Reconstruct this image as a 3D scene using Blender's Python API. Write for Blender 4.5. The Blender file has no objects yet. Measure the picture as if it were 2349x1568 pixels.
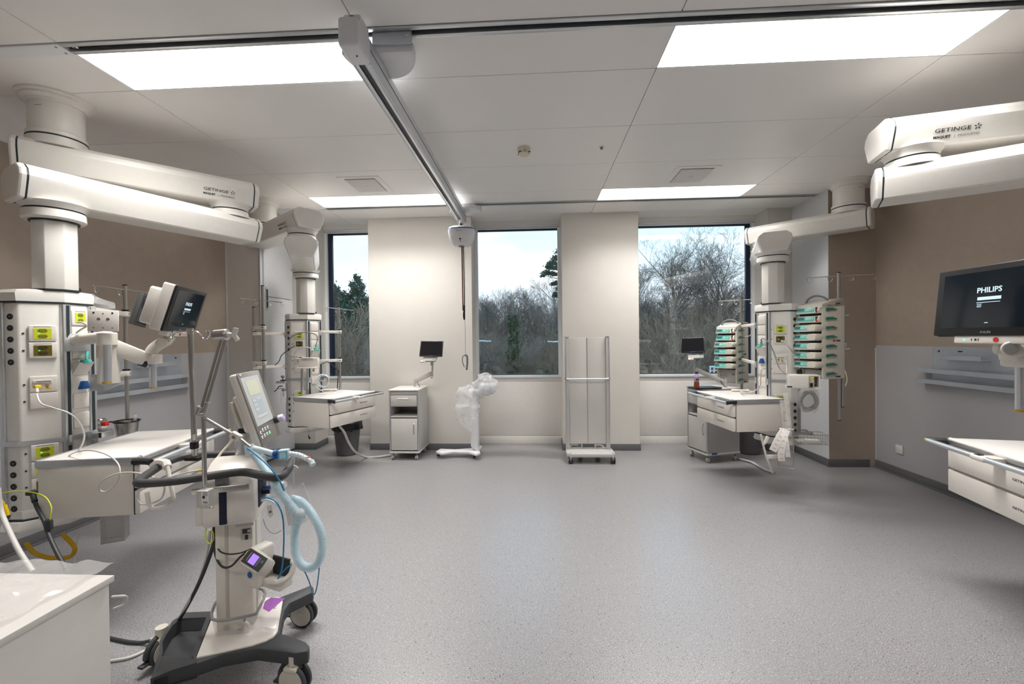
import bpy, bmesh, math, random
from mathutils import Vector, Matrix, noise
R = math.radians
# ---------------------------------------------------------------- camera, world, exposure
scene = bpy.context.scene
COL = scene.collection
FPX = 1001.21; W, H = 2349, 1568
YAW, PITCH, ROLL = -0.05332763, -0.00952926, -0.01102626
CAMZ = 1.45
fwd = Vector((math.sin(YAW)*math.cos(PITCH), math.cos(YAW)*math.cos(PITCH), math.sin(PITCH)))
rt0 = Vector((math.cos(YAW), -math.sin(YAW), 0)); up0 = rt0.cross(fwd)
rgt = math.cos(ROLL)*rt0 + math.sin(ROLL)*up0
upv = -math.sin(ROLL)*rt0 + math.cos(ROLL)*up0
cam = bpy.data.cameras.new('camera'); camo = bpy.data.objects.new('camera', cam); COL.objects.link(camo)
mw = Matrix((rgt, upv, -fwd)).transposed().to_4x4(); mw.translation = (0, 0, CAMZ)
camo.matrix_world = mw
cam.sensor_width = 36; cam.lens = FPX/W*36; cam.clip_start = 0.05; cam.clip_end = 500
scene.camera = camo
scene.view_settings.view_transform = 'Standard'; scene.view_settings.look = 'None'
scene.view_settings.exposure = 0.0; scene.view_settings.gamma = 1.0
scene.view_settings.use_curve_mapping = False
scene.cycles.max_bounces = 10; scene.cycles.diffuse_bounces = 6; scene.cycles.transparent_max_bounces = 16
scene.cycles.sample_clamp_indirect = 6.0
LAMP = 4.5; PANEL_W = 39   # radiance of the luminous ceiling panels
SKY = 1.75           # strength of the overcast sky

world = bpy.data.worlds.new('sky'); scene.world = world; world.use_nodes = True
nt = world.node_tree; nt.nodes.clear()
def N(nt, t, **k):
    n = nt.nodes.new(t)
    for a, b in k.items(): setattr(n, a, b)
    return n
out = N(nt, 'ShaderNodeOutputWorld'); bg = N(nt, 'ShaderNodeBackground'); bg.inputs[1].default_value = SKY
tc = N(nt, 'ShaderNodeTexCoord'); sx = N(nt, 'ShaderNodeSeparateXYZ'); cr = N(nt, 'ShaderNodeValToRGB')
mp = N(nt, 'ShaderNodeMapping'); mp.inputs['Scale'].default_value = (2, 2, 7)
nz = N(nt, 'ShaderNodeTexNoise'); nz.inputs['Scale'].default_value = 1.6; nz.inputs['Detail'].default_value = 5
mx = N(nt, 'ShaderNodeMixRGB'); c2 = N(nt, 'ShaderNodeValToRGB')
e = cr.color_ramp.elements
e[0].position = 0.0; e[0].color = (0.80, 0.84, 0.90, 1)
e[1].position = 0.42; e[1].color = (0.42, 0.68, 0.95, 1)
e2 = e.new(0.10); e2.color = (0.82, 0.90, 0.98, 1); e3 = e.new(0.24); e3.color = (0.60, 0.86, 1.0, 1)
c2.color_ramp.elements[0].position = 0.50; c2.color_ramp.elements[1].position = 0.72
mx.inputs[2].default_value = (1, 1, 1, 1)
nt.links.new(tc.outputs['Generated'], sx.inputs[0]); nt.links.new(sx.outputs[2], cr.inputs[0])
nt.links.new(tc.outputs['Generated'], mp.inputs[0]); nt.links.new(mp.outputs[0], nz.inputs[0])
nt.links.new(nz.outputs[0], c2.inputs[0]); nt.links.new(c2.outputs[0], mx.inputs[0]); nt.links.new(cr.outputs[0], mx.inputs[1])
nt.links.new(mx.outputs[0], bg.inputs[0]); nt.links.new(bg.outputs[0], out.inputs[0])

# ---------------------------------------------------------------- helpers
def ray(x, y): return fwd + rgt*((x-W/2)/FPX) - upv*((y-H/2)/FPX)
def V(x, y, Y):                       # point seen at photo pixel x, y at the distance Y into the room
    d = ray(x, y); return Vector((0, 0, CAMZ)) + d*(Y/d.y)
def F(x, y, z):                       # same, at the height z
    d = ray(x, y); return Vector((0, 0, CAMZ)) + d*((z-CAMZ)/d.z)
def VX(x, y, X):                      # same, on the side plane X
    d = ray(x, y); return Vector((0, 0, CAMZ)) + d*(X/d.x)

def lin(c):
    return tuple(((v/255)/12.92 if v/255 <= 0.04045 else ((v/255+0.055)/1.055)**2.4) for v in c)
MATS = {}
def mat(name, col, rough=0.5, metal=0.0, emit=0, var=0.015, scale=30, bump=0.0, spec=0.5, alpha=None, trans=0, coat=0, ior=1.45):
    m = bpy.data.materials.new(name); m.use_nodes = True; MATS[name] = m
    nt = m.node_tree; b = nt.nodes['Principled BSDF']
    c = lin(col) if max(col) > 1 else col
    tcn = N(nt, 'ShaderNodeTexCoord'); n = N(nt, 'ShaderNodeTexNoise'); n.inputs['Scale'].default_value = scale; n.inputs['Detail'].default_value = 3
    nt.links.new(tcn.outputs['Object'], n.inputs['Vector'])
    r = N(nt, 'ShaderNodeValToRGB'); a, z = r.color_ramp.elements
    a.position = 0.3; z.position = 0.7
    a.color = tuple(max(0, v*(1-var)) for v in c)+(1,); z.color = tuple(min(1, v*(1+var)) for v in c)+(1,)
    nt.links.new(n.outputs[0], r.inputs[0]); nt.links.new(r.outputs[0], b.inputs['Base Color'])
    b.inputs['Roughness'].default_value = rough; b.inputs['Metallic'].default_value = metal
    b.inputs['Specular IOR Level'].default_value = spec; b.inputs['IOR'].default_value = ior
    b.inputs['Coat Weight'].default_value = coat
    if trans: b.inputs['Transmission Weight'].default_value = trans
    if alpha is not None: b.inputs['Alpha'].default_value = alpha
    if emit:
        nt.links.new(r.outputs[0], b.inputs['Emission Color']); b.inputs['Emission Strength'].default_value = emit
    if bump:
        bp = N(nt, 'ShaderNodeBump'); bp.inputs['Strength'].default_value = bump; bp.inputs['Distance'].default_value = 0.002
        nt.links.new(n.outputs[0], bp.inputs['Height']); nt.links.new(bp.outputs[0], b.inputs['Normal'])
    return m

mat('white_plastic', (.74, .70, .64), .38)
mat('white_gloss', (.76, .72, .67), .25, coat=.2)
mat('pendant_white', (.78, .76, .72), .33)
mat('cool_white', (.74, .75, .77), .4)
mat('laminate', (.74, .71, .68), .30)
mat('cab_grey', (.50, .49, .48), .45)
mat('cab_edge', (.62, .60, .57), .45)
mat('device_grey', (.34, .335, .34), .45)
mat('mid_grey', (.20, .20, .205), .5)
mat('dark_grey', (.052, .054, .058), .5)
mat('rail_grip', (.05, .05, .053), .5)
mat('rubber', (.018, .019, .021), .55)
mat('black', (.008, .008, .009), .4)
mat('gloss_black', (.006, .006, .008), .08)
mat('line_dark', (.02, .03, .035), .5)
mat('steel', (.52, .50, .48), .28, 1.0)
mat('chrome', (.8, .8, .8), .08, 1.0)
mat('alu', (.62, .64, .66), .35, .9)
mat('alu_bright', (.72, .75, .79), .28, .85)
mat('cast_alu', (.50, .49, .47), .42, .35)
mat('zinc', (.58, .62, .68), .40, .55, var=.1, scale=4)
mat('brass', (.65, .42, .08), .4, .6)
mat('lime', (.60, .66, .03), .5)
mat('lime_dark', (.22, .24, .01), .5)
mat('olive', (.13, .10, .005), .5)
mat('olive_dark', (.05, .04, .004), .5)
mat('green_led', (.06, .85, .25), .4, emit=3)
mat('teal', (.10, .50, .45), .35)
mat('teal_dark', (.05, .13, .14), .25)
mat('lever_green', (.01, .20, .13), .4)
mat('pump_cream', (.66, .62, .54), .4)
mat('rack_grey', (.50, .48, .44), .45)
mat('red', (.55, .02, .015), .4)
mat('orange', (.8, .2, .02), .4)
mat('yellow', (.75, .52, .01), .45)
mat('yellow_hose', (.62, .36, .005), .4)
mat('blue', (.01, .09, .32), .4)
mat('navy', (.006, .009, .035), .6)
mat('hose_blue', (.01, .22, .45), .35)
mat('cable_white', (.62, .60, .58), .45)
mat('cable_grey', (.30, .30, .29), .5)
mat('cable_dark', (.035, .04, .042), .5)
mat('paper', (.75, .72, .70), .7)
mat('print_grey', (.25, .24, .25), .7)
mat('print_red', (.62, .40, .34), .7)
mat('violet', (.42, .14, .52), .5)
mat('screen_violet', (.35, .2, .8), .4, emit=.9)
mat('screen_frame', (.27, .25, .23), .3)
mat('screen_grey', (.52, .55, .55), .25, emit=.16)
mat('screen_yellow', (.64, .64, .50), .3, emit=.16)
mat('screen_lines', (.46, .51, .56), .3, emit=.16)
mat('screen_pale', (.60, .63, .65), .3, emit=.16)
mat('screen_dark', (.006, .010, .015), .06, emit=.15, spec=.28)
mat('screen_text', (.50, .66, .74), .3, emit=.55)
mat('glow_white', (.9, .95, 1), .4, emit=.6)
mat('bin_grey', (.14, .142, .146), .5)
mat('bin_bag', (.008, .008, .009), .3, bump=.4, scale=60)
mat('print_dark', (.03, .035, .04), .6)
mat('juice', (.22, .045, .01), .2)
mat('bottle_label', (.35, .30, .42), .5)
mat('purple_cap', (.05, .02, .12), .4)
mat('bark', (.175, .15, .13), .9, var=.35, scale=3)
mat('bark_pale', (.27, .24, .21), .9, var=.35, scale=3)
mat('bark_bush', (.27, .215, .155), .9, var=.3, scale=2)
mat('needles', (.035, .09, .06), .8, var=.4, scale=5)
mat('ivy', (.04, .085, .035), .7, var=.5, scale=6)
mat('earth', (.17, .14, .11), .95, var=.4, scale=.4)
mat('meadow', (.10, .14, .02), .95, var=.3, scale=.7)
mat('twigs_far', (.10, .09, .085), .95, var=.5, scale=1.5, bump=.8)
mat('lamp_metal', (.55, .6, .66), .4, .3)
mat('detector', (.74, .68, .56), .45)
mat('skirting', (.14, .14, .145), .5, var=.2, scale=150)
mat('reveal', (.72, .72, .70), .5)
mat('ceiling_panel', (.87, .85, .83), .45, var=.01, scale=3)
mat('wall_white', (.68, .65, .605), .6, var=.015, scale=6)
mat('parapet_white', (.80, .77, .735), .5)
mat('wall_grey', (.53, .52, .535), .55, var=.02, scale=4)
mat('wall_brown', (.45, .375, .31), .65, var=.03, scale=14)
mat('wall_taupe', (.70, .665, .62), .6, var=.02, scale=14)
mat('frame_white', (.82, .85, .88), .35)
mat('frame_navy', (.012, .022, .05), .35)
mat('clear_plastic', (.8, .8, .8), .08, alpha=.28)
mat('hose_clear', (.74, .88, .94), .25, alpha=.55)
mat('hose_inner', (.50, .79, .90), .35)
mat('elbow_clear', (.75, .84, .88), .2, alpha=.75)
mat('bag_clear', (.92, .93, .95), .12, alpha=.30)
mat('sheet_clear', (.85, .83, .82), .1, alpha=.34)
mat('filter_blue', (.10, .50, .75), .3)

def lamp_mat():
    m = bpy.data.materials.new('lamp_diffuser'); m.use_nodes = True; nt = m.node_tree; MATS['lamp_diffuser'] = m
    b = nt.nodes['Principled BSDF']; b.inputs['Base Color'].default_value = (.9, .9, .9, 1)
    b.inputs['Emission Color'].default_value = (1, .975, .925, 1); b.inputs['Emission Strength'].default_value = LAMP
lamp_mat()
def glass_mat():
    m = bpy.data.materials.new('window_glass'); m.use_nodes = True; nt = m.node_tree; nt.nodes.clear(); MATS['window_glass'] = m
    o = N(nt, 'ShaderNodeOutputMaterial'); t = N(nt, 'ShaderNodeBsdfTransparent'); g = N(nt, 'ShaderNodeBsdfGlossy'); mx = N(nt, 'ShaderNodeMixShader'); f = N(nt, 'ShaderNodeFresnel')
    t.inputs[0].default_value = (.93, .96, .97, 1); g.inputs['Roughness'].default_value = .0; f.inputs[0].default_value = 1.55
    mu = N(nt, 'ShaderNodeMath', operation='MULTIPLY'); mu.inputs[1].default_value = 1.5
    nt.links.new(f.outputs[0], mu.inputs[0]); nt.links.new(mu.outputs[0], mx.inputs[0])
    nt.links.new(t.outputs[0], mx.inputs[1]); nt.links.new(g.outputs[0], mx.inputs[2]); nt.links.new(mx.outputs[0], o.inputs[0])
glass_mat()
def floor_mat():
    m = bpy.data.materials.new('vinyl_floor'); m.use_nodes = True; nt = m.node_tree; MATS['vinyl_floor'] = m
    b = nt.nodes['Principled BSDF']; tcn = N(nt, 'ShaderNodeTexCoord')
    base = N(nt, 'ShaderNodeTexNoise'); base.inputs['Scale'].default_value = 190; base.inputs['Detail'].default_value = 2
    rb = N(nt, 'ShaderNodeValToRGB'); rb.color_ramp.elements[0].position = .35; rb.color_ramp.elements[1].position = .68
    rb.color_ramp.elements[0].color = (.185, .183, .192, 1); rb.color_ramp.elements[1].color = (.375, .365, .370, 1)
    nt.links.new(tcn.outputs['Object'], base.inputs['Vector']); nt.links.new(base.outputs[0], rb.inputs[0])
    prev = rb.outputs[0]
    for sc_, rad, pick, colr in ((75, .18, .83, (.50, .49, .48, 1)), (60, .17, .86, (.03, .035, .037, 1)), (120, .26, .75, (.10, .10, .105, 1)), (105, .26, .82, (.42, .41, .40, 1))):
        v = N(nt, 'ShaderNodeTexVoronoi'); v.inputs['Scale'].default_value = sc_; v.inputs['Randomness'].default_value = 1
        nt.links.new(tcn.outputs['Object'], v.inputs['Vector'])
        lt = N(nt, 'ShaderNodeMath', operation='LESS_THAN'); lt.inputs[1].default_value = rad; nt.links.new(v.outputs['Distance'], lt.inputs[0])
        sp = N(nt, 'ShaderNodeSeparateColor'); nt.links.new(v.outputs['Color'], sp.inputs[0])
        gt = N(nt, 'ShaderNodeMath', operation='GREATER_THAN'); gt.inputs[1].default_value = pick; nt.links.new(sp.outputs[0], gt.inputs[0])
        mu = N(nt, 'ShaderNodeMath', operation='MULTIPLY'); nt.links.new(lt.outputs[0], mu.inputs[0]); nt.links.new(gt.outputs[0], mu.inputs[1])
        mx = N(nt, 'ShaderNodeMixRGB'); mx.inputs[2].default_value = colr
        nt.links.new(mu.outputs[0], mx.inputs[0]); nt.links.new(prev, mx.inputs[1]); prev = mx.outputs[0]
    nt.links.new(prev, b.inputs['Base Color'])
    b.inputs['Roughness'].default_value = .30; b.inputs['Specular IOR Level'].default_value = .62
    bp = N(nt, 'ShaderNodeBump'); bp.inputs['Strength'].default_value = .12; bp.inputs['Distance'].default_value = .002
    n2 = N(nt, 'ShaderNodeTexNoise'); n2.inputs['Scale'].default_value = 90; nt.links.new(tcn.outputs['Object'], n2.inputs['Vector'])
    nt.links.new(n2.outputs[0], bp.inputs['Height']); nt.links.new(bp.outputs[0], b.inputs['Normal'])
floor_mat()

WM = {}
def frame(o, x, z=(0, 0, 1)):          # matrix with origin o, x axis x, z near z
    x = Vector(x).normalized(); z = Vector(z); y = z.cross(x).normalized(); z = x.cross(y)
    m = Matrix((x, y, z)).transposed().to_4x4(); m.translation = Vector(o); return m
def rotz(o, deg): return Matrix.Translation(Vector(o)) @ Matrix.Rotation(R(deg), 4, 'Z')
def smooth(pts, n=8, closed=False):
    pts = [Vector(p) for p in pts]; out = []
    k = len(pts); rng = k if closed else k-1
    for i in range(rng):
        if closed: a, b, c, d = pts[(i-1) % k], pts[i], pts[(i+1) % k], pts[(i+2) % k]
        else: a, b, c, d = pts[max(i-1, 0)], pts[i], pts[i+1], pts[min(i+2, k-1)]
        for j in range(n):
            t = j/n
            out.append(0.5*((2*b)+(c-a)*t+(2*a-5*b+4*c-d)*t*t+(3*b-a-3*c+d)*t**3))
    if not closed: out.append(pts[-1])
    return out

class MB:
    def __init__(s, M=None):
        s.bm = bmesh.new(); s.mats = []; s.M = M or Matrix.Identity(4)
    def mi(s, m):
        if m not in s.mats: s.mats.append(m)
        return s.mats.index(m)
    def add(s, vs, fs, m, M=None, bev=0, seg=2):
        T = s.M @ M if M is not None else s.M
        i = s.mi(m)
        if bev:
            t = bmesh.new(); tv = [t.verts.new(v) for v in vs]
            for f in fs:
                try: t.faces.new([tv[k] for k in f])
                except ValueError: pass
            bmesh.ops.recalc_face_normals(t, faces=t.faces)
            bmesh.ops.bevel(t, geom=list(t.edges), offset=bev, segments=seg, affect='EDGES', profile=.5, clamp_overlap=True)
            t.verts.index_update()
            vs = [v.co.copy() for v in t.verts]; fs = [[v.index for v in f.verts] for f in t.faces]; t.free()
        nv = [s.bm.verts.new(T @ Vector(v)) for v in vs]
        for f in fs:
            try: s.bm.faces.new([nv[k] for k in f]).material_index = i
            except ValueError: pass
        return s
    def box(s, c, d, m, bev=0.003, M=None, seg=2):
        x, y, z = c; a, b, h = d[0]/2, d[1]/2, d[2]/2
        vs = [(x+i*a, y+j*b, z+k*h) for i in (-1, 1) for j in (-1, 1) for k in (-1, 1)]
        fs = [(0, 1, 3, 2), (4, 6, 7, 5), (0, 4, 5, 1), (2, 3, 7, 6), (0, 2, 6, 4), (1, 5, 7, 3)]
        return s.add(vs, fs, m, M, min(bev, min(abs(q) for q in d)*.45), seg)
    def prism(s, poly, z0, z1, m, M=None, bev=0, seg=2):
        n = len(poly); vs = [(x, y, z0) for x, y in poly]+[(x, y, z1) for x, y in poly]
        fs = [tuple(range(n))[::-1], tuple(range(n, 2*n))]+[(i, (i+1) % n, n+(i+1) % n, n+i) for i in range(n)]
        return s.add(vs, fs, m, M, bev, seg)
    def loft(s, rings, m, M=None, cap=True, closed=True):
        n = len(rings[0]); vs = [v for r in rings for v in r]; fs = []
        for k in range(len(rings)-1):
            for i in range(n if closed else n-1):
                j = (i+1) % n; fs.append((k*n+i, k*n+j, (k+1)*n+j, (k+1)*n+i))
        if cap and closed: fs += [tuple(range(n))[::-1], tuple((len(rings)-1)*n+i for i in range(n))]
        return s.add(vs, fs, m, M)
    def tube(s, pts, r, m, seg=8, M=None, closed=False, cap=True):
        pts = [Vector(p) for p in pts]; n = len(pts); rr = r if callable(r) else (lambda t: r)
        rings = []; prev = None
        for i, p in enumerate(pts):
            if closed: d = pts[(i+1) % n]-pts[i-1]
            else: d = pts[min(i+1, n-1)]-pts[max(i-1, 0)]
            if d.length < 1e-9: d = Vector((0, 0, 1))
            d.normalize()
            if prev is None: a = d.orthogonal().normalized()
            else:
                a = prev-d*prev.dot(d)
                a = a.normalized() if a.length > 1e-6 else d.orthogonal().normalized()
            prev = a; b = d.cross(a); q = rr(i/max(1, n-1))
            rings.append([p+(a*math.cos(2*math.pi*k/seg)+b*math.sin(2*math.pi*k/seg))*q for k in range(seg)])
        if closed: rings.append(rings[0]); return s.loft(rings, m, M, cap=False)
        return s.loft(rings, m, M, cap=cap)
    def cyl(s, a, b, r, m, seg=20, r2=None, M=None, bev=0):
        r2 = r if r2 is None else r2
        a = Vector(a); b = Vector(b)
        if not bev: return s.tube([a, b], lambda t: r+(r2-r)*t, m, seg, M)
        d = (b-a).normalized()*bev
        return s.tube([a, a+d*.999, b-d*.999, b], lambda t: (r-bev, r, r2, r2-bev)[round(t*3)], m, seg, M)
    def lathe(s, prof, m, seg=28, M=None, cap=True):
        return s.loft([[(r*math.cos(2*math.pi*k/seg), r*math.sin(2*math.pi*k/seg), z) for k in range(seg)] for r, z in prof], m, M, cap=cap)
    def ball(s, c, r, m, M=None, seg=14, sc=(1, 1, 1)):
        c = Vector(c); rings = []
        for i in range(1, seg//2):
            t = math.pi*i/(seg//2)
            rings.append([(c.x+r*sc[0]*math.sin(t)*math.cos(2*math.pi*k/seg), c.y+r*sc[1]*math.sin(t)*math.sin(2*math.pi*k/seg), c.z+r*sc[2]*math.cos(t)) for k in range(seg)])
        return s.loft(rings, m, M)
    def quad(s, a, b, c, d, m, th=.0): return s.add([a, b, c, d], [(0, 1, 2, 3)], m)
    def text(s, txt, size, m, M, extr=.0004, align='CENTER', sx=1.0, bold=0):
        cu = bpy.data.curves.new('t', 'FONT'); cu.body = txt; cu.size = size; cu.extrude = extr; cu.align_x = align; cu.align_y = 'CENTER'; cu.offset = bold
        cu.resolution_u = 2
        ob = bpy.data.objects.new('t', cu); COL.objects.link(ob)
        dg = bpy.context.evaluated_depsgraph_get(); me = bpy.data.meshes.new_from_object(ob.evaluated_get(dg))
        vs = [(v.co.x*sx, v.co.y, v.co.z) for v in me.vertices]; fs = [tuple(p.vertices) for p in me.polygons]
        bpy.data.objects.remove(ob); bpy.data.curves.remove(cu); bpy.data.meshes.remove(me)
        return s.add(vs, fs, m, M)
    def build(s, name, parent=None, sm=35, world=True):
        bmesh.ops.recalc_face_normals(s.bm, faces=s.bm.faces)
        me = bpy.data.meshes.new(name); o = bpy.data.objects.new(name, me); COL.objects.link(o)
        if parent is not None:
            root = WM[parent.name]
            if world: s.bm.transform(root.inverted())
            o.parent = parent; WM[o.name] = root
        else:
            vs = s.bm.verts
            xs = [v.co.x for v in vs]; ys = [v.co.y for v in vs]; zs = [v.co.z for v in vs]
            c = Vector(((min(xs)+max(xs))/2, (min(ys)+max(ys))/2, min(zs)))
            s.bm.transform(Matrix.Translation(-c)); o.location = c; WM[o.name] = Matrix.Translation(c)
        s.bm.to_mesh(me); s.bm.free()
        for m in s.mats: me.materials.append(MATS[m])
        if sm:
            for p in me.polygons: p.use_smooth = True
            me.set_sharp_from_angle(angle=R(sm))
        return o
def tag(o, label, cat, group=None, kind=None):
    o['label'] = label; o['category'] = cat
    if group: o['group'] = group
    if kind: o['kind'] = kind
    return o
def thing(name, label, cat, M, group=None):
    if not isinstance(M, Matrix): M = Matrix.Translation(Vector(M))
    o = bpy.data.objects.new(name, None); COL.objects.link(o); o.matrix_world = M; o.empty_display_size = .05
    WM[o.name] = M.copy(); return tag(o, label, cat, group)
def struct(mb, name, sm=35):
    o = mb.build(name, sm=sm); o['kind'] = 'structure'; return o
def copy_tree(o, M=None, parent=None):
    c = o.copy(); COL.objects.link(c)
    if parent: c.parent = parent
    if M is not None: c.matrix_world = M; WM[c.name] = M.copy()
    for ch in [k for k in bpy.data.objects if k.parent == o]: copy_tree(ch, None, c)
    return c
random.seed(7)
# ================================================================ ROOM
ZC = 3.03; XL, XR = -3.62, 3.70; YF = 5.62; YW = 5.95; YB = -3.4; YCF = 4.95
CLX, CRX = -3.21, 3.205      # inner faces of the corner columns
struct(MB().box((0, 1.3, -.05), (9, 10.6, .1), 'vinyl_floor', 0), 'floor')
# ceiling of lay-in metal panels with fine dark joints
cm = MB()
xs = [XL-.3, -2.50, -.885, .73, 2.345, XR+.3]
ys = [YB, -2.36, -.62, -.265, .435, 1.135, 1.565, 2.185, 2.275, 2.633, 3.33, 4.035, 4.74, 5.10, 5.19, 5.58, 6.0]
g = .0022
LX = [(0+1), 3]               # luminaire columns
LY = [(2.275, 2.633), (4.74, 5.10), (-.62, -.265)]
for i in range(5):
    for j in range(len(ys)-1):
        y0, y1 = ys[j], ys[j+1]
        if i in LX and any(abs(y0-a) < .001 for a, b in LY): continue
        if abs(y0-2.185) < .001 or abs(y0-5.10) < .001: continue
        cm.box(((xs[i]+xs[i+1])/2, (y0+y1)/2, ZC+.01), (xs[i+1]-xs[i]-2*g, y1-y0-2*g, .02), 'ceiling_panel', .0015, seg=1)
cm.box((0, 1.3, ZC+.16), (9, 10.6, .1), 'mid_grey', 0)
cm.box((0, 1.3, ZC+.026), (9, 10.6, .006), 'mid_grey', 0)
struct(cm, 'ceiling')
# side walls: white frieze, brown upper part, grey lower part
def side_wall(x, s, name):
    m = MB(); t = .1; cx = x+s*t/2; yc = (YB+YCF)/2; L = YCF-YB
    m.box((cx, yc, (2.83+ZC)/2), (t, L, ZC-2.83), 'ceiling_panel', 0)
    m.box((cx, yc, (1.325+2.83)/2), (t, L, 2.83-1.325), 'wall_brown', 0)
    m.box((cx-s*.004, yc, (.08+1.325)/2), (t, L, 1.325-.08), 'wall_grey', .002)
    m.box((cx, yc, .04), (t, L, .08), 'wall_grey', 0)
    struct(m, name)
    b = MB(); b.box((x-s*.008, yc, .042), (.012, L, .084), 'skirting', .004); b.box((x-s*.02, yc, .006), (.03, L, .012), 'skirting', .005)
    struct(b, 'baseboard_'+name.split('_')[1])
side_wall(XL, -1, 'wall_left'); side_wall(XR, 1, 'wall_right')
# corner columns
m = MB(); m.box(((CRX+4.2)/2, (YCF+6.1)/2, ZC/2), (4.2-CRX, 6.1-YCF, ZC), 'wall_brown', 0)
m.box((CRX-.001, (YCF+6.1)/2, ZC/2), (.004, 6.1-YCF-.002, ZC), 'cool_white', 0)
struct(m, 'wall_corner_right')
m = MB(); m.box(((CLX-4.2)/2, (YCF+6.1)/2, ZC/2), (4.2+CLX, 6.1-YCF, ZC), 'wall_taupe', 0)
m.box((CLX+.001, (YCF+6.1)/2, ZC/2), (.004, 6.1-YCF-.002, ZC), 'cool_white', 0)
struct(m, 'wall_corner_left')
# slim edge trims and panel joints near the left corner
m = MB(); m.box((CLX, YCF-.004, ZC/2), (.016, .012, ZC), 'alu', .002); struct(m, 'trim_1')
m = MB(); m.box((XL+.006, YCF-.006, ZC/2), (.012, .012, ZC), 'cool_white', .002); struct(m, 'trim_2')
m = MB(); m.box((XR-.006, YCF-.006, 1.3/2), (.012, .012, 1.3), 'cool_white', .002); struct(m, 'trim_3')
# flush white wall panels with thin joints beside the left column, with a dark recessed grip
d = MB(); d.box((CLX+.014, 5.29, 1.0), (.022, .60, 1.94), 'cool_white', .002); d.box((CLX+.014, 5.29, 2.5), (.022, .60, 1.04), 'cool_white', .002)
struct(d, 'door_1')
h = MB(); h.box((CLX+.028, 5.03, 1.95), (.012, .045, .27), 'alu', .003); h.box((CLX+.034, 5.03, 1.95), (.006, .026, .22), 'black', .001)
ho = h.build('grip', bpy.data.objects['door_1'])
# piers of the window wall
piers = [(-3.6, -2.92), (-2.175, -.812), (.348, 1.318), (2.905, 3.6)]
for k, (a, b) in enumerate(piers):
    m = MB(); m.box(((a+b)/2, (YF+6.15)/2, ZC/2), (b-a, 6.15-YF, ZC), 'wall_white', .004, seg=1)
    struct(m, 'wall_back' if k == 0 else 'wall_back.%03d' % k)
    s = MB(); a2, b2 = max(a, CLX), min(b, CRX)
    s.box(((a2+b2)/2, YF-.006, .042), (b2-a2+.014, .012, .084), 'skirting', .004)
    for xx in (a, b):
        if a2 < xx < b2 or xx in (a2, b2): s.box((xx+(.006 if xx == b else -.006), (YF+YW)/2, .042), (.012, YW-YF, .084), 'skirting', .003)
    struct(s, 'baseboard_back' if k == 0 else 'baseboard_back.%03d' % k)
for s_, x, nm in ((1, CLX, 'baseboard_corner_left'), (-1, CRX, 'baseboard_corner_right')):
    s = MB(); s.box((x+s_*.008, (YCF+YF)/2, .042), (.012, YF-YCF+.02, .084), 'skirting', .004)
    s.box((x-s_*.2, YCF-.006, .042), (.44, .012, .084), 'skirting', .004); struct(s, nm)
# window bays: panelled parapet, frame, pane, blind box
bays = [(-2.92, -2.175, 1), (-.812, .348, 0), (1.318, 2.905, 2)]
for k, (a, b, nv) in enumerate(bays):
    w = b-a; cx = (a+b)/2
    m = MB()
    m.box((cx, YW+.08, .055+.0), (w, .14, .11), 'parapet_white', .002)
    m.box((cx, YW+.08, (.114+.855)/2), (w, .14, .741), 'parapet_white', .002)
    m.box((cx, YW+.08, (.859+.905)/2), (w, .14, .046), 'parapet_white', .002)
    m.box((cx, YW+.06, 2.99+.03), (w, .22, .1), 'reveal', .0)
    struct(m, 'wall_parapet' if k == 0 else 'wall_parapet.%03d' % k)
    f = MB(); z0, z1 = .905, 2.975; t = .035
    fl = a+(.0 if nv != 1 else .02); fr_ = b-.0
    f.box((cx, YW+.03, z0+t/2), (w, .07, t), 'frame_white', .003); f.box((cx, YW+.03, z1-.02), (w, .07, .045), 'frame_white', .003)
    f.box((cx, YW+.0, z1+.004), (w, .05, .008), 'mid_grey', .001); f.box((cx, YW-.004, z1-.03), (w, .01, .01), 'alu', .001)
    f.box((a+t/2, YW+.03, (z0+t+z1-.0425)/2), (t, .07, z1-.0425-z0-t), 'frame_white', .0); f.box((b-t/2, YW+.03, (z0+t+z1-.0425)/2), (t, .07, z1-.0425-z0-t), 'frame_white', .0)
    f.box((cx, YW+.05, z1-.048), (w-.06, .03, .02), 'frame_navy', .001)
    f.box((cx, YW+.05, z0+t+.004), (w-.06, .03, .012), 'frame_navy', .001)
    if nv == 1: f.box((a+t+.028, YW+.055, (z0+z1)/2), (.055, .05, z1-z0-.06), 'frame_navy', .003)
    if nv == 2: f.box((b-t-.028, YW+.055, (z0+z1)/2), (.055, .05, z1-z0-.06), 'frame_navy', .003)
    fo = struct(f, 'window_%d' % (k+1))
    p = MB(); p.box((cx, YW+.062, (z0+z1)/2), (w-.05, .008, z1-z0-.05), 'window_glass', 0); p.build('pane', fo)
st = MB(); st.box((-2.225, YW+.052, .985), (.04, .002, .045), 'yellow', 0); st.box((-2.225, YW+.0505, .99), (.024, .001, .02), 'lime', 0)
tag(st.build('sticker'), 'small yellow sticker in the lower corner of the left window pane', 'sticker')
# rear wall behind the photographer
struct(MB().box((0, YB-.05, ZC/2), (9, .1, ZC), 'wall_taupe', 0), 'wall_rear')
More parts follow.
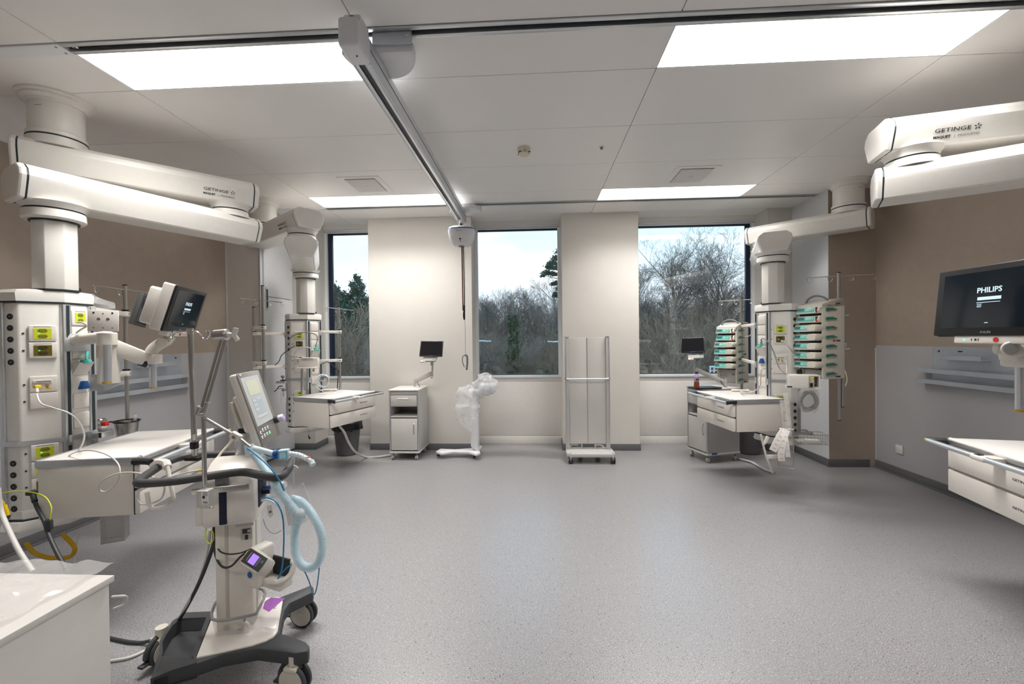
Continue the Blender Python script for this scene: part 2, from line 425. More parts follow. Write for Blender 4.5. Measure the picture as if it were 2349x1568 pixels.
# luminous ceiling panels
labels = [['long luminous ceiling panel nearest the camera on the left, crossed by the hoist rail', 'short-looking far luminous ceiling panel above the left window'],
          ['long luminous ceiling panel nearest the camera at the upper right', 'far luminous ceiling panel above the right window']]
for ci, i in enumerate(LX):
    for li, (a, b) in enumerate(LY):
        lab = labels[ci][li] if li < 2 else ('luminous ceiling panel behind the camera on the %s' % ('left', 'right')[ci])
        t = thing('ceiling_light', lab, 'ceiling light', ((xs[i]+xs[i+1])/2, (a+b)/2, ZC), 'luminous ceiling panels')
        m = MB(); m.box(((xs[i]+xs[i+1])/2, (a+b)/2, ZC+.008), (xs[i+1]-xs[i]-.008, b-a-.008, .012), 'lamp_diffuser', 0); m.build('diffuser', t)
        m = MB()
        for yy in (a+.002, b-.002): m.box(((xs[i]+xs[i+1])/2, yy, ZC+.012), (xs[i+1]-xs[i], .004, .02), 'cool_white', 0)
        for xx in (xs[i]+.002, xs[i+1]-.002): m.box((xx, (a+b)/2, ZC+.012), (.004, b-a, .02), 'cool_white', 0)
        m.build('frame', t)
        ld = bpy.data.lights.new('panel_lamp', 'AREA'); ld.shape = 'RECTANGLE'; ld.size = xs[i+1]-xs[i]-.02; ld.size_y = b-a-.02; ld.energy = PANEL_W*(1.08, .74, .28)[li]; ld.spread = R(124); ld.color = (1, .975, .94)
        lo = bpy.data.objects.new('lamp', ld); COL.objects.link(lo); lo.parent = t; lo.location = (0, 0, -.002)
# recessed hoist tracks
for yy, lab in ((2.23, 'aluminium hoist track recessed across the near ceiling'), (5.145, 'aluminium hoist track recessed across the ceiling near the windows')):
    t = thing('ceiling_track', lab, 'hoist track', (.6, yy, ZC), 'recessed hoist tracks')
    x0, x1 = -2.50, XR-.02
    m = MB(); m.box(((x0+x1)/2, yy-.031, ZC+.005), (x1-x0, .026, .024), 'alu', .002); m.box(((x0+x1)/2, yy+.031, ZC+.005), (x1-x0, .026, .024), 'alu', .002)
    m.box(((x0+x1)/2, yy, ZC+.022), (x1-x0, .08, .004), 'dark_grey', 0); m.box(((x0+x1)/2, yy-.006, ZC+.014), (x1-x0, .016, .006), 'black', 0)
    m.build('track_profile', t)
    m = MB(); m.box(((XL+x0)/2, yy, ZC+.004), (x0-XL, .088, .024), 'cool_white', .002)
    m.cyl((x0-.03, yy-.025, ZC-.01), (x0-.03, yy-.025, ZC-.007), .006, 'mid_grey', 10); m.cyl((x0-.03, yy+.025, ZC-.01), (x0-.03, yy+.025, ZC-.007), .006, 'mid_grey', 10)
    m.build('cover_plate', t)
    m = MB(); m.box((x0+.05, yy, ZC+.008), (.03, .02, .012), 'alu', .002); m.cyl((x0+.05, yy, ZC-.001), (x0+.05, yy, ZC+.002), .004, 'black', 8); m.build('end_stop', t)
# travelling hoist beam, carriers, lift unit
BX = -.84; zb0, zb1 = 2.80, 2.925; yb0, yb1 = 2.02, 5.10
t = thing('hoist_beam', 'white and silver travelling hoist beam running from the near ceiling towards the windows', 'hoist rail', (BX, 2.02, zb0))
m = MB(); w = .088
M_ = Matrix.Identity(4)
m.box((BX-w/2+.006, (yb0+yb1)/2+.05, (zb0+zb1)/2), (.012, yb1-yb0-.1, zb1-zb0), 'cool_white', .003)
m.box((BX+w/2-.006, (yb0+yb1)/2+.05, (zb0+zb1)/2), (.012, yb1-yb0-.1, zb1-zb0), 'alu_bright', .003)
m.box((BX, (yb0+yb1)/2+.05, zb1-.01), (w-.02, yb1-yb0-.1, .02), 'alu_bright', .002)
for s_ in (-1, 1): m.box((BX+s_*.027, (yb0+yb1)/2+.05, zb0+.004), (.024, yb1-yb0-.1, .008), 'alu_bright', .002)
m.box((BX, (yb0+yb1)/2+.05, zb0+.03), (.034, yb1-yb0-.1, .04), 'dark_grey', 0)
m.box((BX+w/2+.001, (yb0+yb1)/2+.05, zb0+.07), (.003, yb1-yb0-.1, .003), 'mid_grey', 0)
m.build('beam_profile', t)
m = MB(); m.box((BX, yb0+.02, (zb0+zb1)/2-.002), (w+.008, .16, zb1-zb0+.01), 'cool_white', .016, seg=3)
m.box((BX, yb0+.045, zb1+.022), (w-.006, .11, .045), 'cool_white', .008)
m.cyl((BX, yb0-.012, zb1+.02), (BX, yb0-.008, zb1+.02), .018, 'mid_grey', 16)
m.cyl((BX+.01, yb0+.02, zb0-.009), (BX+.01, yb0+.02, zb0-.006), .005, 'black', 10)
m.build('end_cap', t)
for yy, sg in ((2.23, 1), (5.145, -1)):
    m = MB(); pts = [(-.19, 0)]+[(-.19*math.cos(q), sg*.235*math.sin(q)) for q in [math.pi*k/20 for k in range(1, 20)]]+[(.19, 0)]
    m.prism(pts, zb1+.004, zb1+.05, 'cool_white', Matrix.Translation((BX+.04, yy, 0)), bev=.008)
    m.box((BX+.12, yy+.0, ZC-.03), (.20, .03, .075), 'zinc', .002)
    m.cyl((BX+.2, yy-.017, ZC-.03), (BX+.2, yy-.013, ZC-.03), .006, 'chrome', 8)
    m.build('carrier', t)
t = thing('hoist_motor', 'white rounded lifting motor with a blue band hanging under the hoist beam', 'hoist', V(1059, 565, 4.85))
c0 = V(1059, 541, 4.85); Mh = Matrix.Translation(c0)
m = MB(Mh); rings = []
for z, a, b in ((-.117, .055, .05), (-.112, .085, .07), (-.085, .112, .09), (-.03, .135, .105), (.03, .146, .115), (.062, .148, .117), (.085, .135, .108), (.098, .10, .08), (.103, .05, .04)):
    rings.append([(a*math.copysign(abs(math.cos(q))**.62, math.cos(q)), b*math.copysign(abs(math.sin(q))**.62, math.sin(q)), z) for q in [2*math.pi*k/36 for k in range(36)]])
m.loft(rings, 'cool_white'); m.build('housing', t, sm=50)
m = MB(Mh); rg = []
for z, e_ in ((.060, .0015), (.072, .0015)):
    rg.append([((.1485+e_-(z-.06)*.45)*math.copysign(abs(math.cos(q))**.62, math.cos(q)), (.1175+e_-(z-.06)*.3)*math.copysign(abs(math.sin(q))**.62, math.sin(q)), z) for q in [2*math.pi*k/36 for k in range(36)]])
m.loft(rg, 'band_blue' if 'band_blue' in MATS else 'blue', cap=False); m.build('band', t)
m = MB(Mh); m.cyl((0, -.02, -.125), (0, -.02, -.105), .034, 'mid_grey', 20); m.build('strap_outlet', t)
m = MB(Mh); m.box((0, -.107, -.055), (.02, .006, .016), 'print_dark', .002); m.box((0, -.103, -.078), (.01, .006, .012), 'red', .002); m.build('button', t)
m = MB(Mh); m.text('Maxi Sky', .017, 'print_grey', frame((-.01, -.1165, .035), (1, 0, 0), (0, -1, .0))); m.build('marking', t)
m = MB(Mh); m.box((0, 0, .135), (.05, .06, .09), 'cool_white', .01); m.cyl((0, -.04, .12), (0, .04, .12), .014, 'dark_grey', 12); m.build('trolley', t)
# straps and hand control cable
m = MB(); a = V(1060, 562, 4.83); b = V(1062, 712, 4.83); m.tube([a, (a+b)/2, b], .006, 'cable_dark', 6); b2 = V(1065, 733, 4.83)
m.tube(smooth([V(1063, 562, 4.83), V(1065, 690, 4.83), V(1063, 722, 4.83), V(1065, 733, 4.83)]), .006, 'black', 6)
m.tube([V(1065, 700, 4.83), V(1065, 733, 4.83)], lambda q: .009+.003*math.sin(3*q), 'black', 8)
tag(m.build('lifting_strap'), 'black lifting strap hanging below the hoist motor', 'strap')
m = MB(); m.tube([V(1058.5, 562, 4.82), V(1061, 700, 4.82)], .0022, 'red', 5)
tag(m.build('release_cord'), 'thin red emergency cord hanging from the hoist motor', 'cord')
m = MB(); pts = []
for k in range(220):
    tt = k/219; p = V(1066.5, 575+170*tt, 4.84); pts.append(p+Vector((math.cos(k*1.3), math.sin(k*1.3), 0))*.0035)
m.tube(pts, .0016, 'mid_grey', 4); m.tube([V(1067, 745, 4.84), V(1068, 815, 4.84)], .0025, 'cable_grey', 5)
tag(m.build('control_cable'), 'coiled grey cable hanging from the hoist motor to its hand control', 'cable')
t = thing('hand_control', 'grey hand control with a curved hook hanging in front of the white pier', 'remote control', V(1068, 849, 4.84))
m = MB(); m.tube(smooth([V(1066, 814, 4.84), V(1071, 816, 4.84), V(1072, 830, 4.84), V(1070.5, 846, 4.84)]), .011, 'mid_grey', 10); m.ball(V(1070.5, 846, 4.84), .011, 'black'); m.build('grip', t)
m = MB(); m.tube(smooth([V(1068, 814, 4.84), V(1062, 817, 4.84), V(1060.5, 826, 4.84), V(1063, 836, 4.84), V(1065.5, 842, 4.84)]), .005, 'mid_grey', 8); m.build('hook', t)
# ceiling devices
t = thing('smoke_detector', 'cream smoke detector on the ceiling near the middle', 'smoke detector', (-.08*1.0327, 3.72, ZC-.06))
p = F(1202, 340, ZC); m = MB(Matrix.Translation((p.x, p.y, ZC)))
m.lathe([(.052, 0), (.054, -.012), (.050, -.03)], 'detector'); m.build('base', t)
m = MB(Matrix.Translation((p.x, p.y, ZC))); m.lathe([(.047, -.03), (.046, -.05), (.036, -.06), (.01, -.063)], 'detector')
for k in range(8): m.box((.0455*math.cos(k*math.pi/4+.2), .0455*math.sin(k*math.pi/4+.2), -.04), (.006, .03, .006), 'black', 0, Matrix.Identity(4)) if k % 2 == 0 else m.box((.0455*math.cos(k*math.pi/4+.2), .0455*math.sin(k*math.pi/4+.2), -.04), (.03, .006, .006), 'black', 0)
m.build('sensor_head', t)
p = F(1380, 337, ZC); m = MB(Matrix.Translation((p.x, p.y, ZC))); m.cyl((0, 0, 0), (0, 0, -.006), .018, 'alu', 16); m.cyl((0, 0, -.006), (0, 0, -.018), .011, 'mid_grey', 12)
tag(m.build('sprinkler_head'), 'tiny grey sprinkler head on the ceiling right of the smoke detector', 'sprinkler')
for cx_, lab in ((-1.706, 'square perforated grey ceiling vent on the left'), (1.545, 'square perforated grey ceiling vent on the right')):
    t = thing('ceiling_vent', lab, 'vent', (cx_, 4.39, ZC), 'ceiling vents')
    m = MB()
    m.box((cx_, 4.39, ZC-.003), (.42, .46, .008), 'ceiling_panel', .002); m.build('frame', t)
    m = MB(); m.box((cx_, 4.39, ZC-.009), (.305, .365, .004), 'mid_grey', .001)
    for k in range(24): m.box((cx_-.145+k*.0126, 4.39, ZC-.012), (.006, .355, .003), 'ceiling_panel', 0)
    for k in range(28): m.box((cx_, 4.39-.172+k*.01275, ZC-.0125), (.30, .005, .003), 'ceiling_panel', 0)
    m.build('grille', t)
    m = MB(); m.cyl((cx_, 4.39, ZC-.018), (cx_, 4.39, ZC-.011), .01, 'cool_white', 12); m.build('knob', t)
# ================================================================ CEILING SUPPLY PENDANTS
def star(m, c, s, col='print_dark'):
    for k in range(5):
        a = math.pi/2+k*2*math.pi/5; d = Vector((math.cos(a), math.sin(a), 0)); n = Vector((-d.y, d.x, 0))
        p = [d*s*.22, d*s*.55+n*s*.20, d*s*1.0+n*s*.12, d*s*1.0-n*s*.14, d*s*.5-n*s*.10]
        p = [Vector(c)+q for q in p]; m.add(p+[q+Vector((0, 0, .0006)) for q in p], [(0, 1, 2, 3, 4), (9, 8, 7, 6, 5)]+[(i, (i+1) % 5, 5+(i+1) % 5, 5+i) for i in range(5)], col)
def maker_logo(parent, M, size, second=True, col='print_dark'):
    m = MB(M)
    m.text('GETINGE', size, col, Matrix.Identity(4), sx=1.35, align='LEFT')
    star(m, (size*6.5, size*.05, .0), size*.55, col)
    if second:
        m.text('MAQUET', size*.62, col, Matrix.Translation((0, -size*1.15, 0)), sx=1.05, align='LEFT', bold=.0006)
        m.text('|  MODUEVO', size*.62, 'print_grey', Matrix.Translation((size*3.2, -size*1.15, 0)), sx=1.05, align='LEFT')
    return m.build('logo', parent)
ARM = [(-.098, .098), (.098, .098), (.140, .066), (.150, .028), (.146, .006), (.108, -.086), (.098, -.094), (-.098, -.094), (-.108, -.086), (-.146, .006), (-.150, .028), (-.140, .066)]
def arm(root, name, p0, p1, z, ext0=.17, ext1=.17, rise0=0, cap=(1, 1)):
    a = Vector((p0[0], p0[1], z)); b = Vector((p1[0], p1[1], z)); d = (b-a).normalized()
    s = d.cross(Vector((0, 0, 1)))
    a = a-d*ext0; b = b+d*ext1
    def ring(p, k=1.0, dz=0): return [tuple(p+s*(x*k)+Vector((0, 0, y*k))) for x, y in ARM]
    m = MB(); m.loft([ring(a), ring(b)], 'pendant_white'); o = m.build(name, root, sm=20)
    for e_, dd, on in ((a, -d, cap[0]), (b, d, cap[1])):
        m = MB(); m.loft([ring(e_, .985), ring(e_+dd*.010, .985)], 'line_dark'); m.build('seal', o, sm=20)
        m = MB(); m.loft([ring(e_+dd*.009, 1.0), ring(e_+dd*.028, 1.0), ring(e_+dd*.036, .97), ring(e_+dd*.040, .92)], 'pendant_white')
        m.loft([ring(e_+dd*.040, .86), ring(e_+dd*.0405, .84)], 'laminate'); m.build('end_cap', o, sm=20)
    return o
def hexpoly(mirror, grow=0):
    L = [(0, .180), (45, .165), (135, .088), (180, .180), (225, .165), (315, .088)]
    p = Vector((0, 0)); pts = [p.copy()]
    for h, l in L: p = p+Vector((math.cos(R(h)), math.sin(R(h))))*l; pts.append(p.copy())
    pts = pts[:6]; c = sum(pts, Vector((0, 0)))/6
    out = []
    for q in pts:
        q = q-c; q = q*(1+grow/.2)
        out.append((-q.x if mirror else q.x, q.y))
    return out
def outlet_plate(root, M, kind, second=True):
    """M: plate centre, x right, y up, z out of the wall"""
    w, h = .112, .092
    m = MB(M); m.box((0, 0, .006), (w, h, .012), 'white_gloss', .006, seg=3)
    if kind in ('lime', 'olive'):
        c, d = ('lime', 'lime_dark') if kind == 'lime' else ('olive', 'olive_dark')
        m.box((0, -.001, .0125), (.072, .060, .002), c, 0)
        for yy in (.015, -.017):
            m.prism([(-.022, yy), (-.013, yy+.011), (.013, yy+.011), (.022, yy), (.013, yy-.011), (-.013, yy-.011)], .0134, .0140, d)
            for xx, y2 in ((-.011, 0), (0, -.004), (.011, 0)): m.cyl((xx, yy+y2, .014), (xx, yy+y2, .0145), .0022, 'black', 8)
        m.box((-.014, -.001, .0140), (.007, .003, .0012), 'green_led', 0)
        m.box((0, .038, .0123), (.07, .003, .0008), 'print_grey', 0)
    elif kind == 'data':
        m.box((-.004, .016, .014), (.074, .018, .010), 'white_gloss', .002); m.box((0, .016, .0195), (.056, .006, .001), 'print_grey', 0)
        m.box((-.016, -.008, .0125), (.012, .012, .003), 'black', 0); m.box((.012, -.010, .0125), (.014, .014, .003), 'brass', 0)
        m.box((-.018, -.024, .0123), (.026, .005, .001), 'yellow', 0); m.box((.02, -.028, .0123), (.022, .006, .001), 'yellow', 0); m.box((.015, -.020, .0123), (.008, .006, .001), 'red', 0)
    else:
        m.cyl((0, 0, .012), (0, 0, .014), .006, 'white_plastic', 12)
    m.build('socket_outlet', root)
def pendant(lab, col, joint, head, ang, mirror, z_up=2.62, z_lo=2.35, head_vis=True, logo_pos=None):
    root = thing('ceiling_pendant', lab, 'ceiling pendant', (col[0], col[1], ZC), 'ceiling supply pendants')
    m = MB(Matrix.Translation((col[0], col[1], 0)))
    m.lathe([(.190, ZC), (.190, ZC-.012), (.175, ZC-.02), (.175, ZC-.032), (.16, ZC-.04), (.152, ZC-.045), (.147, ZC-.06)], 'pendant_white', 44)
    m.build('ceiling_flange', root)
    m = MB(Matrix.Translation((col[0], col[1], 0)))
    m.lathe([(.135, ZC-.03), (.135, z_up+.175), (.146, z_up+.168), (.146, z_up+.142)], 'pendant_white', 44)
    m.box((.03, -.1352, ZC-.10), (.05, .001, .003), 'mid_grey', 0); m.build('ceiling_column', root)
    def joint_ring(x, y, z, r):
        m = MB(Matrix.Translation((x, y, 0)))
        m.lathe([(r+.007, z+.012), (r+.007, z+.002)], 'line_dark', 44); m.build('seal', root)
        m = MB(Matrix.Translation((x, y, 0)))
        m.lathe([(r+.006, z+.003), (r+.006, z-.004), (r+.004, z-.03), (r+.012, z-.05)], 'pendant_white', 44); m.build('bearing', root)
    joint_ring(col[0], col[1], z_up+.132, .140)
    ua = arm(root, 'upper_arm', col, joint, z_up, .16, .14)
    Mh = rotz((head[0], head[1], 0), ang); Mt = rotz(Mh @ Vector((-.03 if mirror else .03, 0, 0)), ang); tb = Mt.translation
    la = arm(root, 'lower_arm', joint, (tb.x, tb.y), z_lo, .14, .14)
    m = MB(Matrix.Translation((joint[0], joint[1], 0))); m.lathe([(.15, z_up-.085), (.132, z_up-.105), (.125, z_up-.125), (.125, z_up-.13)], 'pendant_white', 40)
    m.build('bearing', root)
    m = MB(Matrix.Translation((joint[0], joint[1], 0))); m.lathe([(.121, z_up-.128), (.121, z_up-.142)], 'line_dark', 40); m.build('seal', root)
    m = MB(Matrix.Translation((joint[0], joint[1], 0))); m.lathe([(.128, z_up-.141), (.13, z_up-.165), (.15, z_up-.19)], 'pendant_white', 40); m.build('bearing', root)
    # column tube
    m = MB(Mt); m.lathe([(.16, z_lo-.085), (.142, z_lo-.108), (.137, z_lo-.118)], 'pendant_white', 40); m.build('bearing', root)
    m = MB(Mt); m.lathe([(.133, z_lo-.117), (.133, z_lo-.129)], 'line_dark', 40); m.build('seal', root)
    m = MB(Mt); m.lathe([(.138, z_lo-.128), (.140, z_lo-.134), (.140, z_lo-.172), (.130, z_lo-.182)], 'pendant_white', 40); m.build('bearing', root)
    m = MB(Mt); m.lathe([(.110, z_lo-.181), (.110, z_lo-.190)], 'line_dark', 40); m.build('seal', root)
    rr = .104; oc = []
    for k in range(8):
        a = R(22.5+45*k); oc.append((rr*math.cos(a), rr*math.sin(a)))
    m = MB(Mt); m.prism(oc, 1.76, z_lo-.188, 'pendant_white', bev=.004); m.build('column_tube', root, sm=20)
    m = MB(Mt); m.prism([(x*1.04, y*1.04) for x, y in oc], 1.755, 1.764, 'line_dark'); m.build('seal', root)
    # head
    def hx(g): return hexpoly(mirror, g)
    m = MB(Mh); z0, z1 = .50, 1.68
    m.prism(hx(0), z0, z1, 'pendant_white', bev=.008)
    hd = m.build('service_head', root, sm=25)
    m = MB(Mh); A, B, C, D = hx(.012), hx(.016), hx(.004), hx(-.06)
    m.loft([[(x, y, 1.688) for x, y in A], [(x, y, 1.735) for x, y in B], [(x, y, 1.752) for x, y in C], [(x, y, 1.76) for x, y in D]], 'pendant_white'); m.build('top_cover', root, sm=30)
    m = MB(Mh); m.cyl(((-.12 if mirror else .12), .04, 1.755), ((-.12 if mirror else .12), .04, 1.785), .016, 'black', 16, bev=.003); m.build('top_knob', root)
    m = MB(Mh); m.prism(hx(.010), 1.678, 1.689, 'line_dark'); m.build('seal', root)
    m = MB(Mh); m.loft([[(x, y, .505) for x, y in hx(.002)], [(x, y, .465) for x, y in hx(.0)], [(x, y, .452) for x, y in hx(-.012)]], 'pendant_white')
    m.loft([[(x, y, .455) for x, y in hx(-.0)], [(x, y, .444) for x, y in hx(-.0)]], 'line_dark')
    m.build('bottom_ring', root)
    m = MB(Mh); m.loft([[(x, y, .445) for x, y in hx(.02)], [(x, y, .40) for x, y in hx(.035)], [(x, y, .385) for x, y in hx(.02)], [(x, y, .380) for x, y in hx(-.03)]], 'pendant_white'); m.build('bottom_cover', root, sm=40)
    P = [Vector((x, y)) for x, y in hx(0)]
    # faces: 0 front (P0-P1), 1 side (P1-P2), 2 gas, 3 rear, 4 side, 5 gas (P5-P0)
    def face(i):
        a, b = P[i], P[(i+1) % 6]
        if mirror: a, b = b, a
        d = (b-a).normalized(); n = Vector((d.y, -d.x))
        return a, b, d, n
    def onface(i, t, z, off=0.0):
        a, b, d, n = face(i); p = a+(b-a)*t+n*off
        M = Matrix(((d.x, 0, n.x, p.x), (d.y, 0, n.y, p.y), (0, 1, 0, z), (0, 0, 0, 1))); return Mh @ M
    # extruded posts with dark grooves at the two edges of each side face
    for i in (1, 4):
        for t, s_ in ((0, 1), (1, -1)):
            m = MB(onface(i, t, 0)); zc, hh = (z0+z1)/2, z1-z0-.01
            m.box((s_*.008, zc, .0), (.044, hh, .024), 'alu', .003); m.box((s_*.010, zc, .0105), (.018, hh-.01, .006), 'line_dark', 0)
            m.build('mounting_post', root)
    fr = 0
    if head_vis:
        for z, kd in ((1.505, 'lime'), (1.408, 'olive'), (1.215, 'data'), (1.12, 'blank'), (.825, 'lime'), (.728, 'lime'), (.635, 'olive')):
            outlet_plate(hd, onface(fr, .52, z, .001), kd)
            m = MB(onface(fr, .10, z, .0008)); m.cyl((0, 0, 0), (0, 0, .0015), .0055, 'line_dark', 8); m.build('indicator', hd)
        # side face plates
        for z, kd in ((1.60, 'lime' if lab_near(lab) else 'blank'), (1.50, 'blank'), (1.40, 'blank'), (1.10, 'blank'), (.98, 'blank')):
            outlet_plate(hd, onface(1, .5, z, .001) @ Matrix.Scale(.86, 4, (1, 0, 0)), kd)
        m = MB(onface(1, .5, 1.30, 0)); m.prism([(-.05, -.045), (.05, -.045), (.05, .045), (-.05, .045)], 0, .006, 'white_gloss', bev=.002)
        m.add([(-.045, -.04, .006), (.045, -.04, .006), (.045, .03, .05), (-.045, .03, .05), (-.045, .035, .006), (.045, .035, .006)], [(0, 1, 2, 3), (3, 2, 5, 4), (0, 3, 4), (1, 5, 2)], 'white_gloss'); m.build('gas_outlet', hd)
        m = MB(onface(1, .5, 1.365, .03)); m.box((0, -.03, .012), (.05, .022, .03), 'teal', .004); m.cyl((.005, -.02, .01), (.022, .03, -.0), .008, 'teal', 10); m.build('gas_plug', hd)
        m = MB(onface(1, .55, 1.19, .004)); m.prism([(-.028, -.022), (.028, -.022), (.012, .026), (-.010, .026)], 0, .030, 'blue', bev=.003)
        m.build('gas_plug', hd)
        m = MB(onface(1, .42, 1.19, .0)); m.box((0, 0, .004), (.11, .1, .008), 'white_gloss', .003); m.build('gas_outlet', hd)
        for z in (1.60, 1.536, 1.472, 1.408, 1.344, .775, .71, .645, .58, .52):
            m = MB(onface(5, .5, z, .0)); m.lathe([(.0165, 0), (.0165, .004), (.013, .006), (.009, .004), (.004, .003)], 'rubber', 18); m.cyl((0, 0, .002), (0, 0, .0055), .0035, 'cable_grey', 8)
            m.build('potential_socket', hd)
        # accessory rail around the head
        rail = hx(.022); zr = .885 if lab_near(lab) else 1.0
        m = MB(Mh); ring = [[(x*k, y*k, zr+dz) for x, y in rail] for k, dz in ((1.0, -.0125), (1.0, .0125), (.955, .0125), (.955, -.0125))]
        m.loft(ring+[ring[0]], 'alu', cap=False); m.build('accessory_rail', root)
        for i in (1, 4):
            for t in (.04, .96):
                m = MB(onface(i, t, zr-.0)); m.box((0, -.01, .012), (.02, .06, .02), 'alu', .002); m.build('rail_bracket', root)
    if logo_pos: maker_logo(ua, *logo_pos)
    return root, Mh, onface
def lab_near(lab): return 'nearest' in lab
def side_logo_matrix(p0, p1, z, dist, size, away=False):
    a = Vector((p0[0], p0[1], z)); b = Vector((p1[0], p1[1], z)); d = (b-a).normalized()
    return a, b, d
def arm_logo(colj, joint, z, tpos, size):
    """logo on the side facet facing the camera"""
    a = Vector((colj[0], colj[1], z)); b = Vector((joint[0], joint[1], z)); d = (b-a).normalized()
    s = d.cross(Vector((0, 0, 1)))
    p = a+(b-a)*tpos
    tocam = Vector((0, 0, CAMZ))-p
    if s.dot(tocam) < 0: s = -s
    x = s.cross(Vector((0, 0, 1)))*-1
    # x must run to the right when seen from the outside
    n = (s*.092+Vector((0, 0, -.038))).normalized()
    up = Vector((0, 0, 1)); xx = up.cross(n).normalized(); up = n.cross(xx)
    o = p+s*.127+Vector((0, 0, -.040))+n*.0015+up*.018
    M = Matrix((xx, up, n)).transposed().to_4x4(); M.translation = o
    return (M, size)
PA = dict(col=(-3.10, 2.70), joint=(-2.43, 3.38), head=(-2.875, 2.44))
PBd = dict(col=(-3.07, 4.82), joint=(-2.30, 4.22), head=(-2.71, 4.98))
PC = dict(col=(3.27, 4.74), joint=(2.70, 5.28), head=(2.40, 4.48))
PD = dict(col=(3.32, 2.50), joint=(2.27, 2.76), head=(3.16, 2.22))
rootA, MA, onA = pendant('ceiling supply pendant nearest the camera on the left, with two white arms', PA['col'], PA['joint'], PA['head'], 47, False, logo_pos=arm_logo(PA['col'], PA['joint'], 2.62, .80, .029))
rootB, MBh, onB = pendant('ceiling supply pendant standing beside the left window', PBd['col'], PBd['joint'], PBd['head'], 15, False, logo_pos=arm_logo(PBd['col'], PBd['joint'], 2.62, .76, .028))
rootC, MC, onC = pendant('ceiling supply pendant in front of the right window, between two infusion pump racks', PC['col'], PC['joint'], PC['head'], -28, True, logo_pos=arm_logo(PC['col'], PC['joint'], 2.62, .98, .026))
rootD, MD, onD = pendant('ceiling supply pendant at the right edge whose two arms leave the picture', PD['col'], PD['joint'], PD['head'], -40, True, head_vis=False, logo_pos=arm_logo(PD['col'], PD['joint'], 2.62, .96, .030))

# ================================================================ DRAWER SHELVES ON THE PENDANTS
def drawer_shelf(lab, nr, heading, wid, dep, flip=False, z=.85):
    """nr: near front corner (x,y) of the cabinet; heading: direction of the front edge; the cabinet lies on its left (or right if flip)"""
    u = Vector((math.cos(R(heading)), math.sin(R(heading)), 0)); s = Vector((-u.y, u.x, 0)) if not flip else Vector((u.y, -u.x, 0))
    o = Vector((nr[0], nr[1], 0)); f = -s     # f points out of the front
    def Q(a, b, zz): return o+u*a+s*b+Vector((0, 0, zz))
    root = thing('drawer_shelf', lab, 'drawer unit', Matrix.Translation(Q(wid/2, dep/2, z-.31)), 'drawer shelves on the pendants')
    M = Matrix((u, s, Vector((0, 0, 1)))).transposed().to_4x4(); M.translation = o
    if flip: pass
    m = MB(M); m.box((wid/2, dep/2, z-.008), (wid, dep, .012), 'laminate', .002)
    m.box((wid/2, .002, z-.016), (wid, .02, .03), 'alu', .004); m.box((wid/2, dep-.002, z-.014), (wid, .014, .032), 'alu', .004)
    m.box((.004, dep/2, z-.02), (.014, dep, .036), 'alu', .003); m.box((wid-.004, dep/2, z-.02), (.014, dep, .036), 'alu', .003)
    m.tube([Q(0.02, -.004, z-.004)-o+o if 0 else (0.02, -.002, z-.006), (wid-.02, -.002, z-.006)], .010, 'white_gloss', 10)
    m.build('worktop', root)
    hb = z-.036; bz = z-.306
    m = MB(M); m.box((wid/2, dep/2+.012, (hb+bz)/2), (wid-.02, dep-.03, hb-bz), 'cab_edge' if 0 else 'white_plastic', .002)
    m.box((wid/2, .024, (hb+bz)/2), (wid-.014, .003, hb-bz), 'line_dark', 0); m.build('body', root)
    dh = (hb-bz)/2
    for k in range(2):
        zc = hb-dh*(k+.5)
        m = MB(M); m.box((wid/2, .008, zc-.002), (wid-.012, .026, dh-.014), 'white_gloss', .003)
        m.box((wid/2, .020, zc+dh/2-.008), (wid-.05, .016, .012), 'rack_grey', 0)
        d = m.build('drawer', root)
        t_ = (wid-.24) if not flip else (.24)
        n = f; xx = Vector((0, 0, 1)).cross(n)
        Ml = Matrix((xx, Vector((0, 0, 1)), n)).transposed().to_4x4()
        start = Q(.62*wid if not flip else .40*wid, -.0056, zc+.0)
        Ml.translation = start
        maker_logo(d, Ml, .017, second=False)
    # push handle
    hy = -.085
    m = MB(M); m.cyl((-.03, hy, z-.026), (wid*.44, hy, z-.026), .014, 'alu_bright', 16); m.cyl((wid*.56, hy, z-.026), (wid+.03, hy, z-.026), .014, 'alu_bright', 16)
    m.build('handle_bar', root)
    for a, sg in ((0, -1), (wid, 1)):
        m = MB(M); pts = [(a, .02, z-.024), (a+sg*.006, -.03, z-.024), (a+sg*.02, hy+.012, z-.025), (a+sg*.034, hy, z-.026)]
        m.tube(smooth(pts, 5), .017, 'rubber', 10); m.cyl((a+sg*.022, hy, z-.026), (a+sg*.028, hy, z-.026), .0155, 'brass', 14)
        m.build('handle_end', root)
    m = MB(M); m.box((wid*.5, hy, z-.026), (wid*.13, .036, .032), 'white_gloss', .012, seg=3); m.box((wid*.5, hy-.004, z-.0095), (wid*.055, .02, .003), 'black', .001)
    m.box((wid*.5, hy/2, z-.028), (.07, -hy, .02), 'white_gloss', .004); m.build('brake_grip', root)
    return root, M
shA, MsA = drawer_shelf('large drawer shelf nearest the camera on the left, its top seen behind the ventilator', (-2.085, 2.17), 101, .74, .47)
shB, MsB = drawer_shelf('white two-drawer shelf on the pendant beside the left window', (-2.09, 4.33), 72, .70, .50)
shC, MsC = drawer_shelf('white two-drawer shelf in front of the right window, partly hiding a bedside cabinet', (1.845, 4.17), 97, .70, .49, flip=True)
shD, MsD = drawer_shelf('white two-drawer shelf cut off by the right edge of the picture', (2.23, 1.93), 79, .72, .49, flip=True)
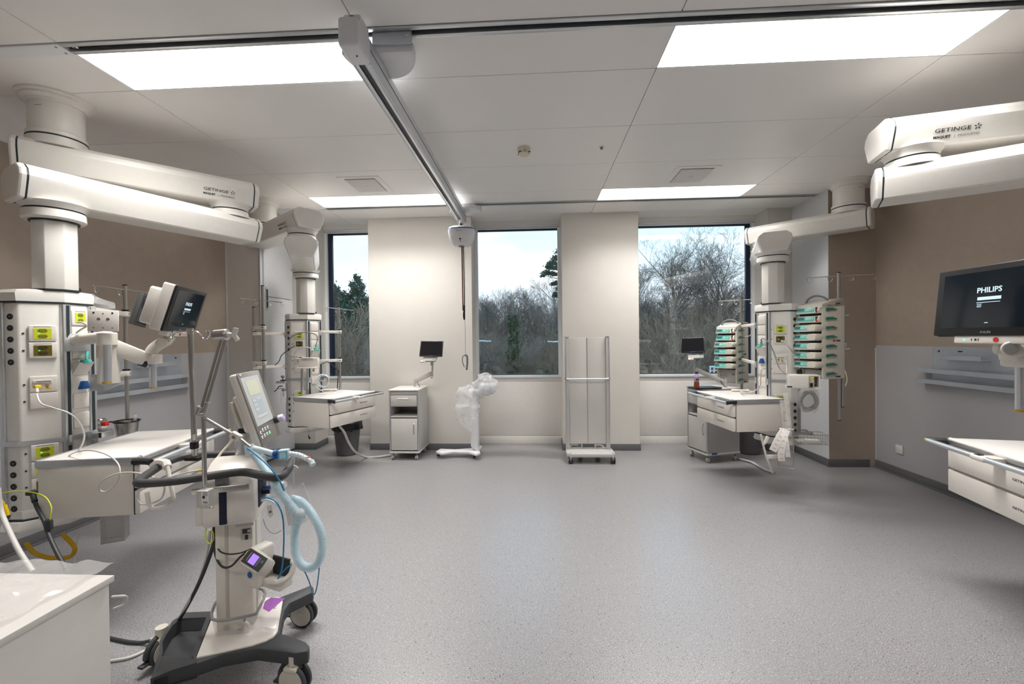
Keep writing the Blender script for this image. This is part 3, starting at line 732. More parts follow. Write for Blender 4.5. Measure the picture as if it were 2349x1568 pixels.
# ================================================================ IV POLES, RACKS, SCREENS
def hook_pts(p, d, r=.017):
    p = Vector(p); d = Vector(d).normalized(); q = [p, p+Vector((0, 0, -.018))]
    for k in range(1, 12):
        a = math.pi*k/9; q.append(p+Vector((0, 0, -.026))+Vector((0, 0, -1))*r*math.sin(a)*1.15+d*(r-r*math.cos(a)))
    return q
def iv_pole(lab, base, top, bar, brackets, zlow, group='infusion poles on the pendants', r=.0125, second=None, mtl='steel'):
    """base xy of the pole, bar: two end points, brackets: list of (z, start point on the pendant, [offset])"""
    x, y = base
    root = thing('infusion_pole', lab, 'infusion pole', (x, y, zlow), group)
    m = MB(); m.cyl((x, y, zlow), (x, y, top), r, mtl, 18); m.build('pole', root)
    m = MB(); m.cyl((x, y, top), (x, y, top+.008), r*1.12, 'black', 18); m.build('end_cap', root)
    m = MB(); m.cyl((x, y, zlow-.006), (x, y, zlow), r*1.05, 'black', 18); m.build('end_cap', root)
    if bar:
        a, b = Vector(bar[0]), Vector(bar[1]); m = MB(); m.cyl(a, b, .0048, 'steel', 10); m.ball(a, .0065, 'steel'); m.ball(b, .0065, 'steel'); m.build('crossbar', root)
        for t in (0.02, .34, .66, .98):
            m = MB(); p = a+(b-a)*t; m.tube(smooth(hook_pts(p, b-a), 2), .0022, 'chrome', 6); m.build('hook', root)
    for z, st, en in brackets:
        s = Vector((st[0], st[1], z)); e_ = Vector((en[0], en[1], z)) if en else Vector((x, y, z))
        d = (e_-s).normalized(); M = frame(s, d)
        m = MB(M); L = (e_-s).length
        m.box((L/2, 0, 0), (L+.02, .022, .034), 'white_plastic', .004); m.box((L, 0, .0), (.052, .045, .040), 'white_plastic', .008)
        m.box((L, -.0235, 0), (.018, .002, .012), 'mid_grey', .001)
        m.box((0.0, 0, -.010), (.036, .04, .06), 'rack_grey', .004); m.build('bracket', root)
        m = MB(M); m.cyl((L, 0, .02), (L, 0, .032), .022, 'black', 18); m.build('clamp_collar', root)
    return root
# pendant A, behind
def zat(y, xp, Y): return V(xp, y, Y).z
pA = V(289, 800, 3.05); zA = zat(664, 289, 3.05)
iv_pole('infusion pole with a hook bar behind the nearest left pendant', (pA.x, pA.y), zat(655, 289, 3.05), (F(213, 655, zA), F(366, 674, zA)),
        [(zat(720, 289, 3.05), onA(1, .98, 0).translation, None), (zat(856, 289, 3.05), onA(1, .98, 0).translation, None)], zat(966, 289, 3.05))
pB = V(604, 760, 4.62); zB = zat(688.5, 600, 4.62); gB = onB(5, 0.0, 0).translation
r1 = iv_pole('tall infusion pole with a hook bar left of the pendant by the left window', (pB.x, pB.y), zat(656, 604, 4.62), (F(551, 684.5, zB), F(646, 693, zB)),
        [(zat(751, 604, 4.62), (pB.x-.10, pB.y-.02), (pB.x, pB.y)), (zat(832, 604, 4.62), (pB.x-.10, pB.y-.02), (pB.x, pB.y))], zat(905, 604, 4.62), r=.016)
pB2 = V(583, 770, 4.62)
iv_pole('short plain pole beside the tall infusion pole at the left window', (pB2.x, pB2.y), zat(705, 583, 4.62), None,
        [(zat(765, 583, 4.62), (gB.x, gB.y), None), (zat(843, 583, 4.62), (gB.x, gB.y), None)], zat(905, 583, 4.62), r=.015)
pB3 = V(779, 800, 5.15); zB3 = zat(708, 779, 5.15); hB = onB(1, .95, 0).translation
iv_pole('infusion pole with a hook bar in front of the left window pane', (pB3.x, pB3.y), zat(704, 779, 5.15), (F(745, 704.5, zB3), F(810, 711.5, zB3)),
        [(zat(761, 779, 5.15), hB, None), (zat(826, 779, 5.15), hB, None)], zat(893, 779, 5.15), r=.0125)
pC1 = V(1701, 800, 5.38); zC1 = zat(687.5, 1701, 5.38); hC = onC(1, .02, 0).translation
iv_pole('infusion pole with a hook bar in front of the right window pane', (pC1.x, pC1.y), zat(684, 1701, 5.38), (F(1650, 690.5, zC1), F(1755, 684.5, zC1)),
        [(zat(748, 1701, 5.38), hC, None), (zat(824, 1701, 5.38), hC, None)], zat(895, 1701, 5.38), r=.016)
pC2 = V(1925, 800, 4.28); zC2 = zat(633, 1925, 4.28); gC = onC(5, 1.0, 0).translation
iv_pole('infusion pole with a hook bar in front of the brown wall, carrying a pump rack', (pC2.x, pC2.y), zat(626, 1925, 4.28), (F(1849, 637, zC2), F(2002, 629, zC2)),
        [(zat(756, 1925, 4.28), (gC.x, gC.y), None), (zat(824, 1925, 4.28), (gC.x, gC.y), None)], zat(962, 1926, 4.28), r=.014)
pC3 = V(1933, 900, 4.28)
iv_pole('short plain tube beside the infusion pole under the right pump rack', (pC3.x, pC3.y), zat(760, 1933, 4.28), None, [(zat(790, 1933, 4.28), (pC2.x-.01, pC2.y), None)], zat(932, 1933, 4.28), r=.014)

# infusion pump racks and pumps
PITCHZ = .0842
def pump_rack(lab, corner, phi, ztop, zbot, group='infusion pump racks'):
    """corner: right front edge; local x to the left-right of the front, -y is the front"""
    M0 = rotz((corner.x, corner.y, 0), phi) @ Matrix.Translation((-.25, 0, 0))
    root = thing('pump_rack', lab, 'pump rack', rotz((corner.x, corner.y, zbot), phi), group)
    m = MB(M0); h = ztop-zbot
    m.prism([(0, 0), (.25, 0), (.25, .05), (.25, .26), (0, .26)], zbot+.0, zbot+.004, 'rack_grey')
    # profile with a sloping top: side plates
    prof = [(0, zbot), (.255, zbot), (.255, ztop+.045), (.20, ztop+.045), (.10, ztop+.03), (0, ztop-.005)]
    for x0, x1 in ((.232, .25), (0, .012)):
        vs = [(x0, y, z) for y, z in prof]+[(x1, y, z) for y, z in prof]; n = len(prof)
        if x0 == 0: vs = [(x, y*1.0, z) for x, y, z in vs]
        m.add(vs, [tuple(range(n))[::-1], tuple(range(n, 2*n))]+[(i, (i+1) % n, n+(i+1) % n, n+i) for i in range(n)], 'pump_cream', bev=.003)
    m.box((.125, .23, (zbot+ztop)/2), (.24, .02, h), 'rack_grey', .002)
    m.build('frame', root)
    m = MB(M0); vs = []
    for x in (0.0, .25):
        for y, z in ((-.01, ztop-.045), (-.01, ztop-.008), (.02, ztop), (.10, ztop+.032), (.20, ztop+.047), (.255, ztop+.047), (.255, ztop-.02)): vs.append((x, y, z))
    m.add(vs, [tuple(range(7))[::-1], tuple(range(7, 14))]+[(i, (i+1) % 7, 7+(i+1) % 7, 7+i) for i in range(7)], 'pump_cream', bev=.003); m.build('cover', root)
    m = MB(M0); m.tube(smooth([(.03, .06, ztop+.01), (.05, .06, ztop+.05), (.11, .07, ztop+.078), (.18, .08, ztop+.065), (.225, .09, ztop+.03)], 6), .009, 'mid_grey', 10); m.build('carry_handle', root)
    Ms = M0 @ Matrix(((0, 0, 1, .25), (1, 0, 0, 0), (0, 1, 0, 0), (0, 0, 0, 1)))   # side plate: x depth, y up, z out
    for k in range(8):
        z = ztop-.055-k*PITCHZ
        m = MB(Ms); m.prism([(.03, z-.014), (.03, z+.013), (.06, z+.006), (.14, z+.006), (.155, z+.001), (.14, z-.004), (.075, z-.005)], .002, .016, 'lever_green', bev=.002)
        m.prism([(.05, z+.014), (.12, z+.018), (.14, z+.010), (.05, z+.008)], .0, .003, 'mid_grey')
        m.build('release_lever', root)
    for z in (ztop-.0, ztop-.055-3.4*PITCHZ, zbot+.02):
        m = MB(Ms); m.box((.175, z, .001), (.055, .016, .003), 'mid_grey', 0); m.box((.168, z, .003), (.012, .008, .001), 'black', 0); m.box((.185, z, .003), (.018, .008, .001), 'black', 0); m.build('type_plate', root)
    m = MB(Ms); m.cyl((.125, ztop-.055-3.4*PITCHZ, 0), (.125, ztop-.055-3.4*PITCHZ, .004), .010, 'red', 14); m.build('red_mark', root)
    return root, M0
def pump(lab, M0, z, syringe, grp):
    """z: bottom of the pump"""
    h = .066; y0 = -.035; w = .232
    M = M0 @ Matrix.Translation((0, 0, z)); sl = .020
    root = thing('infusion_pump', lab, 'infusion pump', M @ Matrix.Translation((.115, .08, 0)), grp)
    xa = 0.005 if syringe else -.012; xb = .20 if syringe else .145
    yf = y0 if syringe else y0-.012
    prof = [(yf, .0), (yf, .010), (yf+sl, h-.006), (yf+sl+.012, h), (.20, h), (.20, 0)]
    m = MB(M); n = len(prof); vs = [(xa, y, zz) for y, zz in prof]+[(.232, y, zz) for y, zz in prof]
    if not syringe: vs = [(xa, y, zz) for y, zz in prof]+[(xb+.02, y, zz) for y, zz in prof]
    m.add(vs, [tuple(range(n))[::-1], tuple(range(n, 2*n))]+[(i, (i+1) % n, n+(i+1) % n, n+i) for i in range(n)], 'pump_cream', bev=.004)
    m.box((.125, .0+.05, -.006), (.20, .12, .012), 'black', 0)
    m.build('housing', root)
    # inclined front panel
    nrm = Vector((0, -(h-.016), sl)).normalized(); upd = Vector((0, sl, h-.016)).normalized()
    Mp = M @ Matrix(((1, 0, 0, (xa+xb)/2-.004), (0, upd.y, nrm.y, (yf+yf+sl)/2), (0, upd.z, nrm.z, (.01+h-.006)/2), (0, 0, 0, 1)))
    ww = xb-xa-.018
    m = MB(Mp); m.box((0, 0, .001), (ww, .046, .003), 'teal', .0015); pl = m.build('keypad', root)
    m = MB(Mp); m.box((-ww*.28, .002, .003), (ww*.40, .024, .002), 'teal_dark', 0); m.build('display', pl)
    m = MB(Mp)
    for dx, dy in ((-.008, 0), (.008, 0), (0, .008), (0, -.008), (.018, -.008)): m.cyl((ww*.06+dx, dy, .002), (ww*.06+dx, dy, .0038), .0042, 'white_gloss', 8)
    for dx, dy in ((ww*.30, .009), (ww*.40, .004), (ww*.30, -.009), (ww*.40, -.007)): m.cyl((dx, dy, .002), (dx, dy, .0036), .003, 'lime' if dy > 0 else 'cool_white', 8)
    m.build('key', pl)
    if syringe:
        m = MB(M); m.box((.207, y0+.012, h*.5), (.012, .02, h*.72), 'dark_grey', .002); m.cyl((.218, y0+.006, .014), (.218, y0-.004, .014), .009, 'red', 12)
        m.tube(smooth([(.165, y0+.002, h-.004), (.175, y0-.004, h*.75), (.172, y0-.008, h*.5), (.176, y0-.010, h*.2)]), .0015, 'mid_grey', 5); m.build('door_mechanism', root)
    else:
        m = MB(M); rings = []
        for y, k in ((.04, 1), (-.045, 1.0), (-.068, .93), (-.078, .78)):
            rings.append([(.197+(.055*k)*math.copysign(abs(math.cos(a))**.6, math.cos(a)), y, h*.52+(h*.50*k)*math.copysign(abs(math.sin(a))**.7, math.sin(a))) for a in [2*math.pi*q/28 for q in range(28)]])
        m.loft(rings, 'pump_cream'); m.build('drive_head', root, sm=40)
        m = MB(M); m.box((.07, yf+.05, h+.001), (.14, .06, .003), 'cable_grey', 0); m.box((.13, yf+.03, h+.002), (.02, .012, .006), 'black', .001); m.build('syringe_holder', root)
    return root
ords = ['topmost', 'second from the top', 'third from the top', 'fourth from the top', 'fifth from the top', 'second from the bottom', 'lowest']
ords6 = ['topmost', 'second from the top', 'third from the top', 'third from the bottom', 'second from the bottom', 'lowest']
for tagname, corner, phi, ptop, pbot, n, lab, where, od in (
    ('R', V(1888, 760, 4.10), -72, 695, 846, 7, 'tall cream pump rack with seven pumps in front of the brown wall', 'right rack by the brown wall', ords),
    ('L', V(1690, 800, 5.30), -54, 747, 866, 6, 'cream pump rack with six pumps in front of the right window', 'left rack before the window', ords6)):
    zt = zat(ptop, 1888 if tagname == 'R' else 1690, corner.y); zb = zat(pbot, 1888 if tagname == 'R' else 1690, corner.y)
    zb = zt-.055-7*PITCHZ-.045
    rk, M0 = pump_rack(lab, corner, phi, zt, zb)
    for k in range(n):
        pump('teal-faced infusion pump, %s of the %s' % (od[k], where), M0, zt-.055-k*PITCHZ-.034, k < 2, 'infusion pumps in the '+('right' if tagname == 'R' else 'left')+' rack')
    m = MB(M0); zz = zt-.055-n*PITCHZ
    if n == 7: m.box((.12, .10, zz+.0), (.20, .14, .075), 'rack_grey', .003); m.box((.03, .02, zz-.005), (.012, .012, .085), 'pump_cream', .002)
    else: m.box((.12, .12, zz-.045), (.222, .15, .16), 'rack_grey', .003); m.box((.06, .044, zz-.045), (.09, .002, .006), 'mid_grey', 0); m.box((.18, .044, zz-.02), (.03, .002, .03), 'mid_grey', 0)
    m.box((.10, .022, zz-.02), (.05, .002, .004), 'lever_green', 0)
    m.build('empty_slot_panel', rk)

# ---- patient monitors
def oriented(TL, TR, BL):
    x = (TR-TL).normalized(); dn = (BL-TL).normalized(); n = x.cross(-dn).normalized(); y = n.cross(x)
    M = Matrix((x, y, n)).transposed().to_4x4(); M.translation = TL; return M, (TR-TL).length, (BL-TL).length
def philips(lab, TL, wdir, down, w, h, thick, back):
    TR = TL+wdir.normalized()*w; BL = TL+down.normalized()*h
    M, W_, H_ = oriented(TL, TR, BL)
    root = thing('patient_monitor', lab, 'monitor', M @ Matrix.Translation((w/2, -h, 0)), None)
    m = MB(M); m.box((w/2, -h/2, -.006), (w, h, .012), 'black', .005, seg=3); m.build('bezel', root)
    m = MB(M); m.box((w/2, -h/2+.004, .0006), (w*.86, h*.80, .0016), 'screen_dark', 0); sc = m.build('screen', root)
    m = MB(M); m.text('PHILIPS', h*.105, 'screen_text', M_t(w*.50, -h*.36, .0016), sx=1.0, bold=.0006)
    m.build('logo', sc)
    m = MB(M); m.box((w*.505, -h*.475, .0018), (w*.20, h*.045, .0008), 'screen_text', 0); m.box((w*.50, -h*.53, .0018), (w*.20, h*.008, .0006), 'screen_text', 0)
    for k in range(4): m.box((w*.425, -h*(.552+.014*k), .0018), (w*(.045-.01*(k % 2)), h*.005, .0006), 'screen_text', 0)
    m.box((w*.50, -h*.82, .0018), (w*.03, h*.010, .0006), 'screen_text', 0); m.build('progress_bar', sc)
    m = MB(M); m.text('PHILIPS', h*.045, 'cable_grey', M_t(w*.5, -h*.955, .001)); m.build('logo', root)
    m = MB(M); hm = 'white_gloss' if w < .46 else 'black'
    m.box((w/2, -h/2-.002, -.011-thick/2), (w*1.0, h*1.01, thick), hm, .010, seg=3)
    if back: m.box((w/2, -h*.55, -.011-thick-back/2), (w*.80, h*.80, back), hm, .014, seg=3)
    m.build('housing', root)
    m = MB(M); m.box((w*.56, -h-.016, -.03), (w*.72, .034, .045), 'white_gloss', .005); ct = m.build('control_strip', root)
    m = MB(M); m.cyl((w*.30, -h-.017, -.0075), (w*.30, -h-.017, -.006), .004, 'green_led', 10); m.build('power_light', ct)
    m = MB(M); m.cyl((w*.58, -h-.017, -.0075), (w*.58, -h-.017, -.005), .010, 'red', 16); m.build('alarm_key', ct)
    m = MB(M)
    for k in (0, .03, .04, .06): m.box((w*(.37+k), -h-.017, -.0065), (.003, .009, .001), 'print_dark', 0)
    m.build('marking', ct)
    return root, M
def M_t(x, y, z): return Matrix.Translation((x, y, z))
def tilt_dirs(theta, t):
    n = Vector((math.cos(R(theta)), math.sin(R(theta)), 0)); x = Vector((0, 0, 1)).cross(n)
    return x, (Vector((0, 0, -1))+n*t)
x_, d_ = tilt_dirs(20, -.30)
TLa = V(407.6, 653.5, 2.40)
monA, MmA = philips('patient monitor tilted to the right on an arm of the nearest left pendant', TLa, x_, d_, .455, .275, .06, .075)
# its dark second screen behind
x2, d2 = tilt_dirs(200, .30)
m_TL = V(352, 678, 2.75)
Mx, _, _ = oriented(m_TL, m_TL+x2*.3, m_TL+d2*.2)
t = thing('slave_display', 'dark display panel half hidden behind the tilted patient monitor', 'monitor', m_TL)
q = [V(331, 672, 2.80), V(352, 677, 2.95), V(334, 752, 2.90), V(306, 743, 2.76)]; n_ = (q[1]-q[0]).cross(q[3]-q[0]).normalized()*-.03
m = MB(); m.add(q+[p-n_ for p in q], [(0, 1, 2, 3), (7, 6, 5, 4), (0, 4, 5, 1), (1, 5, 6, 2), (2, 6, 7, 3), (3, 7, 4, 0)], 'dark_grey', bev=.004); m.build('housing', t)
m = MB(); c_ = sum(q, Vector())/4; m.add([c_+(p-c_)*.85+n_*.02 for p in q]+[c_+(p-c_)*.85+n_*.05 for p in q], [(0, 1, 2, 3), (7, 6, 5, 4), (0, 4, 5, 1), (1, 5, 6, 2), (2, 6, 7, 3), (3, 7, 4, 0)], 'gloss_black'); m.build('screen', t)
# right monitor
x_, d_ = tilt_dirs(181, .10)
TLd = V(2155, 624.5, 2.17)
monD, MmD = philips('large patient monitor facing the room at the right edge, showing a start-up screen', TLd, x_, d_, .47, .300, .02, .03)
# support arms of the monitors
def vesa_arm():
    t = thing('screen_support', 'white jointed arm carrying the tilted monitor, beside an empty mounting plate', 'monitor arm', V(245, 800, 2.45))
    hA = onA(1, .35, 0).translation
    m = MB(); a = Vector((hA.x, hA.y, zat(786, 190, 2.5)))
    b = V(252, 775, 2.45)
    M = frame(a, (b-a)*1.0)
    m.box((.02, 0, 0), (.09, .12, .105), 'white_plastic', .01); L = (b-a).length
    m.box((L*.5, 0, .01), (L, .075, .065), 'white_plastic', .02, M); m.box((.0, 0, 0), (.05, .12, .105), 'alu', .004, M)
    m.bm.free(); m = MB(M); m.box((.0, 0, 0), (.05, .13, .105), 'alu', .004); m.box((L*.5, 0, .012), (L, .075, .062), 'white_plastic', .02, seg=3); m.build('base_bracket', t)
    # vertical spring housing and silver tube
    p = V(246, 785, 2.42)
    m = MB(); m.cyl(V(246, 762, 2.42), V(246, 792, 2.42), .046, 'white_plastic', 24, bev=.006); m.build('joint', t)
    m = MB(); q0 = V(250, 790, 2.44); q1 = V(250, 878, 2.44); m.cyl(q0, q1, .040, 'white_plastic', 8, r2=.052); m.build('spring_housing', t)
    m = MB(); m.cyl(V(245, 790, 2.36), V(245, 876, 2.36), .0215, 'alu_bright', 20); s_ = m.build('silver_tube', t)
    m = MB(); m.cyl(V(245, 875, 2.36), V(245, 879, 2.36), .023, 'brass', 20); m.build('end_ring', s_)
    # lower shelf bracket
    m = MB(); h2 = onA(1, .9, 0).translation; a = Vector((h2.x, h2.y, zat(878, 215, 2.55)))
    m.prism([(0, 0)], 0, 0, 'alu') if 0 else None
    pts = [V(206, 859, 2.50), V(238, 859, 2.46), V(240, 878, 2.46), V(272, 880, 2.44), V(238, 895, 2.46), V(206, 897, 2.50)]
    n_ = Vector((0, .03, 0)); k = len(pts)
    m.add(pts+[p+n_ for p in pts], [tuple(range(k)), tuple(range(k, 2*k))[::-1]]+[(i, (i+1) % k, k+(i+1) % k, k+i) for i in range(k)], 'alu', bev=.002); m.build('bracket', t)
    # inclined arm to the monitor
    a = V(262, 790, 2.46); b = V(342, 822, 2.55); M = frame(a, b-a); L = (b-a).length
    m = MB(M); m.prism([(-.02, -.03), (-.02, .03), (L*.9, .03), (L, .02), (L, -.02), (L*.9, -.03)], -.052, .030, 'white_plastic', bev=.012)
    m.build('inclined_arm', t)
    m = MB(M); m.prism([(L-.03, -.028), (L-.03, .028), (L+.012, .02), (L+.012, -.02)], -.056, -.018, 'line_dark', bev=.004); m.build('joint_cover', t)
    m = MB(); m.box(V(350, 823, 2.56), (.085, .06, .06), 'white_plastic', .008); m.build('joint', t)
    m = MB(); m.cyl(V(351, 826, 2.56), V(351, 888, 2.56), .0185, 'alu_bright', 20); s_ = m.build('silver_tube', t)
    m = MB(); m.cyl(V(351, 887, 2.56), V(351, 890.5, 2.56), .020, 'brass', 20); m.build('end_ring', s_)
    m = MB(); m.tube(smooth([V(345, 812, 2.55), V(352, 800, 2.56), V(368, 788, 2.58), V(385, 780, 2.58)]), .033, 'pump_cream', 12); m.cyl(V(371, 786, 2.50), V(374, 785, 2.66), .030, 'pump_cream', 18, bev=.004)
    m.tube(smooth([V(374, 788, 2.58), V(390, 778, 2.58), V(394, 770, 2.57)]), .022, 'pump_cream', 10); m.build('tilt_head', t)
    # empty mounting plate
    M, w, h = oriented(V(200, 710, 2.34), V(272, 712, 2.40), V(201, 759, 2.34))
    m = MB(M); m.box((w/2, -h/2, -.004), (w, h, .008), 'white_gloss', .006); pl = m.build('mounting_plate', t)
    m = MB(M)
    for fx, fy, r in ((.36, .42, .008), (.66, .42, .008), (.5, .16, .003), (.5, .84, .003), (.2, .84, .003), (.8, .84, .003)): m.cyl((w*fx, -h*fy, 0), (w*fx, -h*fy, .0012), r, 'steel' if r > .005 else 'black', 12)
    for fx in (.2, .8): m.cyl((w*fx, -h*.13, 0), (w*fx, -h*.13, .0012), .005, 'black', 10)
    m.build('bolt', pl)
vesa_arm()
t = thing('screen_support', 'white arm with a silver tube carrying the large monitor at the right edge', 'monitor arm', V(2330, 860, 2.0))
m = MB(); m.cyl(V(2343, 838, 1.98), V(2343, 940, 1.98), .020, 'alu_bright', 32); s_ = m.build('silver_tube', t)
m = MB(); m.cyl(V(2343, 938, 1.98), V(2343, 944, 1.98), .0215, 'brass', 32); m.build('end_ring', s_)
m = MB(); m.box(V(2345, 830, 1.98), (.09, .10, .042), 'white_plastic', .01); m.box(V(2330, 815, 1.98), (.07, .08, .05), 'white_plastic', .01); m.build('joint', t)
m = MB(); m.cyl(V(2283, 797, 1.95), V(2345, 803, 1.92), .028, 'pump_cream', 18, bev=.006); m.cyl(V(2320, 800, 1.84), V(2322, 800, 1.96), .030, 'pump_cream', 20, bev=.004); m.cyl(V(2320, 800, 1.838), V(2320, 800, 1.842), .022, 'cable_grey', 20)
m.box(V(2318, 786, 1.95), (.05, .07, .03), 'pump_cream', .006); m.build('tilt_head', t)
m = MB(); e_ = MD @ Vector((0, 0, 0)); a = V(2345, 822, 1.98); b = Vector((e_.x-.12, e_.y, a.z)); m.cyl(a, b, .035, 'white_plastic', 16, bev=.006); m.build('horizontal_arm', t)

# ---- bedside cabinets with patient terminals
def caster(parent, M, r=.022, wheel='cool_white', dual=True):
    k = 2.0 if r > .03 else 1.25
    m = MB(M); m.cyl((-.012*k, 0, r), (-.003*k, 0, r), r, wheel, 20, bev=.003); m.cyl((.003*k, 0, r), (.012*k, 0, r), r, wheel, 20, bev=.003)
    m.cyl((-.0135*k, 0, r), (.0135*k, 0, r), r*.45, 'alu', 12)
    w = m.build('wheel', parent)
    m = MB(M); m.box((0, .004, r*1.55), (.034, r*1.5, r*1.1), 'alu', .006); m.cyl((0, .006, r*1.8), (0, .006, r*2.9), .008, 'mid_grey', 10); m.build('caster_fork', parent)
def bedside(lab, M, door_right=True):
    root = thing('bedside_cabinet', lab, 'bedside cabinet', M, 'bedside cabinets'); w, d = .36, .44; z0, z1 = .082, .845
    m = MB(M); m.box((w/2, d/2, z1-.010), (w+.012, d+.012, .020), 'cab_edge', .004); m.build('top', root)
    m = MB(M)
    m.box((.009, d/2, (z0+z1)/2), (.014, d-.01, z1-z0-.02), 'cab_grey', .002); m.box((w-.009, d/2, (z0+z1)/2), (.014, d-.01, z1-z0-.02), 'cab_grey', .002)
    m.box((w/2, d-.008, (z0+z1)/2), (w-.02, .012, z1-z0-.02), 'cab_grey', .002); m.box((w/2, d/2, z0+.012), (w+.004, d+.004, .022), 'cab_edge', .004)
    m.box((w/2, d/2, .645), (w-.03, d-.03, .012), 'cab_grey', 0); m.box((w/2, d/2, .518), (w-.03, d-.02, .016), 'cab_edge', .002)
    m.box((w/2, .012, .800), (w-.035, .02, .036), 'cab_grey', .002)
    m.build('body', root)
    for x in (.009, w-.009):
        m = MB(M); m.box((x, .010, (z0+z1)/2), (.018, .020, z1-z0-.03), 'alu', .005); m.build('corner_post', root)
    m = MB(M); m.box((w/2, .010, .715), (w-.042, .018, .126), 'cab_edge', .002); dr = m.build('drawer', root)
    m = MB(M); m.cyl((w/2-.06, -.018, .74), (w/2+.06, -.018, .74), .004, 'steel', 10)
    for s_ in (-1, 1): m.cyl((w/2+s_*.055, -.018, .74), (w/2+s_*.055, .002, .74), .003, 'steel', 8)
    m.build('handle', dr)
    m = MB(M); m.box((w/2, .010, .310), (w-.042, .018, .378), 'cab_edge', .002); do = m.build('door', root)
    hx_ = w-.06 if door_right else w-.06
    m = MB(M); m.tube(smooth([(hx_, .0, .44), (hx_, -.014, .425), (hx_, -.020, .375), (hx_, -.014, .325), (hx_, .0, .31)]), .0045, 'steel', 8); m.build('handle', do)
    for x, y in ((.035, .035), (w-.04, .035), (.035, d-.04), (w-.04, d-.04)): caster(root, M @ Matrix.Translation((x, y, 0)), .024, 'alu')
    return root
bedside('grey bedside cabinet standing against the pier between the left and middle windows', Matrix.Translation((-1.757, 5.13, 0)))
MCab = rotz((1.83, 5.39, 0), -73)
bedside('grey bedside cabinet standing behind the drawer shelf under the right window', MCab)
def terminal(lab, pts):
    """pts: dict of image anchored points"""
    t = thing('patient_terminal', lab, 'bedside screen', pts['base'])
    M, w, h = oriented(*pts['scr'])
    m = MB(M); m.box((w/2, -h/2, -.010), (w, h, .020), 'black', .005); b = m.build('display', t)
    m = MB(M); m.box((w/2, -h/2+.003, .0005), (w*.93, h*.88, .001), 'gloss_black', 0); m.box((w/2, -h*1.0+.004, .001), (.05, .006, .004), 'dark_grey', .001); m.build('screen', b)
    M2, w2, h2 = oriented(*pts['key'])
    m = MB(M2); m.box((w2/2, -h2/2, -.008), (w2, h2, .016), 'cable_grey', .003); m.build('keypad', t)
    m = MB(M2)
    for i in range(2):
        for j in range(3): m.box((w2*(.78+.13*i), -h2*(.25+.25*j), .0008), (.012, .012, .002), 'dark_grey', .001)
    m.build('key', t)
    m = MB(M2); m.box((w2*.16, -h2*1.05, -.006), (w2*.34, .05, .014), 'cab_grey', .003); m.box((w2*.22, -h2*1.02, .0015), (.022, .02, .002), 'orange', 0); m.build('card_reader', t)
    for a, b_, r, nm in pts['posts']:
        m = MB(); m.cyl(a, b_, r, 'cab_grey', 14); m.build(nm, t)
    a, b_ = pts['arm']; Mx = frame(a, b_-a); L = (b_-a).length
    m = MB(Mx); m.box((L/2, 0, 0), (L+.03, .022, .052), 'cab_grey', .006); m.build('spring_arm', t)
    m = MB(); m.tube(smooth(pts['cable']), .004, 'cable_dark', 6); m.build('cable', t)
    if 'loop' in pts: m = MB(); m.tube(smooth(pts['loop']), .003, 'cable_dark', 6); m.build('cable', t)
Y = 5.33
terminal('black bedside screen on a grey arm above the left bedside cabinet', dict(base=V(951, 889, 5.45),
    scr=(V(965, 781, Y), V(1017, 781.5, Y+.02), V(960, 816.5, Y-.09)), key=(V(972, 818, Y-.02), V(1004, 818, Y-.02), V(967, 827, Y-.16)),
    posts=[(V(992, 832, Y), V(992, 862, Y), .011, 'post'), (V(991, 829, Y), V(991, 838, Y), .020, 'collar'), (V(951, 868, 5.44), V(951, 892, 5.44), .010, 'post')],
    arm=(V(953, 874, 5.44), V(988, 857, Y)), cable=[V(957, 876, 5.42), V(960, 882, 5.42), V(963, 886, 5.42), V(961, 892, 5.42)],
    loop=[V(992, 860, Y-.01), V(988, 863, Y-.01), V(990, 867, Y-.01), V(993, 863, Y-.01)]))
Yc = 5.30
terminal('black bedside screen on a grey arm in front of the right window', dict(base=V(1666, 889, 5.2),
    scr=(V(1562, 775, Yc+.05), V(1616, 772.5, Yc-.05), V(1567, 808, Yc-.04)), key=(V(1577, 809, Yc), V(1612, 806.5, Yc-.05), V(1590, 820, Yc-.14)),
    posts=[(V(1593, 822, Yc), V(1593, 856, Yc), .010, 'post'), (V(1592, 818, Yc), V(1592, 828, Yc), .018, 'collar'), (V(1666, 868, 5.2), V(1666, 893, 5.2), .012, 'post')],
    arm=(V(1598, 848, Yc), V(1660, 876, 5.22)), cable=[V(1653, 873, 5.2), V(1657, 880, 5.2), V(1663, 886, 5.2), V(1665, 890, 5.2)]))
# bottle and flat black tablet on the right cabinet
topz = .845
pb = F(1598, 893, topz); Mb = Matrix.Translation((pb.x, pb.y, topz+.016))
t = thing('juice_bottle', 'amber juice bottle with a dark purple cap on the right bedside cabinet', 'bottle', Mb)
m = MB(Mb); m.lathe([(.025, 0), (.028, .006), (.028, .05), (.025, .07), (.027, .075)], 'juice', 20); m.lathe([(.027, .128), (.025, .135), (.018, .158), (.015, .162)], 'bottle_label', 20); m.build('bottle_body', t)
m = MB(Mb); m.lathe([(.0285, .075), (.0285, .128)], 'bottle_label', 20); m.box((0, -.029, .10), (.03, .002, .02), 'purple_cap', .001); m.box((-.012, -.029, .085), (.014, .002, .012), 'red', .001); m.build('label', t)
m = MB(Mb); m.lathe([(.0165, .162), (.0165, .185), (.015, .187)], 'purple_cap', 20); m.build('cap', t)
pt = F(1617, 890, topz)
m = MB(rotz((pt.x, pt.y, topz+.008), 12)); m.box((0, 0, 0), (.30, .20, .014), 'black', .004)
tag(m.build('tablet'), 'flat black tablet lying on the right bedside cabinet under the bottle', 'tablet')

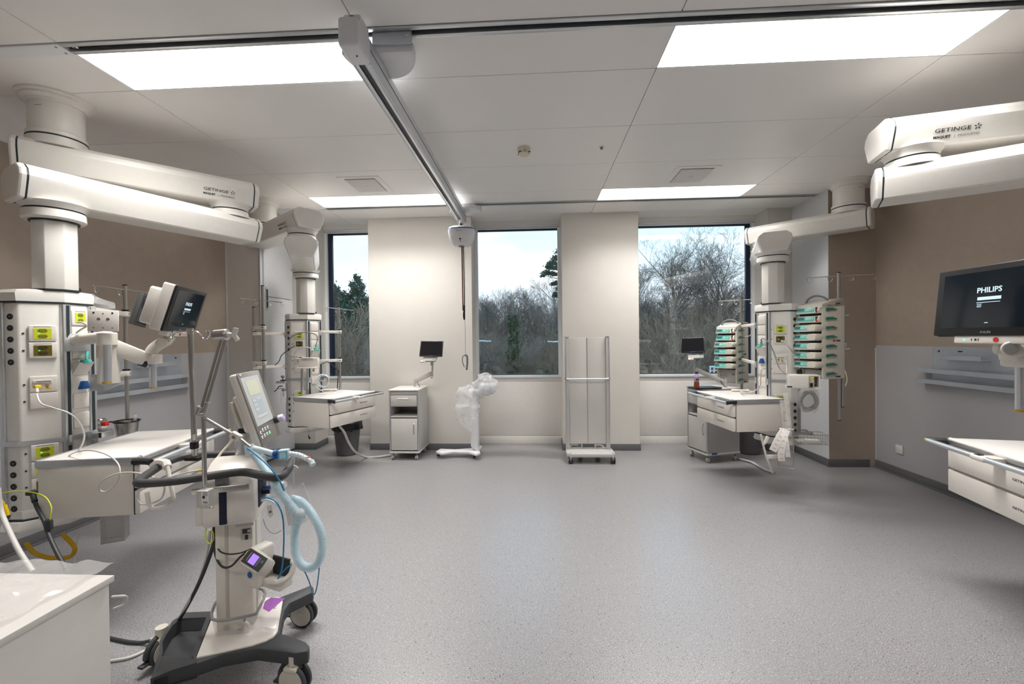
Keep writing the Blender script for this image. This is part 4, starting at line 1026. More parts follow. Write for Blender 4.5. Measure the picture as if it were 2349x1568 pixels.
# ---- waste bins
def bin_(lab, x, y, rb, rt_, h, bag):
    M = Matrix.Translation((x, y, 0)); t = thing('waste_bin', lab, 'waste bin', M, None)
    m = MB(M); pr = [(rb*.93, 0.0), (rb, .006), (rt_, h), (rt_+.006, h), (rt_+.006, h-.012), (rt_, h-.014)]
    m.lathe([(rb*.9, .001), (rb, .008), (rt_*.985, h)], 'bin_grey', 40, cap=False); m.lathe([(rb*.9, .001), (rb*.88, .012), (rt_*.955, h)], 'bin_grey', 40, cap=False)
    m.lathe([(.001, .004), (rb*.9, .004)], 'bin_grey', 40, cap=False)
    m.lathe([(rt_*.95, h), (rt_*.99, h+.004), (rt_*1.0, h-.004)], 'bin_grey', 40, cap=False); m.build('bin_body', t)
    if bag:
        rnd = random.Random(3); rings = []
        for z, k, am in ((h-.03, .90, .01), (h+.005, .97, .006), (h+.014, 1.02, .006), (h+.004, 1.07, .006), (h-.03, 1.075, .012), (h-.065, 1.07, .022), (h-.085, 1.06, .022)):
            rings.append([((rt_*k+am*noise.noise(Vector((math.cos(a)*3, math.sin(a)*3, z*14))))*math.cos(a), (rt_*k+am*noise.noise(Vector((math.cos(a)*3, math.sin(a)*3, z*14))))*math.sin(a), z+am*.9*noise.noise(Vector((math.cos(a)*4+5, math.sin(a)*4, 1)))) for a in [2*math.pi*q/64 for q in range(64)]])
        m = MB(M); m.loft(rings, 'bin_bag', cap=False); rings2 = [[(p[0]*.9, p[1]*.9, p[2]-.02*k) for p in rings[0]] for k in (0, 6)]
        m.loft([rings[0]]+[[(p[0]*.86, p[1]*.86, p[2]-.2) for p in rings[0]], [(p[0]*.3, p[1]*.3, p[2]-.3) for p in rings[0]]], 'bin_bag', cap=False); m.build('bin_liner', t, sm=60)
b = F(797, 1040, 0); bin_('grey waste bin with a black liner under the left drawer shelf', b.x, b.y, .128, .170, .40, True)
b = F(1716, 1037, 0); bin_('dark grey waste bin without a liner behind the right bedside cabinet', b.x, b.y, .135, .165, .40, False)
# ================================================================ MOBILE SCREEN, STAND, WALL FITTINGS
def cube_uv(*a): pass
# two-column mobile panel frame
yS = 5.22; X0, X1 = .352, .872
t = thing('mobile_screen', 'tall grey rolling screen with two aluminium uprights in front of the pier', 'mobile screen', ((X0+X1)/2, yS, 0))
for x in (X0+.022, X1-.022):
    m = MB(); m.box((x, yS, .77), (.040, .05, 1.36), 'cab_grey', .006); m.box((x+(-.018 if x < .6 else .018), yS-.004, .77), (.010, .056, 1.36), 'alu', .003); m.box((x, yS, 1.452), (.046, .056, .010), 'alu', .002); m.build('upright', t)
for a, b in ((X0+.044, (X0+X1)/2-.003), ((X0+X1)/2+.003, X1-.044)):
    m = MB(); m.box(((a+b)/2, yS+.006, .815), (b-a, .018, 1.255), 'cab_edge', .003); m.build('panel', t)
m = MB(); m.box(((X0+X1)/2, yS+.004, .815), (.006, .02, 1.255), 'alu', 0); m.build('joint_strip', t)
for x in (X0+.19, X1-.17):
    m = MB(); m.cyl((x, yS+.02, .10), (x, yS+.02, .20), .008, 'alu', 12); m.build('strut', t)
m = MB(); m.tube([(X0+.0, yS-.01, .958), (X0+.05, yS-.06, .956), (X1-.05, yS-.06, .956), (X1-.0, yS-.01, .958)], .0105, 'cool_white', 12)
for x in (X0, X1): m.cyl((x-.006, yS-.012, .958), (x+.006, yS-.012, .958), .012, 'dark_grey', 12)
m.build('push_bar', t)
m = MB(); m.prism([(X0-.005, yS-.18), (X0+.05, yS-.22), (X1-.02, yS-.22), (X1+.03, yS-.18), (X1+.03, yS+.02), (X1-.02, yS+.10), (X0+.05, yS+.10), (X0-.005, yS+.02)], .075, .118, 'cab_grey', bev=.01)
m.build('base', t)
m = MB(); 
for s_ in (0, 1):
    pts = [((X0+.05) if not s_ else (X1-.05), yS+.1, .10), ((X0+.08) if not s_ else (X1-.08), yS+.16, .12), ((X0+.16) if not s_ else (X1-.16), yS+.18, .115)]
    m.tube(smooth(pts, 5), .012, 'rack_grey', 8)
m.build('rear_brace', t)
for x, y in ((X0+.04, yS-.19), (X1+.0, yS-.19), (X0+.18, yS+.12), (X1-.13, yS+.12)): caster(t, Matrix.Translation((x, y, 0)), .042, 'rubber')

# wrapped medical stand
t = thing('wrapped_stand', 'white rolling stand with its top wrapped in a clear plastic bag, below the middle window', 'medical stand', (F(1092, 1046, 0).x, 5.33, 0))
m = MB(); z0_ = .062
pts = [V(x, y, 5.3) for x, y in ((1001, 1033), (1012, 1027), (1045, 1030), (1080, 1027), (1100, 1024), (1106, 1021), (1100, 1034), (1103, 1041), (1092, 1043), (1070, 1036), (1040, 1036), (1012, 1040))]
fl = []
for (x, y) in ((1000, 1034), (1010, 1028), (1044, 1029.5), (1078, 1027), (1098, 1021), (1106, 1021), (1099, 1031), (1102, 1037), (1092, 1040.5), (1074, 1035), (1040, 1034), (1012, 1038)): 
    p = F(x, y, .085); fl.append((p.x, p.y))
m.prism(fl[::-1], .055, .085, 'cool_white', bev=.008); m.build('base', t)
for (x, y) in ((1005, 1047), (1088, 1051), (1098, 1036)):
    p = F(x, y, 0); caster(t, Matrix.Translation((p.x, p.y+.02, 0)), .024, 'rubber')
m = MB(); a, b = V(1090, 1036, 5.34), V(1091, 906, 5.34); M = frame(a, b-a, (0, -1, 0)); L = (b-a).length
m = MB(); q = [V(1080, 1024, 5.28), V(1097, 1037, 5.24), V(1100, 1020, 5.36), V(1085, 1015, 5.40)]; top = [V(1081, 905, 5.30), V(1093, 905, 5.27), V(1098, 903, 5.36), V(1086, 903, 5.38)]
m.add(q+top, [(0, 1, 2, 3), (7, 6, 5, 4), (0, 4, 5, 1), (1, 5, 6, 2), (2, 6, 7, 3), (3, 7, 4, 0)], 'cool_white', bev=.006); m.build('column', t)
m = MB(); m.box(V(1120, 888, 5.32), (.21, .16, .10), 'cool_white', .03, seg=3); m.box(V(1095, 898, 5.32), (.12, .10, .06), 'cool_white', .015)
m.build('head_unit', t)
m = MB(); m.tube(smooth([V(1082, 925, 5.30), V(1066, 945, 5.28), V(1064, 970, 5.28), V(1080, 985, 5.28)]), .006, 'cable_white', 6); m.build('cable', t)
def drape(pts, mtl, parent, name, seed):
    """bag surface through a spine of (centre, half width, half depth)"""
    m = MB(); n = 44; rings = []; N_ = 36
    for i in range(N_+1):
        f = i/N_*(len(pts)-1); k = min(int(f), len(pts)-2); g_ = f-k; g_ = g_*g_*(3-2*g_)
        c = pts[k][0].lerp(pts[k+1][0], g_); a = pts[k][1]*(1-g_)+pts[k+1][1]*g_; b = pts[k][2]*(1-g_)+pts[k+1][2]*g_
        d = (pts[k+1][0]-pts[k][0]).normalized(); u = d.cross(Vector((0, 1, 0))).normalized(); ring = []
        for q in range(n):
            t_ = 2*math.pi*q/n; w = Vector((math.cos(t_), math.sin(t_), i*.09))
            r = 1+.30*noise.noise(w*1.6+Vector((seed, 0, 0)))+.20*(abs(noise.noise(w*3.6+Vector((0, seed, 0))))-.25)+.10*noise.noise(w*8)
            ring.append(c+u*a*math.cos(t_)*r+Vector((0, 1, 0))*b*math.sin(t_)*r)
        rings.append(ring)
    m.loft(rings, mtl); return m.build(name, parent, sm=75)
drape([(V(1143, 878, 5.3), .03, .03), (V(1128, 882, 5.3), .115, .09), (V(1112, 882, 5.3), .135, .11), (V(1098, 892, 5.3), .10, .09), (V(1086, 903, 5.3), .07, .08)], 'bag_clear', t, 'plastic_bag', 3)
drape([(V(1088, 892, 5.28), .07, .06), (V(1075, 906, 5.27), .15, .10), (V(1072, 930, 5.27), .155, .11), (V(1074, 955, 5.27), .125, .10), (V(1077, 975, 5.27), .07, .07), (V(1079, 990, 5.27), .015, .02)], 'bag_clear', t, 'plastic_bag', 8)
# wall storage plates
def wall_plate(lab, x, s):
    t = thing('wall_shelf', lab, 'wall shelf', (x, 3.85, .97), 'metal wall shelves')
    m = MB(); m.box((x-s*.006, 3.83, 1.148), (.004, .87, .345), 'zinc', .001, seg=1); pl = m.build('back_plate', t)
    m = MB()
    for y in (4.20, 3.48): m.cyl((x-s*.008, y, 1.285), (x-s*.0095, y, 1.285), .009, 'black', 12)
    m.box((x-s*.009, 4.0, 1.288), (.002, .04, .010), 'black', 0); m.build('screw_hole', pl)
    for y0, y1, z in ((3.74, 4.10, 1.235), (3.30, 4.36, 1.105), (3.30, 4.36, 1.005)):
        m = MB(); m.box((x-s*.045, (y0+y1)/2, z-.018), (.085, y1-y0, .004), 'zinc', .001, seg=1); m.box((x-s*.087, (y0+y1)/2, z), (.004, y1-y0, .040), 'zinc', .0015, seg=1)
        m.build('shelf', t)
    return t
wall_plate('brushed metal wall shelf on the left wall behind the infusion pole', XL, -1)
wall_plate('brushed metal wall shelf on the right wall behind the large monitor', XR, 1)
p = VX(2066, 1030, XR); M_ = Matrix.Translation((XR, p.y, p.z))
t = thing('wall_socket', 'white square blank socket low on the right grey wall', 'socket', M_)
m = MB(M_); m.box((-.012, 0, 0), (.014, .085, .085), 'white_gloss', .003); m.build('cover', t)
m = MB(M_); m.box((-.0195, 0, .008), (.002, .060, .045), 'cool_white', .001); m.build('rocker', t)
t = thing('pipe_reel', 'round green and white wall fitting half hidden behind the right monitor arm', 'wall fitting', VX(2310, 815, XR-.09))
c_ = VX(2305, 812, XR-.10); m = MB(); m.cyl(c_, c_+Vector((.03, 0, 0)), .055, 'cool_white', 24, bev=.004); m.build('rim', t)
m = MB(); m.cyl(c_-Vector((.002, 0, 0)), c_+Vector((.0, 0, 0)), .040, 'lever_green', 24); m.build('dial', t)

# ================================================================ EQUIPMENT ON THE PENDANTS
# pendant A: steel bucket, suction regulator with red knob, wire basket
c_ = V(291, 985, 2.95)
M_ = Matrix.Translation((c_.x, c_.y, zat(1012, 291, 2.95)))
t = thing('steel_bucket', 'stainless steel bucket with a black rim behind the large drawer shelf', 'bucket', M_)
m = MB(M_); m.lathe([(.050, 0), (.052, .004), (.070, .145)], 'steel', 36, cap=False); m.lathe([(.050, .0), (.048, .006), (.067, .143)], 'chrome', 36, cap=False); m.lathe([(.001, .004), (.050, .004)], 'steel', 36, cap=False); m.build('bucket_body', t)
m = MB(M_); m.tube([(.073*math.cos(a), .073*math.sin(a), .146) for a in [2*math.pi*k/36 for k in range(36)]], .006, 'black', 8, closed=True); m.tube(smooth([(-.072, 0, .145), (-.12, -.01, .140), (-.16, -.03, .135)]), .005, 'black', 8); m.build('rim_hoop', t)
m = MB(M_); m.tube([(.045, .01, .10), (.057, .012, .185)], .009, 'bag_clear', 8); m.build('tube_end', t)
t = thing('wall_regulator', 'chrome regulator with a red knob on a curved rail beside the nearest pendant', 'regulator', V(238, 985, 2.7))
m = MB(); m.cyl(V(226, 970, 2.7), V(240, 966, 2.7), .026, 'chrome', 20, bev=.006); m.box(V(232, 976, 2.7), (.05, .04, .035), 'cool_white', .006); m.box(V(232, 986, 2.68), (.07, .06, .012), 'steel', .003); m.build('body', t)
m = MB(); m.box(V(241, 971, 2.66), (.030, .03, .028), 'red', .005); m.build('knob', t)
t = thing('side_rail', 'curved grey accessory rail with a black mark below the regulator', 'rail', V(235, 1000, 2.62))
m = MB(); pr = smooth([V(212, 1000, 2.55), V(232, 998, 2.50), V(252, 994, 2.60), V(262, 990, 2.75), V(256, 986, 2.88)], 6)
rings = [[p+Vector((0, 0, dz))+Vector((dx, 0, 0)) for dx, dz in ((0, -.014), (0, .014), (-.012, .014), (-.012, -.014))] for p in pr]; m.loft(rings, 'alu'); m.build('rail_bar', t)
m = MB(); m.box(V(229.5, 998, 2.495), (.012, .008, .030), 'black', .001); m.build('mark', t)
m = MB(); m.box(V(210, 1010, 2.56), (.05, .04, .12), 'alu', .004); m.build('bracket', t)
def wire_basket(lab, M, w, d, h, step, r, mtl='steel', slope=0, cat='wire basket'):
    t = thing('wire_basket', lab, cat, M)
    m = MB(M); hw, hd = w/2, d/2
    for z in (0, h): m.tube([(-hw, -hd, z), (hw, -hd, z), (hw, hd, z), (-hw, hd, z)], r*1.9, mtl, 6, closed=True)
    m.build('rim_wire', t)
    m = MB(M); nx = max(2, round(w/step)); ny = max(2, round(d/step)); nz = max(1, round(h/step))
    for i in range(1, nz): m.tube([(-hw, -hd, h*i/nz), (hw, -hd, h*i/nz), (hw, hd, h*i/nz), (-hw, hd, h*i/nz)], r, mtl, 4, closed=True)
    for i in range(nx+1):
        x = -hw+w*i/nx; m.tube([(x, -hd, h), (x, -hd, 0), (x, hd, 0), (x, hd, h)], r, mtl, 4)
    for j in range(1, ny):
        y = -hd+d*j/ny; m.tube([(-hw, y, h), (-hw, y, 0), (hw, y, 0), (hw, y, h)], r, mtl, 4)
    m.build('mesh', t); return t
p = V(265, 1236, 2.52)
wb = wire_basket('narrow fine wire basket hanging under the large drawer shelf', rotz((p.x, p.y, p.z), 30), .11, .09, .20, .0085, .0012)
# pendant B fittings: white communication box on a post, suction jar, thermometer arm etc.
def device_box(lab, c, M, w, d, h):
    t = thing('device_holder', lab, 'device holder', M); 
    m = MB(M)
    m.box((0, 0, h-.006), (w, d, .012), 'white_gloss', .003); m.box((0, 0, .006), (w*1.08, d*1.05, .012), 'white_gloss', .004)
    m.box((w*.5-.006, 0, h/2), (.010, d, h), 'white_plastic', .002); m.box((0, d/2-.006, h/2), (w, .010, h), 'white_plastic', .002); m.build('holder_frame', t)
    m = MB(M); m.box((-w*.18, -d*.10, h*.5), (w*.64, d*.9, h*.92), 'white_gloss', .006)
    for x in (-w*.38, -w*.02):
        for z in (h*.25, h*.75): m.box((x, -d*.552, z), (w*.15, .002, .006), 'laminate', 0)
    m.build('module_body', t)
    m = MB(M); m.box((w*.15, -d*.50, h*.5), (w*.02, d*.3, h*.85), 'cable_grey', .002)
    m.box((w*.22, -d*.30, h*.46), (w*.16, d*.5, h*.84), 'rack_grey', .003); m.box((w*.22, -d*.56, h*.78), (w*.12, .003, h*.12), 'yellow', 0)
    m.box((w*.20, -d*.56, h*.28), (w*.11, .006, h*.30), 'black', .001); m.cyl((w*.29, -d*.56, h*.42), (w*.29, -d*.59, h*.42), .007, 'brass', 12); m.build('connector_panel', t)
    m = MB(M); m.box((-w*.48, -d*.53, .014), (.04, .006, .012), 'print_dark', .001); m.build('marking', t)
    return t
c_ = V(1847, 876, 4.02); MB_ = rotz((c_.x-.02, c_.y, zat(889, 1847, 4.02)), -20)
device_box('white module holder with a black connector on the right side of the right pendant', c_, MB_, .235, .13, .12)
m = MB(); c2_ = V(1834, 852, 4.08); m.box(c2_, (.045, .03, .05), 'black', .012, seg=3); m.cyl(c2_-Vector((0, 0, .02)), c2_-Vector((0, 0, .05)), .006, 'black', 8)
tag(m.build('black_handset'), 'small black rounded device standing on top of the white module holder', 'device')
c_ = V(709, 826, 4.66); Mb_ = rotz((c_.x, c_.y, zat(845, 709, 4.66)), 10)
t = thing('device_holder', 'white module holder on a steel post at the left far pendant', 'device holder', Mb_)
m = MB(Mb_); m.box((0, 0, .06), (.205, .07, .115), 'white_gloss', .006); m.box((.0, -.02, .118), (.12, .10, .010), 'white_gloss', .004); m.box((-.0, -.03, .012), (.20, .12, .014), 'white_gloss', .005)
m.build('module_body', t)
m = MB(Mb_)
for x in (-.06, .05):
    for z in (.035, .09): m.box((x, -.036, z), (.04, .002, .005), 'laminate', 0)
m.box((-.085, -.01, .125), (.03, .02, .010), 'black', .002); m.cyl((.06, -.05, .0), (.06, -.05, -.03), .010, 'cable_grey', 10); m.build('marking', t)
m = MB(); pp = V(693, 870, 4.60); m.cyl(V(693, 845, 4.60), V(693, 904, 4.60), .014, 'steel', 16)
tag(m.build('device_post'), 'short steel post standing under the white module holder', 'post')
t = thing('suction_jar', 'small glass suction jar with black tubing left of the left far pendant', 'suction jar', V(651, 922, 4.75))
m = MB(); a = V(651, 923, 4.75); Mj = Matrix.Translation(a); m = MB(Mj); m.lathe([(.028, 0), (.030, .005), (.030, .12), (.024, .13)], 'clear_plastic', 20); m.build('jar', t)
m = MB(Mj); m.cyl((0, 0, .13), (0, 0, .155), .020, 'mid_grey', 16); m.cyl((0, 0, .07), (0, 0, .13), .007, 'dark_grey', 8); m.box((-.02, 0, .16), (.07, .02, .012), 'rack_grey', .003); m.build('lid', t)
m = MB(); m.tube(smooth([V(648, 885, 4.75), V(640, 886, 4.75), V(635, 893, 4.75), V(629, 898, 4.75)]), .005, 'black', 8); m.build('tubing', t)
t = thing('pole_clamp', 'grey rail clamp with a round knob left of the left far pendant', 'clamp', V(648, 876, 4.70))
m = MB(); m.box(V(646, 876, 4.70), (.10, .05, .026), 'alu', .004); m.box(V(650, 872, 4.70), (.05, .04, .012), 'black', .003); m.build('clamp_body', t)
m = MB(); m.ball(V(648.5, 863, 4.70), .022, 'mid_grey', sc=(1, .8, .8)); m.cyl(V(649, 866, 4.70), V(649, 872, 4.70), .008, 'mid_grey', 8); m.build('knob', t)
for (x, y, Y_, lab) in ((662, 878, 4.62, 'left'), (707, 880, 4.55, 'right')): pass
t = thing('tubing_coil', 'loop of clear tubing hanging in front of the left far pendant', 'tubing', V(741, 880, 4.55))
m = MB(); m.tube([V(741+14*math.cos(a), 873+15*math.sin(a), 4.55+.02*math.sin(3*a)) for a in [2*math.pi*k/40 for k in range(40)]], .005, 'elbow_clear', 6, closed=True)
m.tube([V(743+12*math.cos(a), 873+13*math.sin(a), 4.53) for a in [2*math.pi*k/40 for k in range(40)]], .004, 'elbow_clear', 6, closed=True); m.build('coil', t)
m = MB(); m.tube(smooth([V(727, 873, 4.55), V(727, 885, 4.55), V(733, 893, 4.55), V(742, 897, 4.56)]), .0045, 'elbow_clear', 6); m.build('tail', t)
t = thing('blood_pressure_holder', 'grey cuff connector mounted behind the loop of clear tubing', 'connector', V(745, 866, 4.7))
m = MB(); m.box(V(744, 866, 4.7), (.07, .05, .045), 'mid_grey', .008); m.build('body', t); m = MB(); m.cyl(V(746, 870, 4.67), V(746, 870, 4.64), .016, 'rack_grey', 14); m.build('port', t)
# handsets on the drawer shelves
def handset(lab, M):
    t = thing('bed_handset', lab, 'handset', M); m = MB(M)
    m.box((0, 0, .012), (.14, .05, .022), 'pump_cream', .009, seg=3); m.ball((.085, .0, .014), .026, 'pump_cream', sc=(1, .9, .55)); m.build('body', t)
    m = MB(M); m.box((-.03, 0, .024), (.05, .03, .003), 'white_gloss', .001); m.build('key', t)
p = F(751, 896.5, .85); handset('cream handset lying at the back of the left far drawer shelf', rotz((p.x, p.y, .85), 12))
p = F(1694, 897.5, .85); handset('cream handset lying on the drawer shelf by the right window', rotz((p.x, p.y, .85), -20))
# right pendant: bag of coiled cable, wire baskets, paper strips
t = thing('cable_bag', 'clear plastic bag with coiled grey cable hanging at the right pendant', 'cable bag', V(1855, 950, 4.15))
m = MB()
for k in range(9):
    rx, ry = 17+random.uniform(-2, 4), 22+random.uniform(-4, 4); ox, oy = random.uniform(-3, 3), random.uniform(-4, 4); ph = random.uniform(0, 6)
    m.tube([V(1854+ox+rx*math.cos(a), 921+oy+ry*math.sin(a)+3*math.sin(2*a+ph), 4.15+.02*math.sin(3*a+ph)) for a in [2*math.pi*q/36 for q in range(36)]], .005, 'rack_grey', 6, closed=True)
m.build('cable_coil', t)
m = MB(); rings = []
for z, k in ((892, .7), (900, .95), (920, 1.0), (938, .85), (946, .55)):
    rings.append([V(1855+24*k*math.cos(a), z, 4.15)+Vector((0, .045*math.sin(a), 0)) for a in [2*math.pi*q/20 for q in range(20)]])
m.loft(rings, 'bag_clear' if 0 else 'clear_plastic', cap=False); m.build('bag', t)
p = V(1856, 1014, 4.25); wire_basket('shallow wire basket with a cream packet at the foot of the right pendant', rotz((p.x, p.y, p.z), -8), .27, .16, .085, .03, .0013)
m = MB(rotz((p.x-.02, p.y, p.z+.004), -14)); m.box((0, 0, .010), (.20, .11, .018), 'pump_cream', .006, seg=3); m.box((.03, -.02, .024), (.12, .07, .012), 'paper', .004)
tag(m.build('packet'), 'cream packet lying in the shallow wire basket', 'packet')
m = MB(); m.box(V(1842, 994, 4.28), (.18, .012, .030), 'steel', .003); m.tube(smooth([V(1833, 986, 4.3), V(1848, 986, 4.34), V(1856, 991, 4.36)]), .005, 'steel', 6)
tag(m.build('basket_bracket'), 'steel bracket holding the shallow wire basket at the right pendant', 'bracket')
p = V(1803, 1069, 3.98); wbk = wire_basket('tall fine wire basket with wrapped packages beside the right drawer shelf', rotz((p.x, p.y, p.z), -25), .115, .09, .34, .011, .0012)
def strip(lab, pts, w, mt='paper', cat='package', grp=None):
    t = thing('wrapped_package', lab, cat, pts[-1], grp)
    m = MB(); pp = smooth(pts, 6); n = len(pp); L, Rr = [], []
    for i, q in enumerate(pp):
        d = (pp[min(i+1, n-1)]-pp[max(i-1, 0)]).normalized(); s = d.cross(Vector((-.45, -.89, 0))).normalized(); L.append(q-s*w/2); Rr.append(q+s*w/2)
    off = Vector((.0, .006, 0)); rings = [[L[i], Rr[i], Rr[i]+off, L[i]+off] for i in range(n)]
    m.loft(rings, mt); m.build('wrapper', t)
    m = MB()
    for i in range(3, n-2, 3):
        q = pp[i]-Vector((0, .0012, 0)); s = (Rr[i]-L[i]).normalized(); d = (pp[i+1]-pp[i]).normalized()*.007
        m.add([q-s*w*.26, q+s*w*.22, q+s*w*.22+d, q-s*w*.26+d], [(0, 1, 2, 3)], 'print_red'); 
    m.build('print', t)
Yp = 3.92
strip('white wrapped package hanging to the lower left out of the tall wire basket', [V(1800, 985, Yp), V(1790, 1000, Yp-.03), V(1781, 1018, Yp-.04), V(1773, 1034, Yp-.03)], .055, grp='packages in the tall wire basket')
strip('white wrapped package bent over the rim, hanging straight down', [V(1806, 985, Yp-.01), V(1797, 1010, Yp-.05), V(1792, 1040, Yp-.05), V(1794, 1057, Yp-.04)], .05, grp='packages in the tall wire basket')
strip('white wrapped package at the right of the bundle in the tall wire basket', [V(1799, 990, Yp-.02), V(1804, 1015, Yp-.06), V(1808, 1048, Yp-.05)], .036, grp='packages in the tall wire basket')
strip('long translucent package standing upright in the tall wire basket', [V(1806, 1000, Yp+.04), V(1802, 965, Yp+.03), V(1798, 930, Yp+.02), V(1797, 918, Yp+.02)], .05, 'sheet_clear', grp='packages in the tall wire basket')
strip('long pale package standing upright behind the bundle', [V(1812, 1000, Yp+.05), V(1808, 950, Yp+.04), V(1803, 900, Yp+.03)], .035, 'sheet_clear', grp='packages in the tall wire basket')
t = thing('gas_bracket', 'white folded bracket with a strap hanging under the right drawer shelf', 'bracket', V(1770, 1050, 4.05))
m = MB(); m.tube([V(1745, 996, 4.05), V(1750, 1018, 4.05), V(1757, 1045, 4.05), V(1772, 1085, 4.05)], .010, 'cable_white', 4); m.build('strap', t)
m = MB(); m.box(V(1776, 1047, 4.05), (.13, .02, .035), 'white_plastic', .003); m.tube([V(1762, 1000, 4.05), V(1755, 1015, 4.05), V(1750, 1018, 4.05)], .014, 'white_plastic', 4); m.build('bracket_plate', t)

# grey clamp cones behind the right pump rack, blue label on the right cabinet, folded clear hood behind the nearest pendant
for k, (x, y, lab) in enumerate(((1941, 724, 'upper grey clamp screw sticking out behind the right pump rack'), (1943, 801, 'lower grey clamp screw sticking out behind the right pump rack'))):
    m = MB(); a = V(x-8, y+1, 4.22); b = V(x+7, y-1, 4.20); m.cyl(a, b, .020, 'device_grey', 16, r2=.014, bev=.003); tag(m.build('clamp_screw'), lab, 'clamp', 'clamp screws behind the right pump rack')
m = MB(MCab); m.box((.365, .09, .105), (.004, .07, .018), 'blue', .001); tag(m.build('cabinet_label'), 'small blue label low on the side of the right bedside cabinet', 'label')
m = MB(); rings = []
for i in range(12):
    f = i/11; x0, y0 = 213+50*f, 672+22*f**.6; x1, y1 = 210+54*f, 708
    a, b = V(x0, y0, 2.75+.1*f), V(x1, y1, 2.75+.1*f); w_ = Vector((0, .03*math.sin(f*3.1)+.004, 0)); rings.append([a, (a+b)/2-w_*1.4, b, (a+b)/2+w_])
m.loft(rings, 'bag_clear'); tag(m.build('clear_hood'), 'clear plastic bag tucked behind the top of the nearest left pendant', 'plastic bag')
# ================================================================ VENTILATOR (foreground)
VO = F(560, 1400, 0)
t = thing('ventilator', 'large white and grey ventilator on a dark wheeled trolley in the left foreground', 'ventilator', (VO.x, VO.y, 0))
zt = .185
def FP(l, z): return [tuple(F(x, y, z))[:2] for x, y in l]
def ccw(p):
    a = sum(p[i][0]*p[(i+1) % len(p)][1]-p[(i+1) % len(p)][0]*p[i][1] for i in range(len(p))); return p if a > 0 else p[::-1]
m = MB()
front = FP([(637, 1449), (662, 1455), (701, 1470), (711, 1480), (707, 1492), (678, 1497), (590, 1486), (511, 1500), (453, 1520), (392, 1538), (345, 1558), (350, 1535), (362, 1500), (449.6, 1508), (579, 1479), (623, 1462)], zt)
m.prism(ccw(front), zt-.055, zt, 'dark_grey', bev=.008)
back = FP([(649, 1377), (640, 1369), (700, 1346), (714, 1340), (720, 1346), (718, 1357), (664, 1382), (652, 1400), (641, 1455), (630, 1452)], zt)
m.prism(ccw(back), zt-.055, zt, 'dark_grey', bev=.008)
m.build('trolley_frame', t)
m = MB(); pl = FP([(449.6, 1508), (579, 1479), (610, 1469), (628, 1459), (637, 1447), (649, 1377), (645, 1371), (637, 1368.6), (560, 1372), (490.5, 1404)], zt+.004)
m.prism(ccw(pl), zt-.04, zt+.006, 'white_gloss', bev=.004); m.build('trolley_deck', t)
# moulded dark tray with a recessed cup
m = MB(); outer = FP([(449, 1508), (452, 1520), (392, 1538), (345, 1558), (356, 1535), (366, 1500), (366, 1470), (378, 1450), (395, 1425), (422, 1405), (489, 1402)], zt)
m.prism(ccw(outer), zt-.06, zt-.048, 'dark_grey'); 
oc = ccw(outer); n = len(oc); cx_ = sum(p[0] for p in oc)/n; cy_ = sum(p[1] for p in oc)/n
inn = [(cx_+(x-cx_)*.82, cy_+(y-cy_)*.80) for x, y in oc]; low = [(cx_+(x-cx_)*.74, cy_+(y-cy_)*.72) for x, y in oc]
m.loft([[(x, y, zt-.055) for x, y in oc], [(x, y, zt+.002) for x, y in oc], [(x, y, zt+.002) for x, y in inn], [(x, y, zt-.046) for x, y in low]], 'dark_grey', cap=False); m.build('cup_tray', t, sm=30)
def big_caster(px, py, ang, name='wheel'):
    c = F(px, py, 0); M = rotz((c.x, c.y, 0), ang); r = .064
    m = MB(M)
    for s_ in (-1, 1):
        prof = [(r-.006, s_*.008), (r, s_*.012), (r, s_*.022), (r-.005, s_*.027), (r-.010, s_*.027)]
        m.loft([[(q*math.cos(a), y, r+q*math.sin(a)) for a in [2*math.pi*k/36 for k in range(36)]] for q, y in prof], 'dark_grey')
    w = m.build(name, t)
    m = MB(M)
    for s_ in (-1, 1): m.cyl((0, s_*.020, r), (0, s_*.0285, r), r-.009, 'pump_cream', 36, bev=.002); m.cyl((0, s_*.028, r), (0, s_*.031, r), .018, 'pump_cream', 20, bev=.002)
    m.build('wheel_disc', w)
    m = MB(M); m.box((0, 0, r+.052), (.06, .07, .020), 'pump_cream', .008); m.cyl((0, 0, r+.05), (0, 0, zt-.02), .024, 'pump_cream', 16)
    arcp = [((r+.004)*math.cos(a), 0, r+(r+.004)*math.sin(a)) for a in [R(d) for d in range(60, 185, 12)]]
    m.tube(arcp, .012, 'dark_grey', 8); m.box((-.07, 0, r-.02), (.05, .03, .012), 'dark_grey', .005); m.build('caster_fork', t)
big_caster(697, 1432, -6); big_caster(677, 1590, -10); big_caster(372, 1520, 78)
# lift column
h = 20
C0 = V(580, 1300, 1.86); Mc = rotz((C0.x, C0.y, 0), h)
m = MB(Mc); m.box((-.072, .075, (.19+.70)/2), (.145, .15, .70-.19), 'white_plastic', .008); m.box((-.10, -.0015, .44), (.012, .003, .48), 'rack_grey', .001); m.box((.001, .06, .44), (.003, .020, .48), 'rack_grey', .001)
m.build('lift_column', t)
m = MB(Mc); m.box((-.022, -.001, .60), (.045, .002, .050), 'rack_grey', 0); m.box((-.022, -.003, .612), (.03, .002, .02), 'print_dark', 0); m.box((-.022, -.003, .585), (.012, .002, .02), 'print_dark', 0); m.box((-.012, -.0035, .612), (.012, .002, .012), 'print_red', 0); m.box((-.03, -.001, .64), (.07, .002, .012), 'rack_grey', 0); m.build('warning_label', t)
